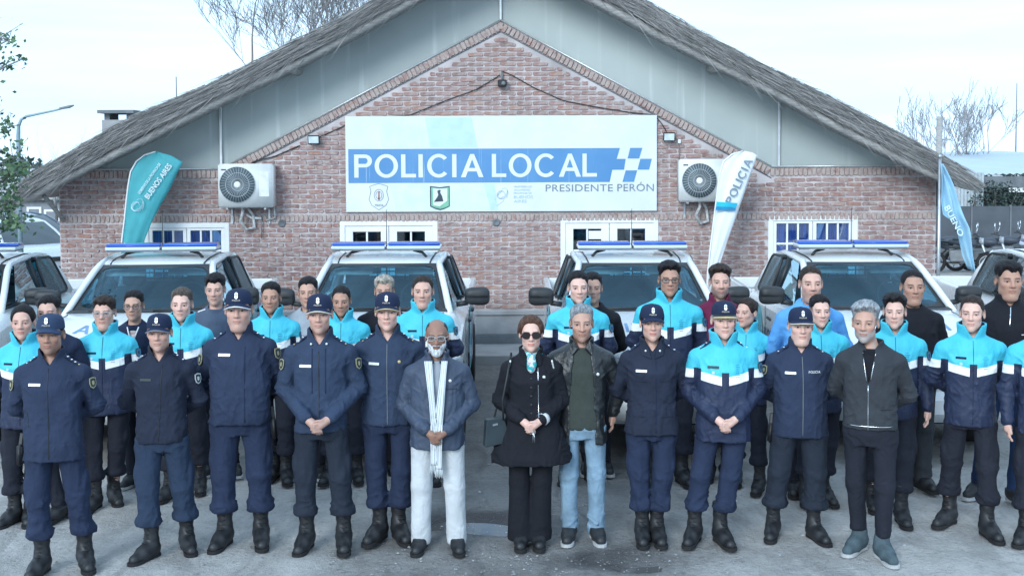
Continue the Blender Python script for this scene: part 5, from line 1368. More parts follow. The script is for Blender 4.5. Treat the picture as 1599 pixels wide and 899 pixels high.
def mat_cyan():
    b = MB_('cloth_cyan_navy'); x, y, z = b.xyz(); ax = x.abs()
    front = y.lt(-.02)
    n = b.noise(5, 5); f = b.noise(9, 4, .5, stretch=(1.3, 1.3, .8), dist=1.2)
    cy = b.mix(b.ramp(n, .3, .7), (.075, .43, .57), (.10, .52, .65)); nv = b.mix(b.ramp(n, .3, .7), (.016, .023, .056), (.021, .030, .068))
    arm = ax.gt(.205)
    # lower edge of the cyan: level on the sleeves, dipping to the middle on the chest
    chest_edge = (ax * .22) + 1.165
    edge = chest_edge + arm * (1.205 - 1.205) + arm * ((ax * -.22) + .046)
    cyan = z.gt(edge.v if False else (edge + .062))
    band = z.gt(edge) * z.lt(edge + .062)
    gap = ax.lt(.026) * z.lt(1.262) * front
    side = ax.gt(.168) * ax.lt(.215) * z.lt(1.285)
    mask_n = gap.mx(side)
    col = b.mix(cyan, nv, cy); col = b.mix(band, col, (.84, .86, .87)); col = b.mix(mask_n, col, nv)
    inn = E(b.nt, b.attr('inn')).gt(.5); col = b.mix(inn, col, nv)
    b.color(col); b.rough(.6); b.set(Specular_IOR_Level=.35); b.bump(f, .6, .022); return b.m
C_['cyan'] = mat_cyan()
def mat_rib(name, base, line, z0=.88):
    return C_[base]
def mat_scarf():
    b = MB_('striped_scarf'); x, y, z = b.xyz('UV'); s = ((x * 3.0).frac() - .5).abs()
    b.color(b.mix(s.lt(.07), (.62, .66, .68), (.10, .12, .15))); b.rough(.9); b.bump(b.noise(120, 3), .4, .004); return b.m
M_scarf = mat_scarf()
def mat_silk():
    b = MB_('patterned_silk'); n = b.noise(22, 3); n2 = b.noise(34, 2)
    c = b.mix(b.ramp(n, .46, .52), (.62, .68, .68), (.04, .40, .42)); c = b.mix(b.ramp(n2, .60, .64), c, (.55, .25, .38)); c = b.mix(b.ramp(n2, .36, .32), c, (.10, .10, .30))
    b.color(c); b.rough(.5); b.bump(n, .3, .01); return b.m
M_silk = mat_silk()
def mat_skin():
    b = MB_('skin'); a = b.attr('Col', 'Color'); n = b.noise(30, 4); n2 = b.noise(160, 3)
    b.color(b.mix(b.ramp(n, .35, .65) * .5, a, b.scale(a, E(b.nt, .90)._m('ADD', 0.0)))); b.rough(.52); b.set(Specular_IOR_Level=.35, Subsurface_Weight=.08, Subsurface_Scale=.01); b.bump(n2, .10, .002); return b.m
M_skin = mat_skin()
def mat_hair(name, c):
    b = MB_(name); n = b.noise(70, 5, .7, stretch=(1, .35, .5)); n2 = b.noise(14, 3)
    b.color(b.mix(b.ramp(n, .35, .65), tuple(q * .55 for q in c), tuple(min(1, q * 1.45) for q in c))); b.rough(.6); b.set(Specular_IOR_Level=.18); b.bump(n + n2 * .4, .7, .006); return b.m
HAIR = {'black': mat_hair('hair_black', (.012, .011, .013)), 'brown': mat_hair('hair_brown', (.028, .02, .017)), 'light': mat_hair('hair_light_brown', (.075, .06, .05)), 'grey': mat_hair('hair_grey', (.20, .215, .23)), 'silver': mat_hair('hair_silver', (.24, .25, .265)),
        'white': mat_hair('hair_white', (.50, .52, .54)), 'auburn': mat_hair('hair_auburn', (.075, .038, .026)), 'streak': mat_hair('hair_streaked', (.30, .27, .23)), 'darkgrey': mat_hair('hair_dark_grey', (.05, .05, .055))}
def mat_eye():
    b = MB_('eye'); x, y, z = b.xyz(); r = (x * x + z * z)._m('SQRT')
    c = b.mix(r.lt(.0068), (.30, .285, .28), (.022, .015, .012)); c = b.mix(r.lt(.003), c, (.004, .004, .004)); b.color(c); b.rough(.15); return b.m
M_eye = mat_eye()
M_boot = pm('boot_leather', (.016, .017, .020), .52, var=.35, vs=12, bump=.35, bs=45, spec=.5)
M_sole = pm('boot_sole', (.018, .018, .02), .85, var=.3)
M_dustsole = pm('pale_sole', (.45, .46, .47), .8)
M_greyboot = pm('grey_suede', (.060, .085, .10), .8, var=.25, vs=14)
M_lace = pm('lace', (.03, .03, .035), .8)
M_gold = pm('gold_braid', (.55, .44, .22), .45, metal=.3, bump=.4, bs=300)
M_beige = pm('beige_braid', (.62, .56, .45), .6, bump=.3, bs=300)
M_silver = pm('silver_badge', (.72, .74, .74), .35, metal=.3)
M_badge = pm('badge_dark', (.03, .045, .045), .6); M_badge2 = pm('badge_gold', (.36, .33, .20), .6)
M_patch = pm('patch_blue', (.06, .16, .30), .6)

_T = np.random.RandomState(77).rand(32, 32, 32).astype(np.float32)
def vn(x, y, z, c, sd=0):
    """smooth lattice noise 0..1 at points, cell sizes c"""
    out = 0; q = []; 
    for a, cc, o in ((x, c[0], 3.1 + sd * 7.7), (y, c[1], 9.3 + sd * 3.9), (z, c[2], 5.7 + sd * 5.1)):
        u = a / cc + o + 64; i = np.floor(u); f = u - i; q.append((i.astype(np.int32), f * f * (3 - 2 * f)))
    for dx in (0, 1):
        wx = q[0][1] if dx else 1 - q[0][1]
        for dy in (0, 1):
            wy = q[1][1] if dy else 1 - q[1][1]
            for dz in (0, 1):
                wz = q[2][1] if dz else 1 - q[2][1]
                out = out + wx * wy * wz * _T[(q[0][0] + dx) & 31, (q[1][0] + dy) & 31, (q[2][0] + dz) & 31]
    return out
def ridge(n): return 1 - np.abs(2 * n - 1)
def drape(S, fn):
    """push the surface in and out by fn(x,y,z) near the zero level"""
    idx = np.nonzero(np.abs(S.F) < .035)
    S.F[idx] += fn(S.xs[idx[0]], S.ys[idx[1]], S.zs[idx[2]]).astype(np.float32)
eye_me = None
def eye_mesh():
    global eye_me
    if eye_me is None:
        bm = bmesh.new(); bmesh.ops.create_uvsphere(bm, u_segments=14, v_segments=10, radius=.0125); eye_me = bpy.data.meshes.new('eye'); bm.to_mesh(eye_me); bm.free()
        for p in eye_me.polygons: p.use_smooth = True
        eye_me.materials.append(M_eye)
    return eye_me
# ---- footwear, built once and shared
FOOT = {}
def outline(k=1.0, heel=.0):
    L = [(.014, .094), (.030, .084), (.039, .062), (.039, .035), (.035, .0), (.037, -.045), (.043, -.09), (.047, -.125), (.046, -.152), (.040, -.178), (.029, -.198), (.013, -.209)]
    P = [(x * k, y) for x, y in L]; return P + [(-x, y) for x, y in P[::-1]]
def make_foot(kind):
    s = SDF(axis((-.085, .085, .0085)), axis((-.25, .13, .0095)), axis((0, .34, .0095)))
    hi = .30 if kind == 'boot' else (.19 if kind == 'ankle' else .10)
    s.add(*rc((0, .045, .048), (0, -.08, .046), .041, .044), k=.03)
    s.add(*rc((0, -.08, .044), (0, -.16, .036), .045, .038), k=.03)
    s.add(*rc((0, .025, .08), (0, .022, hi), .046, .058 if kind == 'boot' else .05), k=.06)
    s.add(*rc((0, .02, .10), (0, -.07, .06), .04, .036), k=.05)
    s.add(lambda X, Y, Z: Z - .016 + 0 * X + 0 * Y if False else (.016 - Z) * -1 + 0 * X + 0 * Y, ((-1, -1, -1), (1, 1, 1)), .006, 's') if False else None
    X, Y, Z = s.xs[:, None, None], s.ys[None, :, None], s.zs[None, None, :]
    s.F += .0022 * np.sin(95 * Z + 20 * Y + 3 * np.sin(40 * X)) * ((Z > .07) & (Z < .24)) * (kind != 'low')
    s.F = np.maximum(s.F, np.broadcast_to(np.maximum(.012 - Z, Z - hi), s.F.shape))
    V, Q = s.mesh('x'); up = mesh_np('boot' if kind != 'low' else 'shoe', V, Q)
    m = MB(); P = outline(1.06); m.prism(P[::-1], 0.0, .022, 'xy'); so = m.mesh('sole')
    h = MB(); h.prism([(x * 1.05, y) for x, y in outline(1.06) if y > .0][::-1], .0, .03, 'xy')
    l = MB(); n = 6 if kind == 'boot' else 3
    for k in range(n):
        z = .125 + k * .028 if kind == 'boot' else .075 + k * .02; y = -.055 + (.0 if kind != 'boot' else 0) - max(0, .13 - z) * .9
        if kind == 'boot': y = -.034 - max(0, .17 - z) * .55
        else: y = -.05 - max(0, .11 - z) * 1.3
        l.tube([(-.022, y + .006, z), (0, y - .006, z + .005), (.022, y + .006, z)], .0035, 5)
    FOOT[kind] = (up, so, l.mesh('laces'))
for k in ('boot', 'low', 'ankle'): make_foot(k)
_fcache = {}
def foot_obj(kind, mat, solemat, parent, loc, rz, sc=1.0, laces=True):
    key = (kind, mat.name, solemat.name)
    if key not in _fcache:
        a, b, c = [q.copy() for q in FOOT[kind]]; a.materials.append(mat); b.materials.append(solemat); c.materials.append(M_lace); _fcache[key] = (a, b, c)
    a, b, c = _fcache[key]
    o = link('boot' if kind != 'low' else 'shoe', a, None, parent, loc, (0, 0, rz), sc); link('sole', b, None, o)
    if laces: q = link('laces', c, None, o); q['kind'] = 'stuff'
    return o

# ---- head gear in head coordinates
def cap_meshes():
    m = MB(); m.smooth = True; prof = [(0, .041, 1.0), (.12, .052, 1.0), (.3, .074, .975), (.5, .096, .905), (.68, .113, .78), (.82, .124, .58), (.93, .130, .32), (1, .132, .02)]
    rows = []; n = 36
    for k in range(n):
        a = 2 * math.pi * k / n; fr = max(0, math.cos(a)); row = []
        for t, z, r in prof:
            rr = r + .07 * fr ** 2 * math.sin(min(1, t * 1.1) * math.pi); zz = z + .008 * fr * t * (1 - t) * 4 - .012 * (1 - math.cos(a)) / 2 * (1 if t < .3 else .5)
            row.append((.0825 * rr * math.sin(a), .008 - .106 * rr * math.cos(a), zz))
        rows.append(row)
    m.grid(rows, closed_u=True); crown = m.mesh('cap')
    def br(u, v, curl):
        a = u * R(66); inn = (.0825 * math.sin(a), .008 - .1055 * math.cos(a)); d = (.004 + .050 * math.cos(a * .98)) * v
        return (inn[0] * (1 + .05 * v), inn[1] - d, .050 - .016 * v - curl * (math.sin(a) / math.sin(R(66))) ** 2)
    out = {}
    for nm, curl in (('curved', .028), ('flat', .014)):
        m = MB(); m.smooth = True; m.grid([[br(u, v, curl) for v in np.linspace(0, 1, 7)] for u in np.linspace(-1, 1, 21)])
        m.grid([[tuple(np.array(br(u, v, curl)) - (0, 0, .005)) for v in np.linspace(1, 0, 7)] for u in np.linspace(-1, 1, 21)])
        b = m.mesh('visor', False)
        e = MB(); e.tube([br(u, 1.0, curl) for u in np.linspace(-1, 1, 25)], .0042, 6); t = e.mesh('braid')
        e = MB(); e.grid([[tuple(np.array(br(u, v, curl)) + (0, 0, .0025)) for v in (.72, .97)] for u in np.linspace(-.95, .95, 21)]); w = e.mesh('braid')
        out[nm] = (b, t, w)
    m = MB(); P = [(0, -.024), (.010, -.016), (.012, -.004), (.009, .002), (.012, .012), (.006, .022), (0, .024)]
    P = P + [(-x, z) for x, z in P[1:-1][::-1]]; m.prism(P, -.002, .002); em = m.mesh('emblem')
    m = MB(); m.prism([(.006 * math.sin(t), .004 + .008 * math.cos(t)) for t in np.linspace(0, 6.283, 11)[:-1]], -.0035, -.0021); ei = m.mesh('emblem_centre')
    return crown, out, em, ei
CAP = cap_meshes()
_ccache = {}
def mcopy(me, mat):
    k = (me.name, mat.name)
    if k not in _ccache: c = me.copy(); c.materials.clear(); c.materials.append(mat); _ccache[k] = c
    return _ccache[k]
g_ = glyphs('POLICIA').mesh('cap_lettering'); _w = max(v.co.x for v in g_.vertices)
for v in g_.vertices: v.co = (v.co.x / _w * .048 - .024, 0, v.co.y * .0085)
def add_cap(root, HM, kind):
    cm = C_['cap_soft'] if kind == 'soft' else C_['cap_navy']
    o = link('cap', mcopy(CAP[0], cm), None, root); o.matrix_local = HM
    vis = CAP[1]['flat' if kind in ('kepi', 'thin') else 'curved']
    v = link('visor', mcopy(vis[0], cm if kind != 'kepi' else M_black), None, o)
    tm = {'soft': None, 'plain': None, 'edge': M_beige, 'gold': M_gold, 'kepi': M_gold, 'thin': M_beige, 'white': M_silver, 'dim': pm('dim_braid', (.22, .22, .24), .6)}[kind]
    if tm: link('braid', mcopy(vis[1], tm), None, o)
    if kind == 'kepi': link('braid', mcopy(vis[2], M_gold), None, o)
    e = link('emblem', mcopy(CAP[2], M_silver), None, o, loc=(0, -.1040, .096), rot=(R(-14), 0, 0), sc=.88); link('emblem_centre', mcopy(CAP[3], M_badge2), None, e)
    link('cap_lettering', mcopy(g_, M_beige), None, o, loc=(0, -.1085, .064), rot=(R(-4), 0, 0))
    return o
def glasses(root, HM, kind):
    m = MB(); w, h = {'sun': (.028, .023), 'thin': (.023, .019)}.get(kind, (.025, .016))
    for sx in (-1, 1):
        P = [(sx * .034 + w * math.copysign(abs(math.cos(t)) ** .75, math.cos(t)), -.108 + .006 * abs(math.cos(t)) + (.004 if sx * math.cos(t) > 0 else 0), .001 + h * math.copysign(abs(math.sin(t)) ** .75, math.sin(t))) for t in np.linspace(0, 6.283, 19)[:-1]]
        m.tube(P, .0016 if kind in ('thin',) else .0022, 5, closed=True)
        m.tube([(sx * .060, -.100, .006), (sx * .078, -.06, .008), (sx * .082, 0, .004)], .002, 5)
    m.tube([(-.011, -.110, .006), (0, -.113, .009), (.011, -.110, .006)], .002, 5)
    o = m.build('glasses', M_black if kind != 'clear' else pm('clear_frame', (.45, .47, .48), .3), root); o.matrix_local = HM
    for sx in (-1, 1):
        l = MB(); n = 18; l.add([(sx * .034 + w * math.copysign(abs(math.cos(t)) ** .75, math.cos(t)), -.108, .001 + h * math.copysign(abs(math.sin(t)) ** .75, math.sin(t))) for t in np.linspace(0, 6.283, n + 1)[:-1]], [tuple(range(n))])
        l.build('lens', pm('sunglass_lens', (.02, .016, .016), .08, bump=0) if kind == 'sun' else M_glass, o)
SKIN = {'fair': (.56, .37, .31), 'light': (.50, .32, .26), 'mid': (.42, .26, .20), 'tan': (.36, .215, .16), 'dark': (.20, .115, .085)}

def leg_sdf(xs, ys, zs): return SDF(xs, ys, zs)
def make_person(P, seed):
    """P: dict describing one person, positions in photograph pixels"""
    rs = np.random.RandomState(seed); ph = rs.uniform(0, 6.28, 12)
    hx, ht = P['head']; fl, fr = P['feet']
    toeL, toeR = G(*fl), G(*fr)                       # photo-left foot first (the person's right)
    rootY = (toeL.y + toeR.y) / 2 + .12
    top = W(hx, ht, rootY); H = top.z / (1.0 if not P.get('cap') else 1.012); sc = H / 1.75
    yaw = R(P.get('yaw', 0)) - math.atan2(top.x, rootY) * .35
    RM = Matrix.Translation((top.x - P.get('dx', 0) / FPX * rootY, rootY, 0)) @ Matrix.Rotation(yaw, 4, 'Z') @ Matrix.Scale(sc, 4)
    RI = RM.inverted()
    fy = P.get('fyaw', (-14, 14))
    ank = []
    for toe, a in ((toeL, fy[0]), (toeR, fy[1])):
        w = Vector((toe.x - .13 * math.sin(R(a)) , toe.y + .13 * math.cos(R(a)), 0)); q = RI @ w; ank.append(Vector((q.x, q.y, 0)))
    g = P.get('g', 1.0); bl = P.get('belly', 0.0); fem = P.get('fem', False); sw = P.get('sw', 1.0)
    hs = P.get('hs', 1.07); fw = P.get('fw', 1.0)
    hdx = P.get('dx', 0) / FPX * rootY / sc; hc = Vector((hdx, -.012, 1.75 - .118 * hs)); hyaw = R(P.get('hyaw', 0)) ; hp = R(P.get('hpitch', 0)); hroll = R(P.get('hroll', 0))
    HM = Matrix.Translation(hc) @ Matrix.Rotation(hyaw, 4, 'Z') @ Matrix.Rotation(hroll, 4, 'Y') @ Matrix.Rotation(hp, 4, 'X') @ Matrix.Scale(hs, 4)
    Rm = (np.array(HM.to_3x3()) / hs).astype(np.float32)
    arms = P.get('arms', 'back'); row = P.get('row', 2)
    # joints
    shx = .186 * sw * (0.90 if fem else 1)
    J = {}
    for sx in (-1, 1):
        if arms == 'front': e, w = (sx * (shx + .066 + .03 * (g - 1)), .05, 1.105), (sx * .082, -.175 - .5 * bl, .955 + P.get('hz', 0))
        elif arms == 'back': e, w = (sx * (shx + .074 + .05 * (g - 1)), .085, 1.115), (sx * .07, .195, 1.00)
        else: e, w = (sx * (shx + .058 + .05 * (g - 1)), .03, 1.10), (sx * (shx + .068 + .05 * (g - 1)), -.045, .875)
        if P.get('armr') and sx < 0: e, w = P['armr']
        if P.get('arml') and sx > 0: e, w = P['arml']
        J[sx] = (np.array((sx * shx, .012, 1.345)), np.array(e), np.array(w))
    # ---------------- body: head, neck, trunk, limbs, hands in one surface
    vis_hands = arms in ('front', 'side')
    fz = .0052 if row == 1 else .0062
    xa = [(-.40, -.102, .022), (-.102, .102, fz), (.102, .40, .022)]
    if arms == 'side': xa = [(-.40, -.325, .025), (-.325, -.20, .008), (-.20, -.102, .022), (-.102, .102, fz), (.102, .20, .022), (.20, .325, .008), (.325, .40, .025)]
    ya = [(-.34, -.15, .0075 if arms == 'front' else .03), (-.15, .12, fz), (.12, .28, .03)]
    hz = P.get('hz', 0)
    za = [(.04, .66, .045)] + ([(.66, .92, .009)] if arms == 'side' else [(.66, .82 + hz, .04), (.82 + hz, .98 + hz, .007 if arms == 'front' else .03)]) + [(.92 if arms == 'side' else .98 + hz, 1.46, .03), (1.46, 1.78, fz)]
    B = SDF(axis(*xa), axis(*ya), axis(*za))
    def hd(fn, c, rad, k, op='u'):
        def f(X, Y, Z):
            x, y, z = X - hc.x, Y - hc.y, Z - hc.z
            lx = (Rm[0, 0] * x + Rm[1, 0] * y + Rm[2, 0] * z) / hs; ly = (Rm[0, 1] * x + Rm[1, 1] * y + Rm[2, 1] * z) / hs; lz = (Rm[0, 2] * x + Rm[1, 2] * y + Rm[2, 2] * z) / hs
            return fn(lx, ly, lz) * hs
        cw = HM @ Vector(c); m = rad * hs + .02 + k * hs
        B.add(f, ((cw.x - m, cw.y - m, cw.z - m), (cw.x + m, cw.y + m, cw.z + m)), k * hs, op)
    def hE(c, r, k, op='u'): hd(ell(c, r)[0], c, max(r), k, op)
    def hR(a, b, ra, rb, k): hd(rc(a, b, ra, rb)[0], [(a[i] + b[i]) / 2 for i in range(3)], max(ra, rb) + math.dist(a, b) / 2, k)
    fat = P.get('fat', 0.0); nl = P.get('nose', 1.0); jw = P.get('jaw', 1.0)
    hE((0, .012, .035), (.0755 * fw, .096, .083), .02)
    hE((0, -.031, -.037), (.0550 * fw + .006 * fat, .067, .087), .03)
    hE((0, -.074, -.101), (.019 * jw, .020, .019), .028)
    for s in (-1, 1):
        hE((s * .0355 * fw * jw, -.014, -.066 - .004 * fat), (.020 + .007 * fat, .034, .028), .03)
        hE((s * .041 * fw, -.066, -.020), (.017, .017, .015), .03)
    if fat > .4: hE((0, -.04, -.115), (.045, .045, .025), .03)
    hR((-.036, -.080, .024), (.036, -.080, .024), .012, .012, .02)
    for s in (-1, 1): hE((s * .033, -.100, .002), (.0165, .0165, .0125), .014, 's')
    hR((0, -.090, .014), (0, -.110 * (1 + .03 * (nl - 1)), -.027 * nl), .0075, .0125, .012)
    for s in (-1, 1): hE((s * .0125 * nl, -.0985, -.031), (.0085, .010, .008), .008)
    for s in (-1, 1):                     # lids
        hd(lambda x, y, z, s=s: np.maximum(np.sqrt((x - s * .033) ** 2 + (y + .0785) ** 2 + (z - .002) ** 2) - .0148, .0030 - (z - .002) - 3.0 * (x - s * .033) ** 2 * 4), (s * .033, -.0785, .002), .017, .004)
        hd(lambda x, y, z, s=s: np.maximum(np.sqrt((x - s * .033) ** 2 + (y + .0785) ** 2 + (z - .002) ** 2) - .0145, (z - .002) + .0030 - 3.0 * (x - s * .033) ** 2 * 4), (s * .033, -.0785, .002), .017, .004)
    hE((0, -.0915, -.0575), (.023, .011, .0055), .006); hE((0, -.0905, -.0685), (.020, .011, .0065), .006)
    hE((0, -.1035, -.0627), (.024, .008, .0016), .003, 's')
    for s in (-1, 1): hE((s * .0775 * fw, .012, -.004), (.010, .020, .033), .006); hE((s * .086 * fw, .008, -.004), (.006, .010, .018), .005, 's')
    nk = .0515 * (.88 if fem else 1) + .006 * fat
    hn = HM @ Vector((0, .022, -.055))
    B.add(*rc((hn.x, hn.y, hn.z), (0, .03, 1.42), nk, nk + .008), k=.035)
    B.add(*ell((0, .015, 1.365), (.14, .080, .075)), k=.05)
    B.add(*ell((0, .0, 1.20), (.145, .092, .24)), k=.05); B.add(*ell((0, .005, .95), (.14, .09, .14)), k=.05)
    for i, sx in enumerate((-1, 1)):
        s_, e, w = J[sx]
        B.add(*rc(s_ - np.array((0, 0, .01)), e, .042, .036), k=.03); B.add(*rc(e, w, .036, .027), k=.02)
        a = ank[i]; kn = Vector((sx * .085, 0, .87)).lerp(Vector((a.x, a.y + .02, .09)), .5) + Vector((sx * .004, -.02, 0))
        B.add(*rc((sx * .08, .0, .87), kn, .070, .048), k=.04); B.add(*rc(kn, (a.x, a.y + .025, .13), .048, .030), k=.03)
    F4 = []
    if arms == 'front':
        dy, dz = -.5 * bl, hz
        q = lambda x, y, z: (x, y + dy, z + dz)
        B.add(*rc(q(-.080, -.178, .955), q(-.022, -.203, .912), .027, .031), k=.014); B.add(*rc(q(.080, -.180, .955), q(.018, -.212, .918), .027, .030), k=.014)
        for i in range(4):
            y0 = -.238 + .004 * i; z0 = .932 - .0175 * i; L = (.92, 1.0, .97, .82)[i]
            B.add(*rc(q(.012, y0 + .006, z0), q(-.024 * L, y0 - .001, z0 - .008), .0095, .0088), k=.005); B.add(*rc(q(-.024 * L, y0 - .001, z0 - .008), q(-.046 * L, y0 + .020, z0 - .012), .0088, .0076), k=.004)
            x0 = -.034 + .0165 * i
            B.add(*rc(q(x0, -.207, .893), q(x0 + .006, -.214, .866 + .004 * abs(i - 1.5)), .0092, .0085), k=.005); B.add(*rc(q(x0 + .006, -.214, .866 + .004 * abs(i - 1.5)), q(x0 + .010, -.196, .848 + .006 * abs(i - 1.5)), .0085, .0074), k=.004)
        B.add(*rc(q(.030, -.222, .947), q(-.008, -.240, .948), .0115, .0092), k=.006)
    elif arms == 'side':
        for sx in (-1, 1):
            w = J[sx][2]; q = lambda x, y, z: (w[0] + sx * x, w[1] + y, w[2] + z)
            B.add(*rc(q(0, 0, .02), q(-.004, -.012, -.06), .024, .028), k=.014)
            for i in range(4):
                yy = -.036 + .0165 * i; L = (.9, 1.0, .95, .78)[i]
                B.add(*rc(q(-.004, yy, -.075), q(-.008, yy - .004, -.115 * (.6 + .4 * L)), .0098, .009), k=.005); B.add(*rc(q(-.008, yy - .004, -.115 * (.6 + .4 * L)), q(-.028, yy - .002, -.145 * (.6 + .4 * L)), .009, .0076), k=.004)
            B.add(*rc(q(-.008, -.034, -.04), q(-.018, -.048, -.085), .0115, .009), k=.006)
    else:
        for sx in (-1, 1):
            w = J[sx][2]; B.add(*rc(w, (w[0] - sx * .07, w[1] + .015, w[2] - .03), .026, .03), k=.015)
    V, Q = B.mesh('body', smooth=0)
    # skin colouring, in head coordinates
    L = (V - np.array(hc, np.float32)) @ Rm / hs; x, y, z = np.abs(L[:, 0]), L[:, 1], L[:, 2]
    base = np.array(SKIN[P.get('skin', 'light')], np.float32) * P.get('tone', 1.0); base = np.minimum(base * np.array((1.20, 1.17, 1.15), np.float32), .8)
    col = np.tile(base, (len(V), 1))
    ss = lambda t, a, b: np.clip((t - a) / (b - a), 0, 1) ** 2 * (3 - 2 * np.clip((t - a) / (b - a), 0, 1))
    mixc = lambda m, c: col * (1 - m[:, None]) + np.array(c, np.float32) * m[:, None]
    face = ss(-y, .03, .06)
    col = mixc(.30 * face * np.exp(-((x - .045) / .02) ** 2 - ((z + .03) / .022) ** 2), base * np.array((1.05, .72, .70)))
    col = mixc(.30 * np.exp(-(x / .014) ** 2 - ((z + .028) / .014) ** 2) * ss(-y, .09, .1), base * np.array((1.05, .75, .72)))
    if P.get('stubble'):
        m = face * P.get('stk', 1) * np.maximum(ss(-z, .045, .065) * (1 - .65 * np.exp(-(x / .022) ** 2 - ((z + .063) / .008) ** 2)), np.exp(-((z + .047) / .007) ** 2) * (x < .03)) + ss(-z, .03, .05) * ss(x, .04, .055) * (y < .0) * .8
        col = mixc(np.clip(m, 0, 1) * P['stubble'], np.array(P.get('stc', (.06, .05, .055))))
    lip = np.exp(-((z + .063) / .0085) ** 4) * (1 - ss(x, .018, .026)) * ss(-y, .075, .085)
    col = mixc(lip * (.8 if fem else .65), base * np.array((.82, .48, .48)) if not fem else base * np.array((.85, .38, .42)))
    col = mixc(np.exp(-((z + .0627) / .0022) ** 2) * (1 - ss(x, .02, .027)) * ss(-y, .08, .088) * .6, base * .3)
    hb = np.array({'black': (.02, .018, .018), 'brown': (.03, .022, .018), 'light': (.06, .045, .035), 'grey': (.10, .10, .105), 'silver': (.10, .10, .10), 'white': (.25, .25, .25), 'auburn': (.06, .04, .03), 'streak': (.03, .025, .02), 'darkgrey': (.04, .04, .04)}[P.get('hair', ('short', 'black'))[1]])
    bz = .0225 - 7.5 * (x - .032) ** 2 + .02 * (x - .03)
    br = np.exp(-((z - bz) / .0040) ** 4) * ss(x, .010, .015) * (1 - ss(x, .048, .056)) * ss(-y, .055, .065)
    col = mixc(br * (.80 if not fem else .65), hb * .8)
    ex = (x - .033)
    lash = np.exp(-((z - .0066 + 12 * ex ** 2) / .0026) ** 2) * (np.abs(ex) < .019) * ss(-y, .07, .078)
    col = mixc(np.clip(lash, 0, 1) * .9, (.02, .015, .014))
    soc = np.exp(-(ex / .02) ** 2 - ((z + .004) / .012) ** 2) * ss(-y, .06, .07); col = mixc(soc * .22, base * np.array((.62, .55, .60)))
    if P.get('hair', ('short', ''))[0] in ('short', 'buzz', 'quiff', 'fringe') and not P.get('bald'):
        # shaved sides under the hair
        m = ss(z, -.022, .030) * ss(x, .056, .066) * ss(y, -.045, -.030) + ss(y, .03, .05) * ss(z, -.07, -.03); col = mixc(np.clip(m, 0, 1) * .80, hb)
        m = ss(z + .10 * x, .072, .082) * (1 - ss(y, -.05, -.03)); col = mixc(m * .8, hb)
    me = mesh_np('person', V, Q, attrs={'Col': ('FLOAT_COLOR', np.concatenate([col, np.ones((len(V), 1))], 1))})
    root = link('person', me, M_skin); root.matrix_world = RM
    tag(root, P['label'], 'person', 'people lined up in front of the pickups')
    for s in (-1, 1):
        e = link('eye', eye_mesh(), None, root); e.matrix_local = HM @ Matrix.Translation((s * .033, -.0785, .002))
    # ---------------- hair
    hst, hcol = P.get('hair', ('short', 'black'))
    if hst:
        S = SDF(axis((-.115, .115, .0062)), axis((-.135, .16, .0062)), axis((-.16, .19, .0062)))
        tt, st, lift, na = {'short': (.016, .0035, 0, .003), 'buzz': (.0065, .002, .004, .0015), 'quiff': (.026, .004, 0, .005), 'bald': (.003, .003, .0, .001), 'bun': (.010, .009, .002, .0015), 'long': (.014, .016, .004, .002), 'fringe': (.020, .005, -.014, .005)}[hst]
        S.add(*ell((0, .012, .035), (.0755 * fw + .0012, .0972, .0842)), k=.01)
        if hst == 'bun': S.add(*ell((0, .115, .05), (.035, .035, .035)), k=.012)
        if hst == 'long': S.add(*ell((0, .07, -.03), (.078, .06, .09)), k=.04)
        X, Y, Z = S.xs[:, None, None], S.ys[None, :, None], S.zs[None, None, :]
        nz = np.sin(150 * X + 60 * Y + ph[0]) * np.sin(95 * Y + 70 * Z + ph[1]) + .6 * np.sin(260 * X + ph[2] + 40 * Z) * np.sin(120 * Y + ph[3])
        S.F = S.F + na * nz * .55
        ax_ = np.abs(X); part = np.sin(ph[5]) * .012
        n1 = .005 * np.sin(85 * X + ph[4]) + .004 * np.sin(190 * X + 60 * Y + ph[6]) + part * X / .06
        frontcut = .076 + lift + .10 * np.minimum(ax_, .045) - 2.6 * np.maximum(ax_ - .050, 0) + n1
        sidecut = (.030 if hst in ('short', 'quiff', 'fringe') else .020) + .003 * np.sin(120 * Y + ph[7]) - .35 * np.maximum(Y - .02, 0)
        t_ = np.clip((Y + .065) / .035, 0, 1); cut = frontcut * (1 - t_) + sidecut * t_
        grow = np.clip((Z - cut) / (.030 if hst != 'buzz' else .05), 0, 1); topw = np.clip((Z - .05) / .045, 0, 1)
        if hst in ('bun', 'long'): cut = (.078 + .05 * ax_ - 2.2 * np.maximum(ax_ - .050, 0)) * (1 - t_) + (-.005 - .4 * np.maximum(Y, 0)) * t_; grow = np.clip((Z - cut) / .022, 0, 1)
        frontw = np.clip((.0 - Y) / .08, 0, 1)
        th = grow * (st + (tt - st) * topw * (1 + (.55 * frontw if hst in ('quiff', 'fringe') else 0)))
        S.F = S.F - th
        cut = np.maximum(cut, -.055 if hst != 'long' else -.12)
        if hst == 'bald': cut = np.maximum(.0 - 1.2 * (Y - .03), -.05); S.F = np.maximum(S.F, Z - (.055 + .06 * (np.abs(X) > .05)) + 0 * X + 0 * Y)
        S.F = np.maximum(S.F, (cut - Z) * .8 + 0 * X)
        V, Q = S.mesh('hair', smooth=1)
        if len(Q): o = link('hair', mesh_np('hair', V, Q), HAIR[hcol], root); o.matrix_local = HM
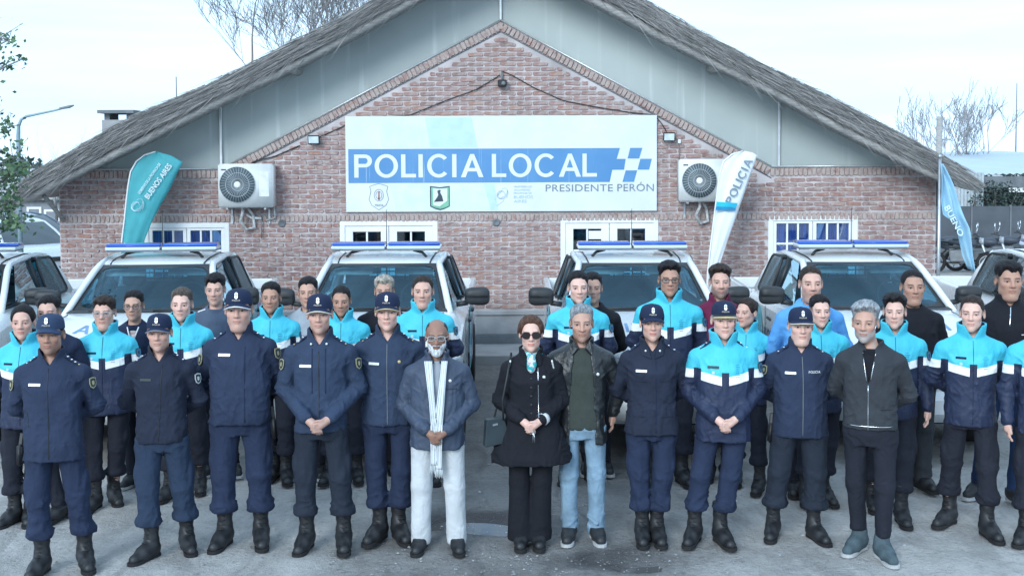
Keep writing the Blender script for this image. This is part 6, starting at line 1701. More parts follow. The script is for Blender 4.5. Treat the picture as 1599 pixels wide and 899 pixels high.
    if P.get('beard'):
        S = SDF(axis((-.09, .09, .006)), axis((-.13, .06, .006)), axis((-.16, .02, .006)))
        S.add(*ell((0, -.032, -.040), (.066 * fw, .068, .088)), k=.02); S.add(*ell((0, -.074, -.105), (.034, .026, .028)), k=.03)
        X, Y, Z = S.xs[:, None, None], S.ys[None, :, None], S.zs[None, None, :]
        S.F = S.F + .0016 * np.sin(210 * X + ph[0]) * np.sin(180 * Z + 100 * Y)
        S.F = np.maximum(S.F, Z + .052 - np.clip((np.abs(X) - .035), 0, 1) * 2.2 + 0 * Y); S.F = np.maximum(S.F, Y + .0 + 0 * X + 0 * Z - .01)
        S.F = np.maximum(S.F, -(np.sqrt((X / .026) ** 2 + ((Z + .063) / .011) ** 2) - 1) * .011 + 0 * Y)
        S.F = np.maximum(S.F, -(np.sqrt((X / .058) ** 2 + ((Y + .02) / .09) ** 2 + ((Z + .03) / .07) ** 2) - 1) * .05) if False else S.F
        S.add(*ell((0, -.099, -.048), (.026, .009, .0065)), k=.004)
        V, Q = S.mesh('beard', smooth=1); o = link('beard', mesh_np('beard', V, Q), HAIR[P['beard']], root); o.matrix_local = HM
    if P.get('cap'): add_cap(root, HM, P['cap'])
    if P.get('glasses'): glasses(root, HM, P['glasses'])
    # ---------------- footwear
    fk, fmat, smat = {'boot': ('boot', M_boot, M_sole), 'shoe': ('low', M_boot, M_sole), 'sneaker': ('low', M_black, M_dustsole), 'grey': ('ankle', M_greyboot, M_dustsole)}[P.get('shoes', 'boot')]
    for a, d in zip(ank, fy):
        w = R(d) - yaw; foot_obj(fk, fmat, smat, root, (a.x, a.y, .002), w, 1.0 * P.get('fs', 1.0))
    # ---------------- trousers
    tk = P.get('tr', 'bloused'); st_ = .010 if row == 1 else .0135
    xl = min(-.24, ank[0].x - .13); xh = max(.24, ank[1].x + .13); yl = min(-.20 - bl, ank[0].y - .13, ank[1].y - .13); yh = max(.20, ank[0].y + .14, ank[1].y + .14)
    T = SDF(axis((xl, xh, st_)), axis((yl, yh, st_)), axis((.03, 1.08, st_)))
    gg = (g + 1) / 2
    T.add(*loft([.78, .86, .95, 1.06], np.array([.155, .170, .165, .158]) * gg, np.array([.10, .118, .115, .108]) * gg, [0.005, .005, 0, -.3 * bl]), k=.03)
    lw = P.get('lw', 1.0); zc = .235 if tk == 'bloused' else P.get('zc', .045)
    for i, sx in enumerate((-1, 1)):
        a = ank[i]; hip = Vector((sx * .094 * gg, .0, .87)); an = Vector((a.x, a.y + .018, .12)); kn = hip.lerp(an, .5) + Vector((sx * .006, -.022, 0))
        r = {'bloused': (.087, .067, .061), 'straight': (.087, .070, .066), 'jeans': (.083, .061, .053), 'flare': (.088, .072, .105), 'slim': (.086, .060, .050)}[tk]
        r = [q * lw for q in r]
        T.add(*rc(hip, kn, r[0] * gg, r[1]), k=.016)
        if tk == 'bloused':
            cf = kn.lerp(an, .62); T.add(*rc(kn, cf, r[1], r[2] + .004), k=.02); T.add(*ell((cf.x, cf.y, .265), (.078 * lw, .080 * lw, .050)), k=.03)
        else:
            cf = Vector((an.x, an.y - .01, .06 + (zc - .045))); T.add(*rc(kn, cf, r[1], r[2]), k=.02)
        if P.get('cargo') and True:
            cp = hip.lerp(kn, .72); T.add(*ell((cp.x + sx * .068 * lw, cp.y + .01, cp.z), (.022, .055, .085)), k=.012)
    X, Y, Z = T.xs[:, None, None], T.ys[None, :, None], T.zs[None, None, :]
    W_ = P.get('wr', 1.0) * (.45 if tk == 'flare' else 1); sd = seed % 29; zf = .30 if tk == 'bloused' else .13
    def dr(x, y, z):
        sg = np.sign(x); wx = vn(x, y, z, (.12, .12, .12), sd + 1) - .5
        h = ridge(vn(x + .05 * wx, y, z + .35 * sg * x + .10 * wx, (.085, .085, .042), sd)) ** 5
        h2 = ridge(vn(x, y + .3 * z, z - .55 * sg * x + .12 * wx, (.07, .07, .05), sd + 3)) ** 5
        v = ridge(vn(x + .06 * wx, y, z, (.048, .055, .30), sd + 5)) ** 3
        low = np.exp(-((z - zf) / .085) ** 2); knee = np.exp(-((z - .50) / .08) ** 2); cr = np.exp(-((z - .80) / .07) ** 2)
        return W_ * (-.011 * h * (low * 1.25 + .55 * knee + .05) - .011 * h2 * (.8 * cr + .5 * knee + .5 * low + .06) - .006 * v * (1 - .7 * low) + .006 * (vn(x, y, z, (.10, .10, .13), sd + 7) - .5))
    drape(T, dr)
    T.F = np.maximum(T.F, np.broadcast_to(np.maximum(zc - Z, Z - min(1.05, max(P.get('hem', .8), P.get('ihem', 0)) + .03)), T.F.shape))
    V, Q = T.mesh('trousers', smooth=1); tr = link('trousers', mesh_np('trousers', V, Q), C_[P['trc']], root)
    # ---------------- upper garment
    jk = P['jk']; hem = P.get('hem', .80)
    sj = .0085 if row == 1 else .0115
    vee = P.get('vee', 1.415 if P['jk'] in ('navy', 'bomber', 'leather', 'slate') else 0)
    def torso(hem, off=0.0, collar=None, sleeves=True, armr=1.0, flare=0.0, seedo=0, opening=None, step=sj, amp=1.0):
        S = SDF(axis((-.42, .42, step)), axis((-.30 - bl, .30, step)), axis((hem - .05, 1.40, step), (1.40, 1.60, min(step, .0095))))
        zz = np.array([.55, .70, .78, .86, .95, 1.05, 1.15, 1.27, 1.36, 1.42, 1.455, 1.49])
        A = np.array([.185, .182, .179, .176, .170, .166, .170, .178, .170, .132, .092, .066]); Bq = np.array([.14, .135, .129, .128, .122, .117, .120, .124, .115, .098, .084, .068]); Cq = np.array([0, 0, 0, 0, 0, 0, 0, 0, .008, .015, .02, .022])
        if fem: A = A * np.interp(zz, [.8, 1.06, 1.25, 1.45], [1.0, .90, .93, .95]); Bq = Bq + .018 * np.exp(-((zz - 1.24) / .07) ** 2)
        A = A * (1 + (g - 1) * np.clip((1.45 - zz) / .3, 0, 1)) * np.interp(zz, [1.1, 1.4], [1, sw]); Bq = Bq * (1 + (g - 1) * 1.1 * np.clip((1.45 - zz) / .3, 0, 1))
        bb = bl * np.exp(-((zz - 1.03) / .16) ** 2); Bq = Bq + bb * .6; Cq = Cq - bb * .6
        if flare: A = A + flare * np.clip((1.08 - zz) / .4, 0, 1); Bq = Bq + flare * .5 * np.clip((1.08 - zz) / .4, 0, 1)
        A, Bq = A + off, Bq + off
        S.add(*loft(zz, A, Bq, Cq, p=2.35, z0=hem, z1=1.50), k=.01)
        for sx in (-1, 1):
            s_, e, w = J[sx]
            S.add(*rc((sx * .075, .016, 1.418), (sx * (shx - .004), .012, 1.352), .046 + off, .062 + off), k=.05)
            if sleeves:
                e_ = w if sleeves is True else e
                S.add(*rc(s_, e, (.063 + off) * armr, (.055 + off) * armr), k=.016)
                if sleeves is True: S.add(*rc(e, w + (w - e) * -.03, (.055 + off) * armr, (.043 + off) * armr), k=.018)
        X, Y, Z = S.xs[:, None, None], S.ys[None, :, None], S.zs[None, None, :]
        if opening is not None:      # open front: half width over height
            S.F = np.maximum(S.F, np.where(Y < .0, np.interp(Z, opening[0], opening[1]).astype(np.float32) - np.abs(X - opening[2]), -1.0) + 0 * Z)
        sd = seed % 29 + 2 * seedo
        def dr(x, y, z):
            ax = np.abs(x); arm = np.clip((ax - .185) / .03, 0, 1); wx = vn(x, y, z, (.11, .11, .11), sd + 2) - .5
            elb = arm * np.exp(-((z - 1.13) / .10) ** 2); cuf = arm * np.clip((1.02 - z) / .08, 0, 1)
            h = ridge(vn(x, y, z + .55 * ax * (1 - arm) + .10 * wx, (.075, .075, .038), sd)) ** 5
            h2 = ridge(vn(x + .05 * wx, y, z - .75 * ax, (.09, .09, .05), sd + 4)) ** 5
            v = ridge(vn(x + .07 * wx, y, z, (.05, .07, .24), sd + 6)) ** 3
            pit = np.exp(-((z - 1.29) / .08) ** 2 - ((ax - .16) / .06) ** 2); bot = (1 - arm) * np.exp(-((z - hem - .07) / .08) ** 2); mid = (1 - arm) * np.exp(-((z - 1.04) / .10) ** 2)
            return amp * (-.012 * h * (elb * 1.1 + cuf * .8 + .45 * mid + .35 * bot + .08) - .011 * h2 * (pit * 1.1 + .35 * mid + .4 * elb + .08) - .0075 * v * (1 - arm) * np.clip((1.38 - z) / .1, 0, 1) + .010 * (vn(x, y, z, (.10, .10, .12), sd + 9) - .5))
        drape(S, dr)
        if collar and vee: S.add(lambda X, Y, Z: np.maximum(np.abs(X) - .60 * (Z - vee), Y - .0) + 0 * Z, ((-.12, -.3, vee - .02), (.12, .05, 1.62)), .006, 's')
        # collar
        if collar:
            z0, z1, ra, rb, th = collar; crew = z1 < 1.47
            cz = 1.445
            def cf(X, Y, Z):
                t = np.clip((Z - z0) / (z1 - z0), 0, 1); a = ra + (rb - ra) * t; yc = .018 - .016 * t
                d = np.abs(np.sqrt(X ** 2 + ((Y - yc) / 1.04) ** 2) - a) - th
                slope = z1 + .10 * (Y - .0)              # lower at the front
                v = .006 + .62 * np.clip(Z - (z1 - .095), 0, 1) if not vee else .60 * np.clip(Z - vee, 0, 1)          # notch
                if P.get('zipped'): v = .003 + .18 * np.clip(Z - (z1 - .06), 0, 1)
                notch = np.where(Y < 0, v - np.abs(X), -1.0)
                if crew: notch = -1.0 + 0 * X
                return np.maximum(np.maximum(d, Z - slope), np.maximum(notch, z0 - Z))
            def hole(X, Y, Z):
                t = np.clip((Z - z0) / (z1 - z0), 0, 1); a = ra + (rb - ra) * t - th; yc = .018 - .016 * t
                return np.maximum(np.sqrt(X ** 2 + ((Y - yc) / 1.04) ** 2) - a, (1.435 if not crew else 1.41) - Z)
            S.add(hole, ((-.2, -.2, 1.40), (.2, .2, 1.62)), .004, 's')
            S.add(cf, ((-.2, -.2, z0 - .02), (.2, .2, z1 + .05)), .006)
        else:
            S.add(lambda X, Y, Z: np.maximum(np.sqrt(X ** 2 + (Y - .012) ** 2) - .072, 1.42 - Z + .25 * (Y)), ((-.2, -.2, 1.36), (.2, .2, 1.62)), .004, 's')
        return S
    def frontY(S, x, z):
        i = int(np.argmin(np.abs(S.xs - x))); k = int(np.argmin(np.abs(S.zs - z))); c = S.F[i, :, k]; j = np.argmax(c < 0)
        if not (c < 0).any(): return -.12
        if j == 0: return float(S.ys[0])
        a, b = c[j - 1], c[j]; return float(S.ys[j - 1] + (S.ys[j] - S.ys[j - 1]) * a / (a - b))
    def build(S, name, mat, attrs=None, parent=root):
        V, Q = S.mesh(name, smooth=1 if row == 1 else 2)
        at = None
        if jk == 'cyan':
            rr = np.sqrt(V[:, 0] ** 2 + (V[:, 1] - .01) ** 2); at = {'inn': ('FLOAT', ((V[:, 2] > 1.475) & (rr < .0895)).astype(np.float32))}
        return link(name, mesh_np(name, V, Q, attrs=at), mat, parent)
    col_ = {'stand': (1.43, 1.53, .082, .079, .008), 'cyan': (1.43, 1.550, .085, .098, .009), 'low': (1.43, 1.50, .080, .078, .008), 'shirt': (1.43, 1.52, .080, .084, .009), 'crew': (1.405, 1.466, .082, .073, .009), None: None}
    ck = P.get('collar', {'navy': 'stand', 'cyan': 'cyan', 'bomber': 'low', 'coat': 'shirt', 'maroon': 'stand', 'halfzip': 'stand', 'hoodie': 'crew', 'tee': 'crew', 'sweater': 'crew', 'leather': 'shirt', 'slate': 'shirt'}.get(jk))
    jm = C_[P.get('jc', 'cloth_navy')] if jk != 'cyan' else C_['cyan']
    fl_ = P.get('flare', 0.0)
    op = P.get('open')
    if vee and not P.get('inner') and row == 1: P = dict(P, inner='cloth_black', icollar=False, ihem=1.15)
    if op or P.get('inner'):
        ih = P.get('ihem', hem + .08)
        SI = torso(ih, P.get('ioff', -.022), (1.395, 1.455, .076, .070, .007) if P.get('icollar', True) else None, 'upper', .86, step=.0145, seedo=1, amp=.5); build(SI, P.get('iname', 'shirt'), C_[P.get('inner', 'cloth_black')])
    S = torso(hem, 0.0, col_[ck], True if jk != 'tee' else ('upper'), P.get('armr_', 1.0), fl_, opening=op)
    jname = {'navy': 'jacket', 'cyan': 'jacket', 'bomber': 'bomber_jacket', 'coat': 'coat', 'leather': 'leather_jacket', 'slate': 'jacket', 'hoodie': 'hoodie', 'tee': 't_shirt', 'sweater': 'sweater', 'maroon': 'pullover', 'halfzip': 'pullover'}[jk]
    jo = build(S, jname, jm)
    ex = P.get('ex', ())
    def strip(x0, z0, x1, z1, mat, name, r=.0035, n=14, dy=-.002):
        m = MB(); m.tube([(x0 + (x1 - x0) * t, frontY(S, x0 + (x1 - x0) * t, z0 + (z1 - z0) * t) + dy, z0 + (z1 - z0) * t) for t in np.linspace(0, 1, n)], r, 5); return m.build(name, mat, jo)
    def plate(x, z, w, h, mat, name, lift=.003, parent=None, tilt=0.0):
        y = frontY(S, x, z); yl_, yr_ = frontY(S, x - .03, z), frontY(S, x + .03, z); yu, yd = frontY(S, x, z + .03), frontY(S, x, z - .03)
        a = math.atan2(yr_ - yl_, .06); b = -math.atan2(yu - yd, .06)
        m = MB(); m.cbox((0, 0, 0), (w, .004, h)); o = m.build(name, mat, parent or jo, bevel=.0012); o.location = (x, y - lift, z); o.rotation_euler = Euler((b * -1 if False else -math.atan2(yu - yd, .06) * -1 * -1, tilt, a), 'XYZ'); return o
    def zipper(z0=None, z1=1.43, mat=M_black, r=.003): return strip(0, hem + .012 if z0 is None else z0, 0, z1, mat, 'zip', r, 22)
    def epaulettes(pips, mat=C_['cap_navy']):
        for sx in (-1, 1):
            m = MB(); A = []
            for t in np.linspace(0, 1, 7):
                xx = sx * (.092 + .108 * t); i = int(np.argmin(np.abs(S.xs - xx))); j = int(np.argmin(np.abs(S.ys + .0))); c = S.F[i, j]; c = np.where(S.zs > 1.465 - .75 * (abs(xx) - .092), 1.0, c); k = len(c) - 1 - int(np.argmax(c[::-1] < 0)); A.append((xx, S.zs[min(k + 1, len(S.zs) - 1)] + .002))
            m.grid([[(x_, yy, z_ + (.003 if abs(yy + .002) < .02 else -.004)) for yy in (-.030, -.016, .012, .026)] for x_, z_ in A]); o = m.build('epaulette', mat, jo); md = o.modifiers.new('t', 'SOLIDIFY'); md.thickness = .006; md.offset = 0
            for q in range(pips):
                t = (q + .7) / (pips + .6); i = t * 6; a_, b_ = A[int(i)], A[min(6, int(i) + 1)]; u = i - int(i); xx, z_ = a_[0] + (b_[0] - a_[0]) * u, a_[1] + (b_[1] - a_[1]) * u
                m = MB(); m.lathe([(.0095, 0), (.0075, .004), (.001, .006)], 8, Matrix.Translation((xx, -.012, z_ + .006))); m.build('pip', M_silver if q < pips - 1 or pips < 3 else M_gold, o)
    def arm_badge(side, mats=(M_badge2, M_badge), z=1.275, w=.058, h=.078, fwd=.62):
        s_, e, _ = J[side]; t = (1.345 - z) / max(.05, 1.345 - e[2]); c = s_ + (e - s_) * t; d = np.array((side * math.cos(fwd), -math.sin(fwd), .12)); d /= np.linalg.norm(d)
        Zv = Vector(d); X_ = Vector((0, 0, 1)).cross(Zv).normalized(); Yv = Zv.cross(X_); M = Matrix((X_, Yv, Zv)).transposed().to_4x4(); rr = .066 - .009 * t + P.get('ab', .004); M.translation = Vector(c) + Zv * rr
        sh = [(0, -.5), (.36, -.34), (.5, -.05), (.46, .42), (0, .5), (-.46, .42), (-.5, -.05), (-.36, -.34)]
        m = MB(); m.prism([(a * w, b * h) for a, b in sh], 0, .004, 'xy'); o = m.build('shoulder_patch', mats[0], jo); o.matrix_local = M
        m = MB(); m.prism([(a * w * .80, b * h * .82) for a, b in sh], .0041, .0056, 'xy'); c2 = m.build('patch_field', mats[1], o)
        m = MB(); m.prism([(a * w * .34, b * h * .40) for a, b in sh], .0057, .0068, 'xy'); m.build('patch_emblem', mats[0], o)
    for e in ex:
        k = e[0]
        if k == 'name': plate(e[1] if len(e) > 1 else -.085, e[2] if len(e) > 2 else 1.285, .082, .018, e[3] if len(e) > 3 else M_silver, 'name_plate', lift=.005)
        elif k == 'tape': plate(-.085, 1.305, .075, .017, C_['cap_navy'], 'name_tape')
        elif k == 'fineprint':
            for q in range(7): plate(.085, 1.315 - .014 * q, .030 if q not in (1, 5) else .040, .0028, pm('print_blue', (.02, .14, .30), .6), 'jacket_print', lift=.0015)
        elif k == 'crestprint': plate(-.085, 1.262, .02, .02, M_faint, 'crest_print', lift=.001)
        elif k == 'zip': zipper(*e[1:])
        elif k == 'epa': epaulettes(e[1])
        elif k == 'badge': arm_badge(e[1], *(e[2:]))
        elif k == 'pin': m = MB(); y = frontY(S, e[1], e[2]); m.lathe([(.013, 0), (.010, .004)], 10, Matrix.Translation((e[1], y - .001, e[2])) @ Matrix.Rotation(R(90), 4, 'X')); m.build('pin', e[3], jo)
        elif k == 'POLICIA':
            o = link('lettering', mcopy(g_, M_white), None, jo, loc=(e[1], frontY(S, e[1], e[2]) - .006, e[2]), sc=(1.9, 1, 2.2)); a = math.atan2(frontY(S, e[1] + .04, e[2]) - frontY(S, e[1] - .04, e[2]), .08); o.rotation_euler = (0, 0, a)
        elif k == 'placket': strip(e[1], hem + .01, e[1] * .7, 1.40, C_['cap_navy'], 'placket', .003, 18)
        elif k == 'line': strip(*e[1:5], e[5], 'seam', e[6] if len(e) > 6 else .0028, 10)
        elif k == 'stripe':      # plain band across the garment front
            strip(*e[1:5], e[5], 'trim', e[6], 16)
        elif k == 'pocket': plate(e[1], e[2], .085, .010, jm, 'pocket_flap', lift=.004)
        elif k == 'collartab':
            for sx in (-1, 1):
                m = MB(); y0 = frontY(S, sx * .055, 1.42); m.lathe([(.009, 0), (.006, .004)], 8, Matrix.Translation((sx * .052, y0 - .012, 1.43)) @ Matrix.Rotation(R(90), 4, 'X')); m.build('collar_badge', M_silver, jo)
        elif k == 'lapels':
            for sx in (-1, 1):
                P3 = [(sx * .012, 1.375), (sx * .075, 1.40), (sx * .088, 1.455), (sx * .058, 1.50), (sx * .03, 1.45)]; m = MB()
                m.add([(a, min(frontY(S, a, min(b, 1.44)), -.04 if b > 1.44 else 1) - .010, b) for a, b in P3], [tuple(range(5))]); o = m.build('collar_flap', jm, jo); md = o.modifiers.new('t', 'SOLIDIFY'); md.thickness = .007; md.offset = 0
        elif k == 'hood':
            m = MB(); m.tube([(.078 * math.cos(t) * 1.1, .03 + .075 * math.sin(t) * 1.05, 1.445 + .03 * math.sin(t)) for t in np.linspace(-.9, math.pi + .9, 20)], .030, 10); m.build('hood', jm, jo)
        elif k == 'holster':
            sx = e[1]; m = MB(); m.cbox((0, 0, -.05), (.04, .055, .15)); o = m.build('holster', M_boot, root, bevel=.012, seg=2); o.location = (sx * (.185 * gg + .02), -.03, .86); o.rotation_euler = (R(6), R(-4 * sx), R(10 * sx))
            m = MB(); m.cbox((0, .01, .055), (.028, .035, .09), Matrix.Rotation(R(-18), 4, 'X')); m.build('pistol_grip', M_black, o, bevel=.006)
        elif k == 'word':
            me_ = text_mesh(e[1], .055, .001); me_ = mcopy(me_, e[4]); o = link('lettering', me_, None, jo, loc=(e[2], frontY(S, e[2], e[3]) - .004, e[3]), rot=(R(90), 0, 0))
        elif k == 'scarf':
            for sx in (-1, 1):
                zs_ = np.linspace(1.455, .66 if sx > 0 else .69, 40); m = MB(); m.smooth = True; rows = []
                for z_ in zs_:
                    t = (1.455 - z_) / .8; cx = sx * (.056 - .05 * min(1, t * 1.6)) + (.004 if sx > 0 else -.006) + .012 * max(0, t - .5) * sx; w = .052 - .008 * math.sin(t * 7 + sx)
                    rw = []
                    for q in np.linspace(-.5, .5, 7):
                        xx = cx + q * w; yy = (frontY(S, xx, max(z_, hem + .02)) if z_ > hem + .01 else min(frontY(S, xx, hem + .03), frontY(S, 0, hem + .03)) + .012) - .014 - .005 * math.cos(q * 12 + t * 9) - (.012 if sx > 0 else .003)
                        rw.append((xx, min(yy, -.105 - .06 * min(1, t * 4)), z_))
                    rows.append(rw)
                m.grid(rows); o = m.build('scarf', M_scarf, root)
                uv = o.data.uv_layers.new(name='UVMap')
                for lp in o.data.loops:
                    vi = lp.vertex_index; uv.data[lp.index].uv = ((vi % 7) / 6.0, (vi // 7) / 40)
                md = o.modifiers.new('t', 'SOLIDIFY'); md.thickness = .007; md.offset = 0
                for q in range(9):
                    m = MB(); b = rows[-1][min(6, q * 6 // 8)]; m.tube([b, (b[0] + .002 * (q - 4), b[1] - .004, b[2] - .055 - .006 * (q % 3))], .0032, 4); m.build('tassel', C_['knit_scarf'], o)
        if k in ('scarf',):
            S2 = SDF(axis((-.12, .12, .009)), axis((-.14, .12, .009)), axis((1.38, 1.56, .009)))
            S2.add(lambda X, Y, Z: np.sqrt((np.sqrt(X ** 2 + (Y - .012) ** 2) - .069) ** 2 + ((Z - 1.468 - .32 * (Y - .012)) * .55) ** 2) - .017, ((-.2, -.2, 1.35), (.2, .2, 1.6)), .02)
            S2.add(lambda X, Y, Z: np.maximum(np.abs(X) - .035, Y + .02) + 0 * Z, ((-.06, -.2, 1.36), (.06, 0, 1.56)), .01, 's')
            V, Q = S2.mesh('s'); link('scarf_loop', mesh_np('scarf_loop', V, Q), C_['knit_scarf'], root)
        elif k == 'neckscarf':
            S2 = SDF(axis((-.12, .12, .009)), axis((-.16, .12, .009)), axis((1.30, 1.56, .009)))
            def tor(X, Y, Z): return np.sqrt((np.sqrt(X ** 2 + (Y - .012) ** 2) - .070) ** 2 + ((Z - 1.475 - .25 * (Y - .012)) * .7) ** 2) - .021
            S2.add(tor, ((-.2, -.2, 1.35), (.2, .2, 1.6)), .02); S2.add(*ell((0, -.125, 1.415), (.038, .024, .075)), k=.03)
            X, Y, Z = S2.xs[:, None, None], S2.ys[None, :, None], S2.zs[None, None, :]; S2.F = S2.F + .004 * np.sin(60 * X + 40 * Z + ph[0]) * np.sin(50 * Y + 30 * Z)
            V, Q = S2.mesh('s'); link('neck_scarf', mesh_np('neck_scarf', V, Q), M_silk, root)
        elif k == 'bag':
            m = MB(); m.prism([(-.105, -.10), (.105, -.115), (.080, .085), (-.055, .10)], -.035, .035); o = m.build('handbag', pm('bag_leather', (.030, .042, .050), .4), root, bevel=.006); o.location = (-.275, -.09, .905); o.rotation_euler = (0, R(-10), R(18))
            m = MB(); m.tube([(-.21, -.13, .99), (-.215, -.145, 1.15), (-.18, -.13, 1.32), (-.15, -.03, 1.478), (-.15, .06, 1.45), (-.22, .13, 1.2), (-.28, -.02, .99)], .008, 6); m.build('strap', M_boot, o, ) ; o.children[0].matrix_local = (Matrix.LocRotScale(o.location, o.rotation_euler, None)).inverted()
            m = MB(); m.box((-.02, -.042, .045), (.02, -.0355, .06)); m.build('clasp', M_chrome, o)
        elif k == 'cuff':
            s_, e_, w = J[1]; d = Vector(e_ - w).normalized(); p = Vector(w); m = MB(); m.tube([p + d * .03, p - d * .004], .050, 12); m.build('shirt_cuff', C_['cloth_white'], root)
        elif k == 'keys':
            m = MB(); y = -.25; m.tube([(.01, y + .02, .90 + hz), (.012, y, .85 + hz), (.008, y, .80 + hz)], .004, 5); m.tube([(.02, y + .02, .88 + hz), (.022, y, .80 + hz)], .003, 4); m.build('keys', M_chrome, root)
        elif k == 'buttons':
            for q in range(5): m = MB(); z_ = 1.30 - .065 * q; m.lathe([(.010, 0), (.009, .004)], 8, Matrix.Translation((.0, frontY(S, 0, z_) - .001, z_)) @ Matrix.Rotation(R(90), 4, 'X')); m.build('button', M_black, jo)
        elif k == 'chains':
            for sx in (-1, 1):
                m = MB(); m.tube([(sx * (.155 + .02 * t), -.075 + .03 * t, 1.43 - .09 * t) for t in np.linspace(0, 1, 6)], .007, 6); m.build('shoulder_chain', M_silver, jo)
    return root
CY = dict(jk='cyan', hem=.79, trc='cloth_trouser_dark', ex=(('tape',), ('fineprint',), ('crestprint',), ('line', .0, .82, 0, 1.43, C_['cap_navy'], .002), ('badge', 1, (M_badge, M_patch))), cargo=True)
def cyp(**k): d = dict(CY); d.update(k); return d
def nav(**k): d = dict(jk='navy', hem=.80, trc='cloth_trouser_navy', cargo=True, row=1); d.update(k); return d
EPA = ('epa', 2)
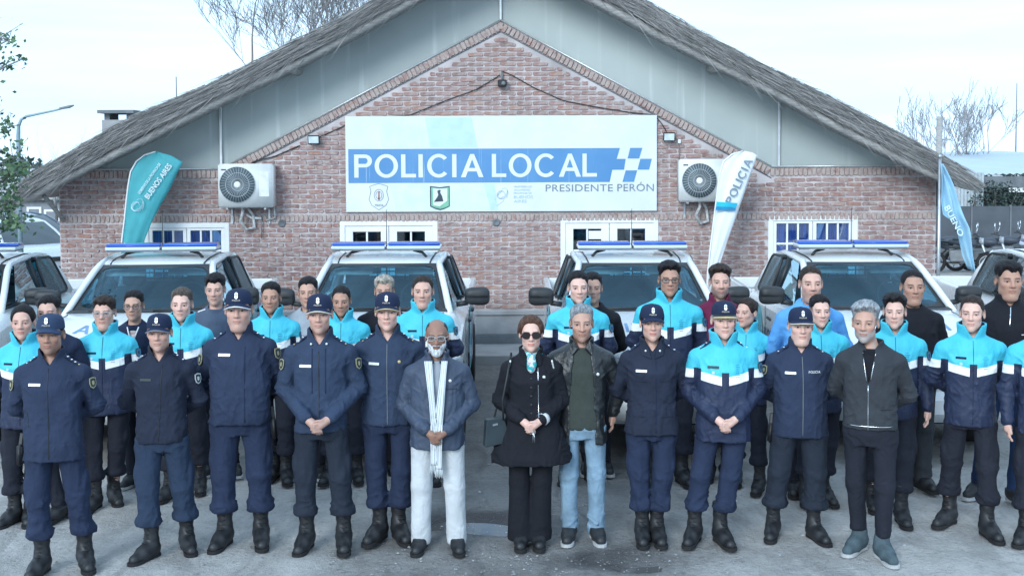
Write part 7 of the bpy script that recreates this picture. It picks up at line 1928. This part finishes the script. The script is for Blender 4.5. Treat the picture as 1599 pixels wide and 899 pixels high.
PEOPLE = [
 # ---- front row, left to right in the photograph
 nav(head=(79, 487), feet=((50, 905), (138, 893)), fyaw=(-4, 28), cap='soft', skin='tan', arms='back', stubble=.35, g=1.06, fw=1.0, hair=('buzz', 'black'), wr=1.3, hs=1.08,
     ex=(('zip', .80, 1.40, M_black), ('name', -.085, 1.30), ('epa', 4), ('badge', -1), ('badge', 1), ('holster', -1), ('line', -.15, 1.12, -.135, 1.02, M_black)), hem=.78,
     label='officer in a faded soft navy cap, leftmost capped officer of the front row'),
 nav(head=(249, 487), feet=((214, 880), (298, 866)), fyaw=(-24, 26), cap='dim', skin='light', jc='cloth_midnight', trc='cloth_trouser_blue', arms='back', g=1.0, hem=.84, fat=.2, stubble=.15, hair=('buzz', 'brown'), lw=1.1,
     ex=(('name', -.085, 1.30, M_badge), ('epa', 2), ('badge', 1, (M_silver, M_badge)), ('line', .0, .86, .03, 1.40, M_black)),
     label='officer in a near-black jacket over lighter blue cargo trousers, second from the left in front'),
 nav(head=(373, 448), feet=((338, 860), (409, 857)), fyaw=(-10, 14), cap='white', skin='light', arms='back', jc='cloth_navy', g=1.16, belly=.03, fat=.7, hem=.86, hair=('buzz', 'brown'), stubble=.15, fw=1.06, hs=1.1, lw=1.12,
     ex=(('name', -.085, 1.33), ('epa', 2), ('badge', -1), ('badge', 1, (M_badge2, M_badge), 1.31), ('holster', 1), ('line', .05, .88, .05, 1.38, C_['cap_navy'])),
     label='heavy-set tall officer whose navy cap has a white-edged visor, holster on his hip'),
 nav(head=(499, 456), feet=((469, 865), (537, 864)), fyaw=(-8, 8), cap='edge', skin='light', arms='front', jc='cloth_navy_soft', trc='cloth_trouser_slate', g=.98, hem=.835, hair=('buzz', 'brown'), stubble=.2, hz=-.01,
     ex=(('zip', .85, 1.38, M_black), ('name', -.09, 1.285), ('epa', 3), ('badge', -1), ('badge', 1), ('collartab',), ('line', -.045, 1.10, -.045, 1.40, C_['cap_navy']), ('line', .045, 1.10, .045, 1.40, C_['cap_navy'])),
     label='navy officer in a beige-edged cap with his bare hands clasped in front over slate trousers'),
 nav(head=(605, 453), feet=((578, 850), (632, 849)), fyaw=(-22, 22), cap='gold', skin='fair', arms='back', jc='cloth_navy_soft', trc='cloth_trouser_navy', g=1.02, hem=.84, hair=('buzz', 'light'), cargo=False,
     ex=(('zip', .85, 1.43, M_grey), ('name', -.09, 1.275), ('epa', 3), ('pin', .085, 1.285, M_gold)),
     label='officer in zipped navy softshell with round gold chest pin, left of the white-bearded man'),
 dict(head=(682, 499), feet=((651, 866), (717, 866)), fyaw=(-8, 10), row=1, skin='dark', tone=1.15, arms='front', jk='slate', jc='cloth_slate', inner='cloth_grey', ihem=.9, open=([.8, 1.0, 1.3, 1.5], [.012, .03, .052, .05], 0.0), trc='cloth_white', tr='straight', shoes='shoe', g=1.14, belly=.01, hem=.80,
     hair=('bald', 'darkgrey'), bald=True, beard='white', glasses='clear', nose=1.25, hz=.0, wr=.5, ioff=-.012, armr_=1.06, lw=1.08,
     ex=(('scarf',), ('pin', .10, 1.31, M_silver), ('line', .07, 1.25, .15, 1.25, M_black, .003), ('lapels',)),
     label='bald man with a white beard, glasses, long striped pale scarf and white trousers'),
 dict(head=(829, 494), feet=((813, 859), (842, 858)), fyaw=(-3, 3), row=1, fem=True, skin='fair', arms='front', jk='coat', jc='cloth_black', trc='cloth_black', tr='flare', shoes='shoe', g=1.04, hem=.655, flare=.115, hz=.05, hair=('long', 'auburn'), glasses='sun', hs=1.08, armr_=1.02,
     ex=(('neckscarf',), ('bag',), ('cuff',), ('keys',), ('buttons',), ('chains',), ('pin', .095, 1.31, M_silver), ('lapels',), ('line', .055, .93, .05, 1.40, M_chrome, .003)),
     label='woman in dark sunglasses, black flared coat and bright silk neck scarf carrying a handbag'),
 dict(head=(908, 477), feet=((886, 850), (937, 850)), fyaw=(-10, 8), row=1, skin='mid', tone=.95, arms='side', jk='leather', jc='leather_black', inner='cloth_olive', iname='fleece', ioff=-.008, ihem=.84, open=([.7, .9, 1.2, 1.42, 1.5], [.10, .10, .085, .058, .06], 0.0), trc='cloth_jeans', tr='jeans', shoes='sneaker', g=1.0, hem=.74, arml=((.285, .08, 1.13), (.24, .12, .93)), armr=((-.285, .09, 1.13), (-.22, .15, .95)),
     hair=('short', 'grey'), stubble=.25, nose=1.2, hs=1.1, wr=1.2,
     ex=(('lapels',), ('pin', .115, 1.26, M_silver)),
     label='grey-haired man in open black leather jacket, olive fleece and pale blue jeans'),
 nav(head=(1018, 472), feet=((1004, 853), (1032, 853)), fyaw=(-4, 4), cap='plain', fem=True, skin='light', arms='back', jc='cloth_midnight', trc='cloth_trouser_navy', g=1.1, hem=.82, hair=('bun', 'black'), collar='shirt', wr=1.2,
     ex=(('name', -.085, 1.29), ('epa', 2), ('lapels',), ('collartab',), ('line', .02, .84, .02, 1.36, C_['cap_navy']), ('pocket', -.09, 1.22), ('pocket', .09, 1.22), ('pocket', -.1, .96), ('pocket', .1, .96)),
     label='woman officer in a plain black cap and black field jacket, boots close together'),
 nav(head=(1130, 467), feet=((1076, 853), (1138, 856)), fyaw=(-24, 14), cap='kepi', skin='fair', arms='front', jk='cyan', g=1.08, belly=.015, hem=.765, hair=('buzz', 'grey'), fat=.3, trc='cloth_trouser_navy', cargo=False, fw=1.04,
     ex=(('name', -.085, 1.30, M_badge), ('fineprint',), ('crestprint',), ('epa', 2), ('badge', 1, (M_badge, M_patch))),
     label='officer in cyan and navy jacket wearing a cap with wide gold-braided peak, hands clasped'),
 nav(head=(1250, 477), feet=((1203, 845), (1287, 850)), fyaw=(-20, 16), cap='thin', skin='fair', arms='back', g=1.14, belly=.02, fat=.6, fw=1.05, hem=.80, jc='cloth_navy', trc='cloth_trouser_slate', hair=('buzz', 'black'), lw=1.15, cargo=False, hs=1.1,
     ex=(('zip', .82, 1.40, M_grey), ('name', -.09, 1.285), ('epa', 2), ('POLICIA', .085, 1.285), ('badge', -1), ('holster', -1)),
     label='stout officer in zipped navy jacket with POLICIA printed across the chest'),
 dict(head=(1352, 474), dx=-9, feet=((1327, 866), (1391, 882)), fyaw=(-42, 6), yaw=-12, sw=.95, armr=((-.235, .10, 1.14), (-.06, .19, 1.0)), row=1, skin='mid', arms='back', jk='bomber', jc='cloth_charcoal', inner='cloth_black', zc=.15, vee=1.40, open=([.8, 1.15, 1.25, 1.42, 1.5], [-.01, -.01, .012, .04, .042], -.012), trc='cloth_trouser_dark', tr='slim', shoes='grey', g=1.02, hem=.90, hs=1.10, hyaw=-6, hair=('quiff', 'silver'), stubble=.75, stc=(.36, .35, .35),
     ex=(('line', -.012, .90, -.014, 1.24, M_chrome, .0036), ('line', -.026, 1.24, -.052, 1.42, M_chrome, .003), ('line', .002, 1.24, .032, 1.42, M_chrome, .003), ('line', -.15, .925, .15, .925, M_chrome, .003), ('pocket', .105, 1.05)),
     label='smiling silver-haired man with trimmed beard in dark bomber jacket, slim trousers and grey ankle boots'),
 cyp(head=(1518, 462), feet=((1467, 823), (1556, 846)), fyaw=(-48, 4), yaw=-6, row=1, skin='fair', arms='back', g=1.0, hair=('buzz', 'brown'), hs=1.08, hyaw=-12, jaw=.95, hem=.80,
     label='young cap-less officer in cyan jacket striding at the right end of the front row'),
 cyp(head=(1632, 466), feet=((1592, 852), (1668, 850)), fyaw=(-40, 15), row=1, skin='light', arms='side',
     label='person in a cyan jacket cut off by the right edge of the photo'),
 # ---- rows behind, left to right
 cyp(head=(36, 477), feet=((4, 824), (44, 822)), fem=True, skin='light', arms='back', hair=('bun', 'black'), yaw=-4, hyaw=8, hs=1.1, g=1.06, label='woman in cyan jacket with tied-back dark hair at the far left edge'),
 dict(head=(76, 463), feet=((78, 816), (108, 802)), jk='sweater', jc='cloth_navy_dark', trc='cloth_trouser_dark', tr='slim', shoes='shoe', skin='light', hair=('short', 'black'), hem=.85, label='dark-haired man mostly hidden behind the faded soft cap'),
 cyp(head=(163, 464), feet=((136, 801), (184, 790)), fyaw=(-6, 30), skin='light', g=1.14, fat=.7, fw=1.05, hair=('fringe', 'brown'), glasses='clear', label='young officer in cyan jacket with thin glasses and combed fringe, before the leftmost windscreen'),
 dict(head=(209, 455), feet=((196, 762), (222, 762)), jk='hoodie', jc='cloth_navy_dark', inner='cloth_white', icollar=True, trc='cloth_trouser_dark', tr='slim', shoes='sneaker', skin='mid', g=.95, hair=('short', 'black'), glasses='thin', hem=.85, open=([.8, 1.2, 1.45], [-.01, .0, .04], 0), ex=(('line', -.05, 1.44, -.005, 1.30, M_white, .006), ('line', .05, 1.44, .005, 1.30, M_white, .006)), label='slim boy with round dark glasses in navy top with white-trimmed neck'),
 cyp(head=(284, 451), feet=((252, 784), (313, 772)), fyaw=(-12, 16), skin='fair', hair=('short', 'light'), hs=1.1, label='light-haired young officer in cyan jacket standing between the near-black jacket and the white-edged cap'),
 dict(head=(336, 429), feet=((318, 746), (370, 744)), fyaw=(-10, 30), jk='tee', jc='cloth_steel', trc='cloth_trouser_dark', tr='slim', shoes='sneaker', skin='light', g=.97, hair=('fringe', 'black'), arms='back', hem=.85, hpitch=4, ex=(('line', -.15, 1.43, -.08, 1.455, M_white, .006),), label='tall youth in a slate-blue crew-neck top before the leftmost truck windscreen'),
 cyp(head=(423, 442), feet=((420, 752), (449, 757)), fyaw=(-8, 14), skin='tan', hair=('short', 'black'), jaw=1.05, label='tanned officer in cyan jacket between the two leftmost full trucks'),
 dict(head=(481, 434), feet=((462, 748), (500, 748)), jk='tee', jc='cloth_grey', trc='cloth_trouser_dark', tr='slim', shoes='sneaker', skin='mid', hair=('short', 'black'), hem=.83, ex=(('word', 'AIR', -.01, 1.24, C_['cloth_steel']),), label='young man in a pale grey top beside a truck mirror, behind the beige-edged cap'),
 cyp(head=(533, 447), feet=((506, 757), (560, 755)), skin='tan', hair=('buzz', 'black'), hpitch=6, g=.95, label='close-cropped officer in cyan jacket with lowered gaze, right of the clasped-hands navy officer'),
 dict(head=(600, 432), feet=((585, 742), (615, 742)), jk='sweater', jc='cloth_black', trc='cloth_trouser_dark', tr='slim', shoes='shoe', skin='mid', hair=('fringe', 'streak'), hem=.85, label='man with bleached streaky hair in black, hidden behind the gold-edged cap'),
 cyp(head=(660, 431), feet=((625, 757), (680, 757)), skin='light', g=1.16, fat=.7, fw=1.06, hair=('buzz', 'brown'), sw=1.06, hs=1.08, label='broad officer in cyan jacket beside the truck mirror, behind the bald bearded man'),
 cyp(head=(903, 425), feet=((880, 757), (930, 757)), skin='fair', g=1.0, hair=('short', 'black'), sw=1.05, hyaw=4, label='tall officer in cyan jacket standing right behind the grey-haired man in leather'),
 dict(head=(925, 427), feet=((915, 742), (950, 742)), jk='hoodie', jc='cloth_black', trc='cloth_trouser_dark', tr='slim', shoes='sneaker', skin='mid', hair=('short', 'black'), hem=.85, ex=(('hood',),), jm2='w', label='half-hidden man with a pale hood behind the tall cyan officer'),
 cyp(head=(1045, 411), feet=((1020, 757), (1075, 760)), skin='tan', g=1.04, sw=1.08, hair=('quiff', 'black'), glasses='dark', arms='back', label='tall officer in cyan jacket with dark-framed glasses, behind the woman officer'),
 dict(head=(1124, 416), feet=((1105, 752), (1145, 752)), jk='maroon', jc='cloth_maroon', trc='cloth_trouser_dark', tr='slim', shoes='shoe', skin='light', hair=('quiff', 'brown'), stubble=.6, hem=.84, ex=(('line', .08, 1.27, .13, 1.27, C_['cloth_grey'], .004),), label='stubbled man in a maroon pullover'),
 cyp(head=(1166, 466), feet=((1150, 760), (1180, 773)), fyaw=(-10, -24), fem=True, skin='light', hyaw=-28, yaw=-10, hair=('bun', 'brown'), label='woman in cyan jacket looking aside, right of the gold-braided peak'),
 dict(head=(1266, 416), feet=((1240, 775), (1290, 775)), jk='hoodie', jc='cloth_sky', inner='cloth_royal', icollar=False, open=([.8, 1.3, 1.36, 1.45], [-.02, -.02, .02, .05], 0), trc='cloth_trouser_dark', tr='slim', shoes='shoe', skin='light', g=1.14, sw=1.05, fat=.5, hair=('buzz', 'brown'), stubble=.3, hem=.82, ex=(('hood',),), hs=1.1, label='man in a sky-blue hooded top before the truck windscreen'),
 cyp(head=(1280, 462), feet=((1258, 790), (1300, 790)), skin='fair', hair=('short', 'black'), hyaw=4, label='young officer in cyan jacket half hidden behind the POLICIA chest print officer'),
 cyp(head=(1397, 461), feet=((1365, 800), (1415, 824)), fyaw=(-12, -4), skin='fair', hair=('quiff', 'black'), hyaw=-8, yaw=-5, arms='side', label='young officer in cyan jacket behind the silver-haired man, one hand hanging'),
 dict(head=(1425, 422), feet=((1405, 768), (1453, 768)), jk='sweater', jc='cloth_black', inner='cloth_white', trc='cloth_charcoal', tr='straight', shoes='shoe', skin='tan', g=1.12, fat=.7, fw=1.05, hair=('buzz', 'black'), hem=.82, hs=1.1, label='heavy man in black crew sweater over a white collar'),
 dict(head=(1575, 410), feet=((1516, 778), (1598, 792)), fyaw=(-50, 5), jk='halfzip', jc='cloth_black', trc='cloth_jeans_dark', tr='slim', shoes='sneaker', skin='tan', g=1.14, fat=.7, fw=1.06, hair=('fringe', 'black'), hem=.82, hs=1.1, ex=(('line', -.02, 1.30, 0, 1.44, M_chrome, .004), ('line', .06, 1.24, .12, 1.24, M_silver, .004)), zipped=False, label='tall man in a black pullover with a silver half zip, far right'),
]
for i, P in enumerate(PEOPLE): make_person(P, 100 + i)
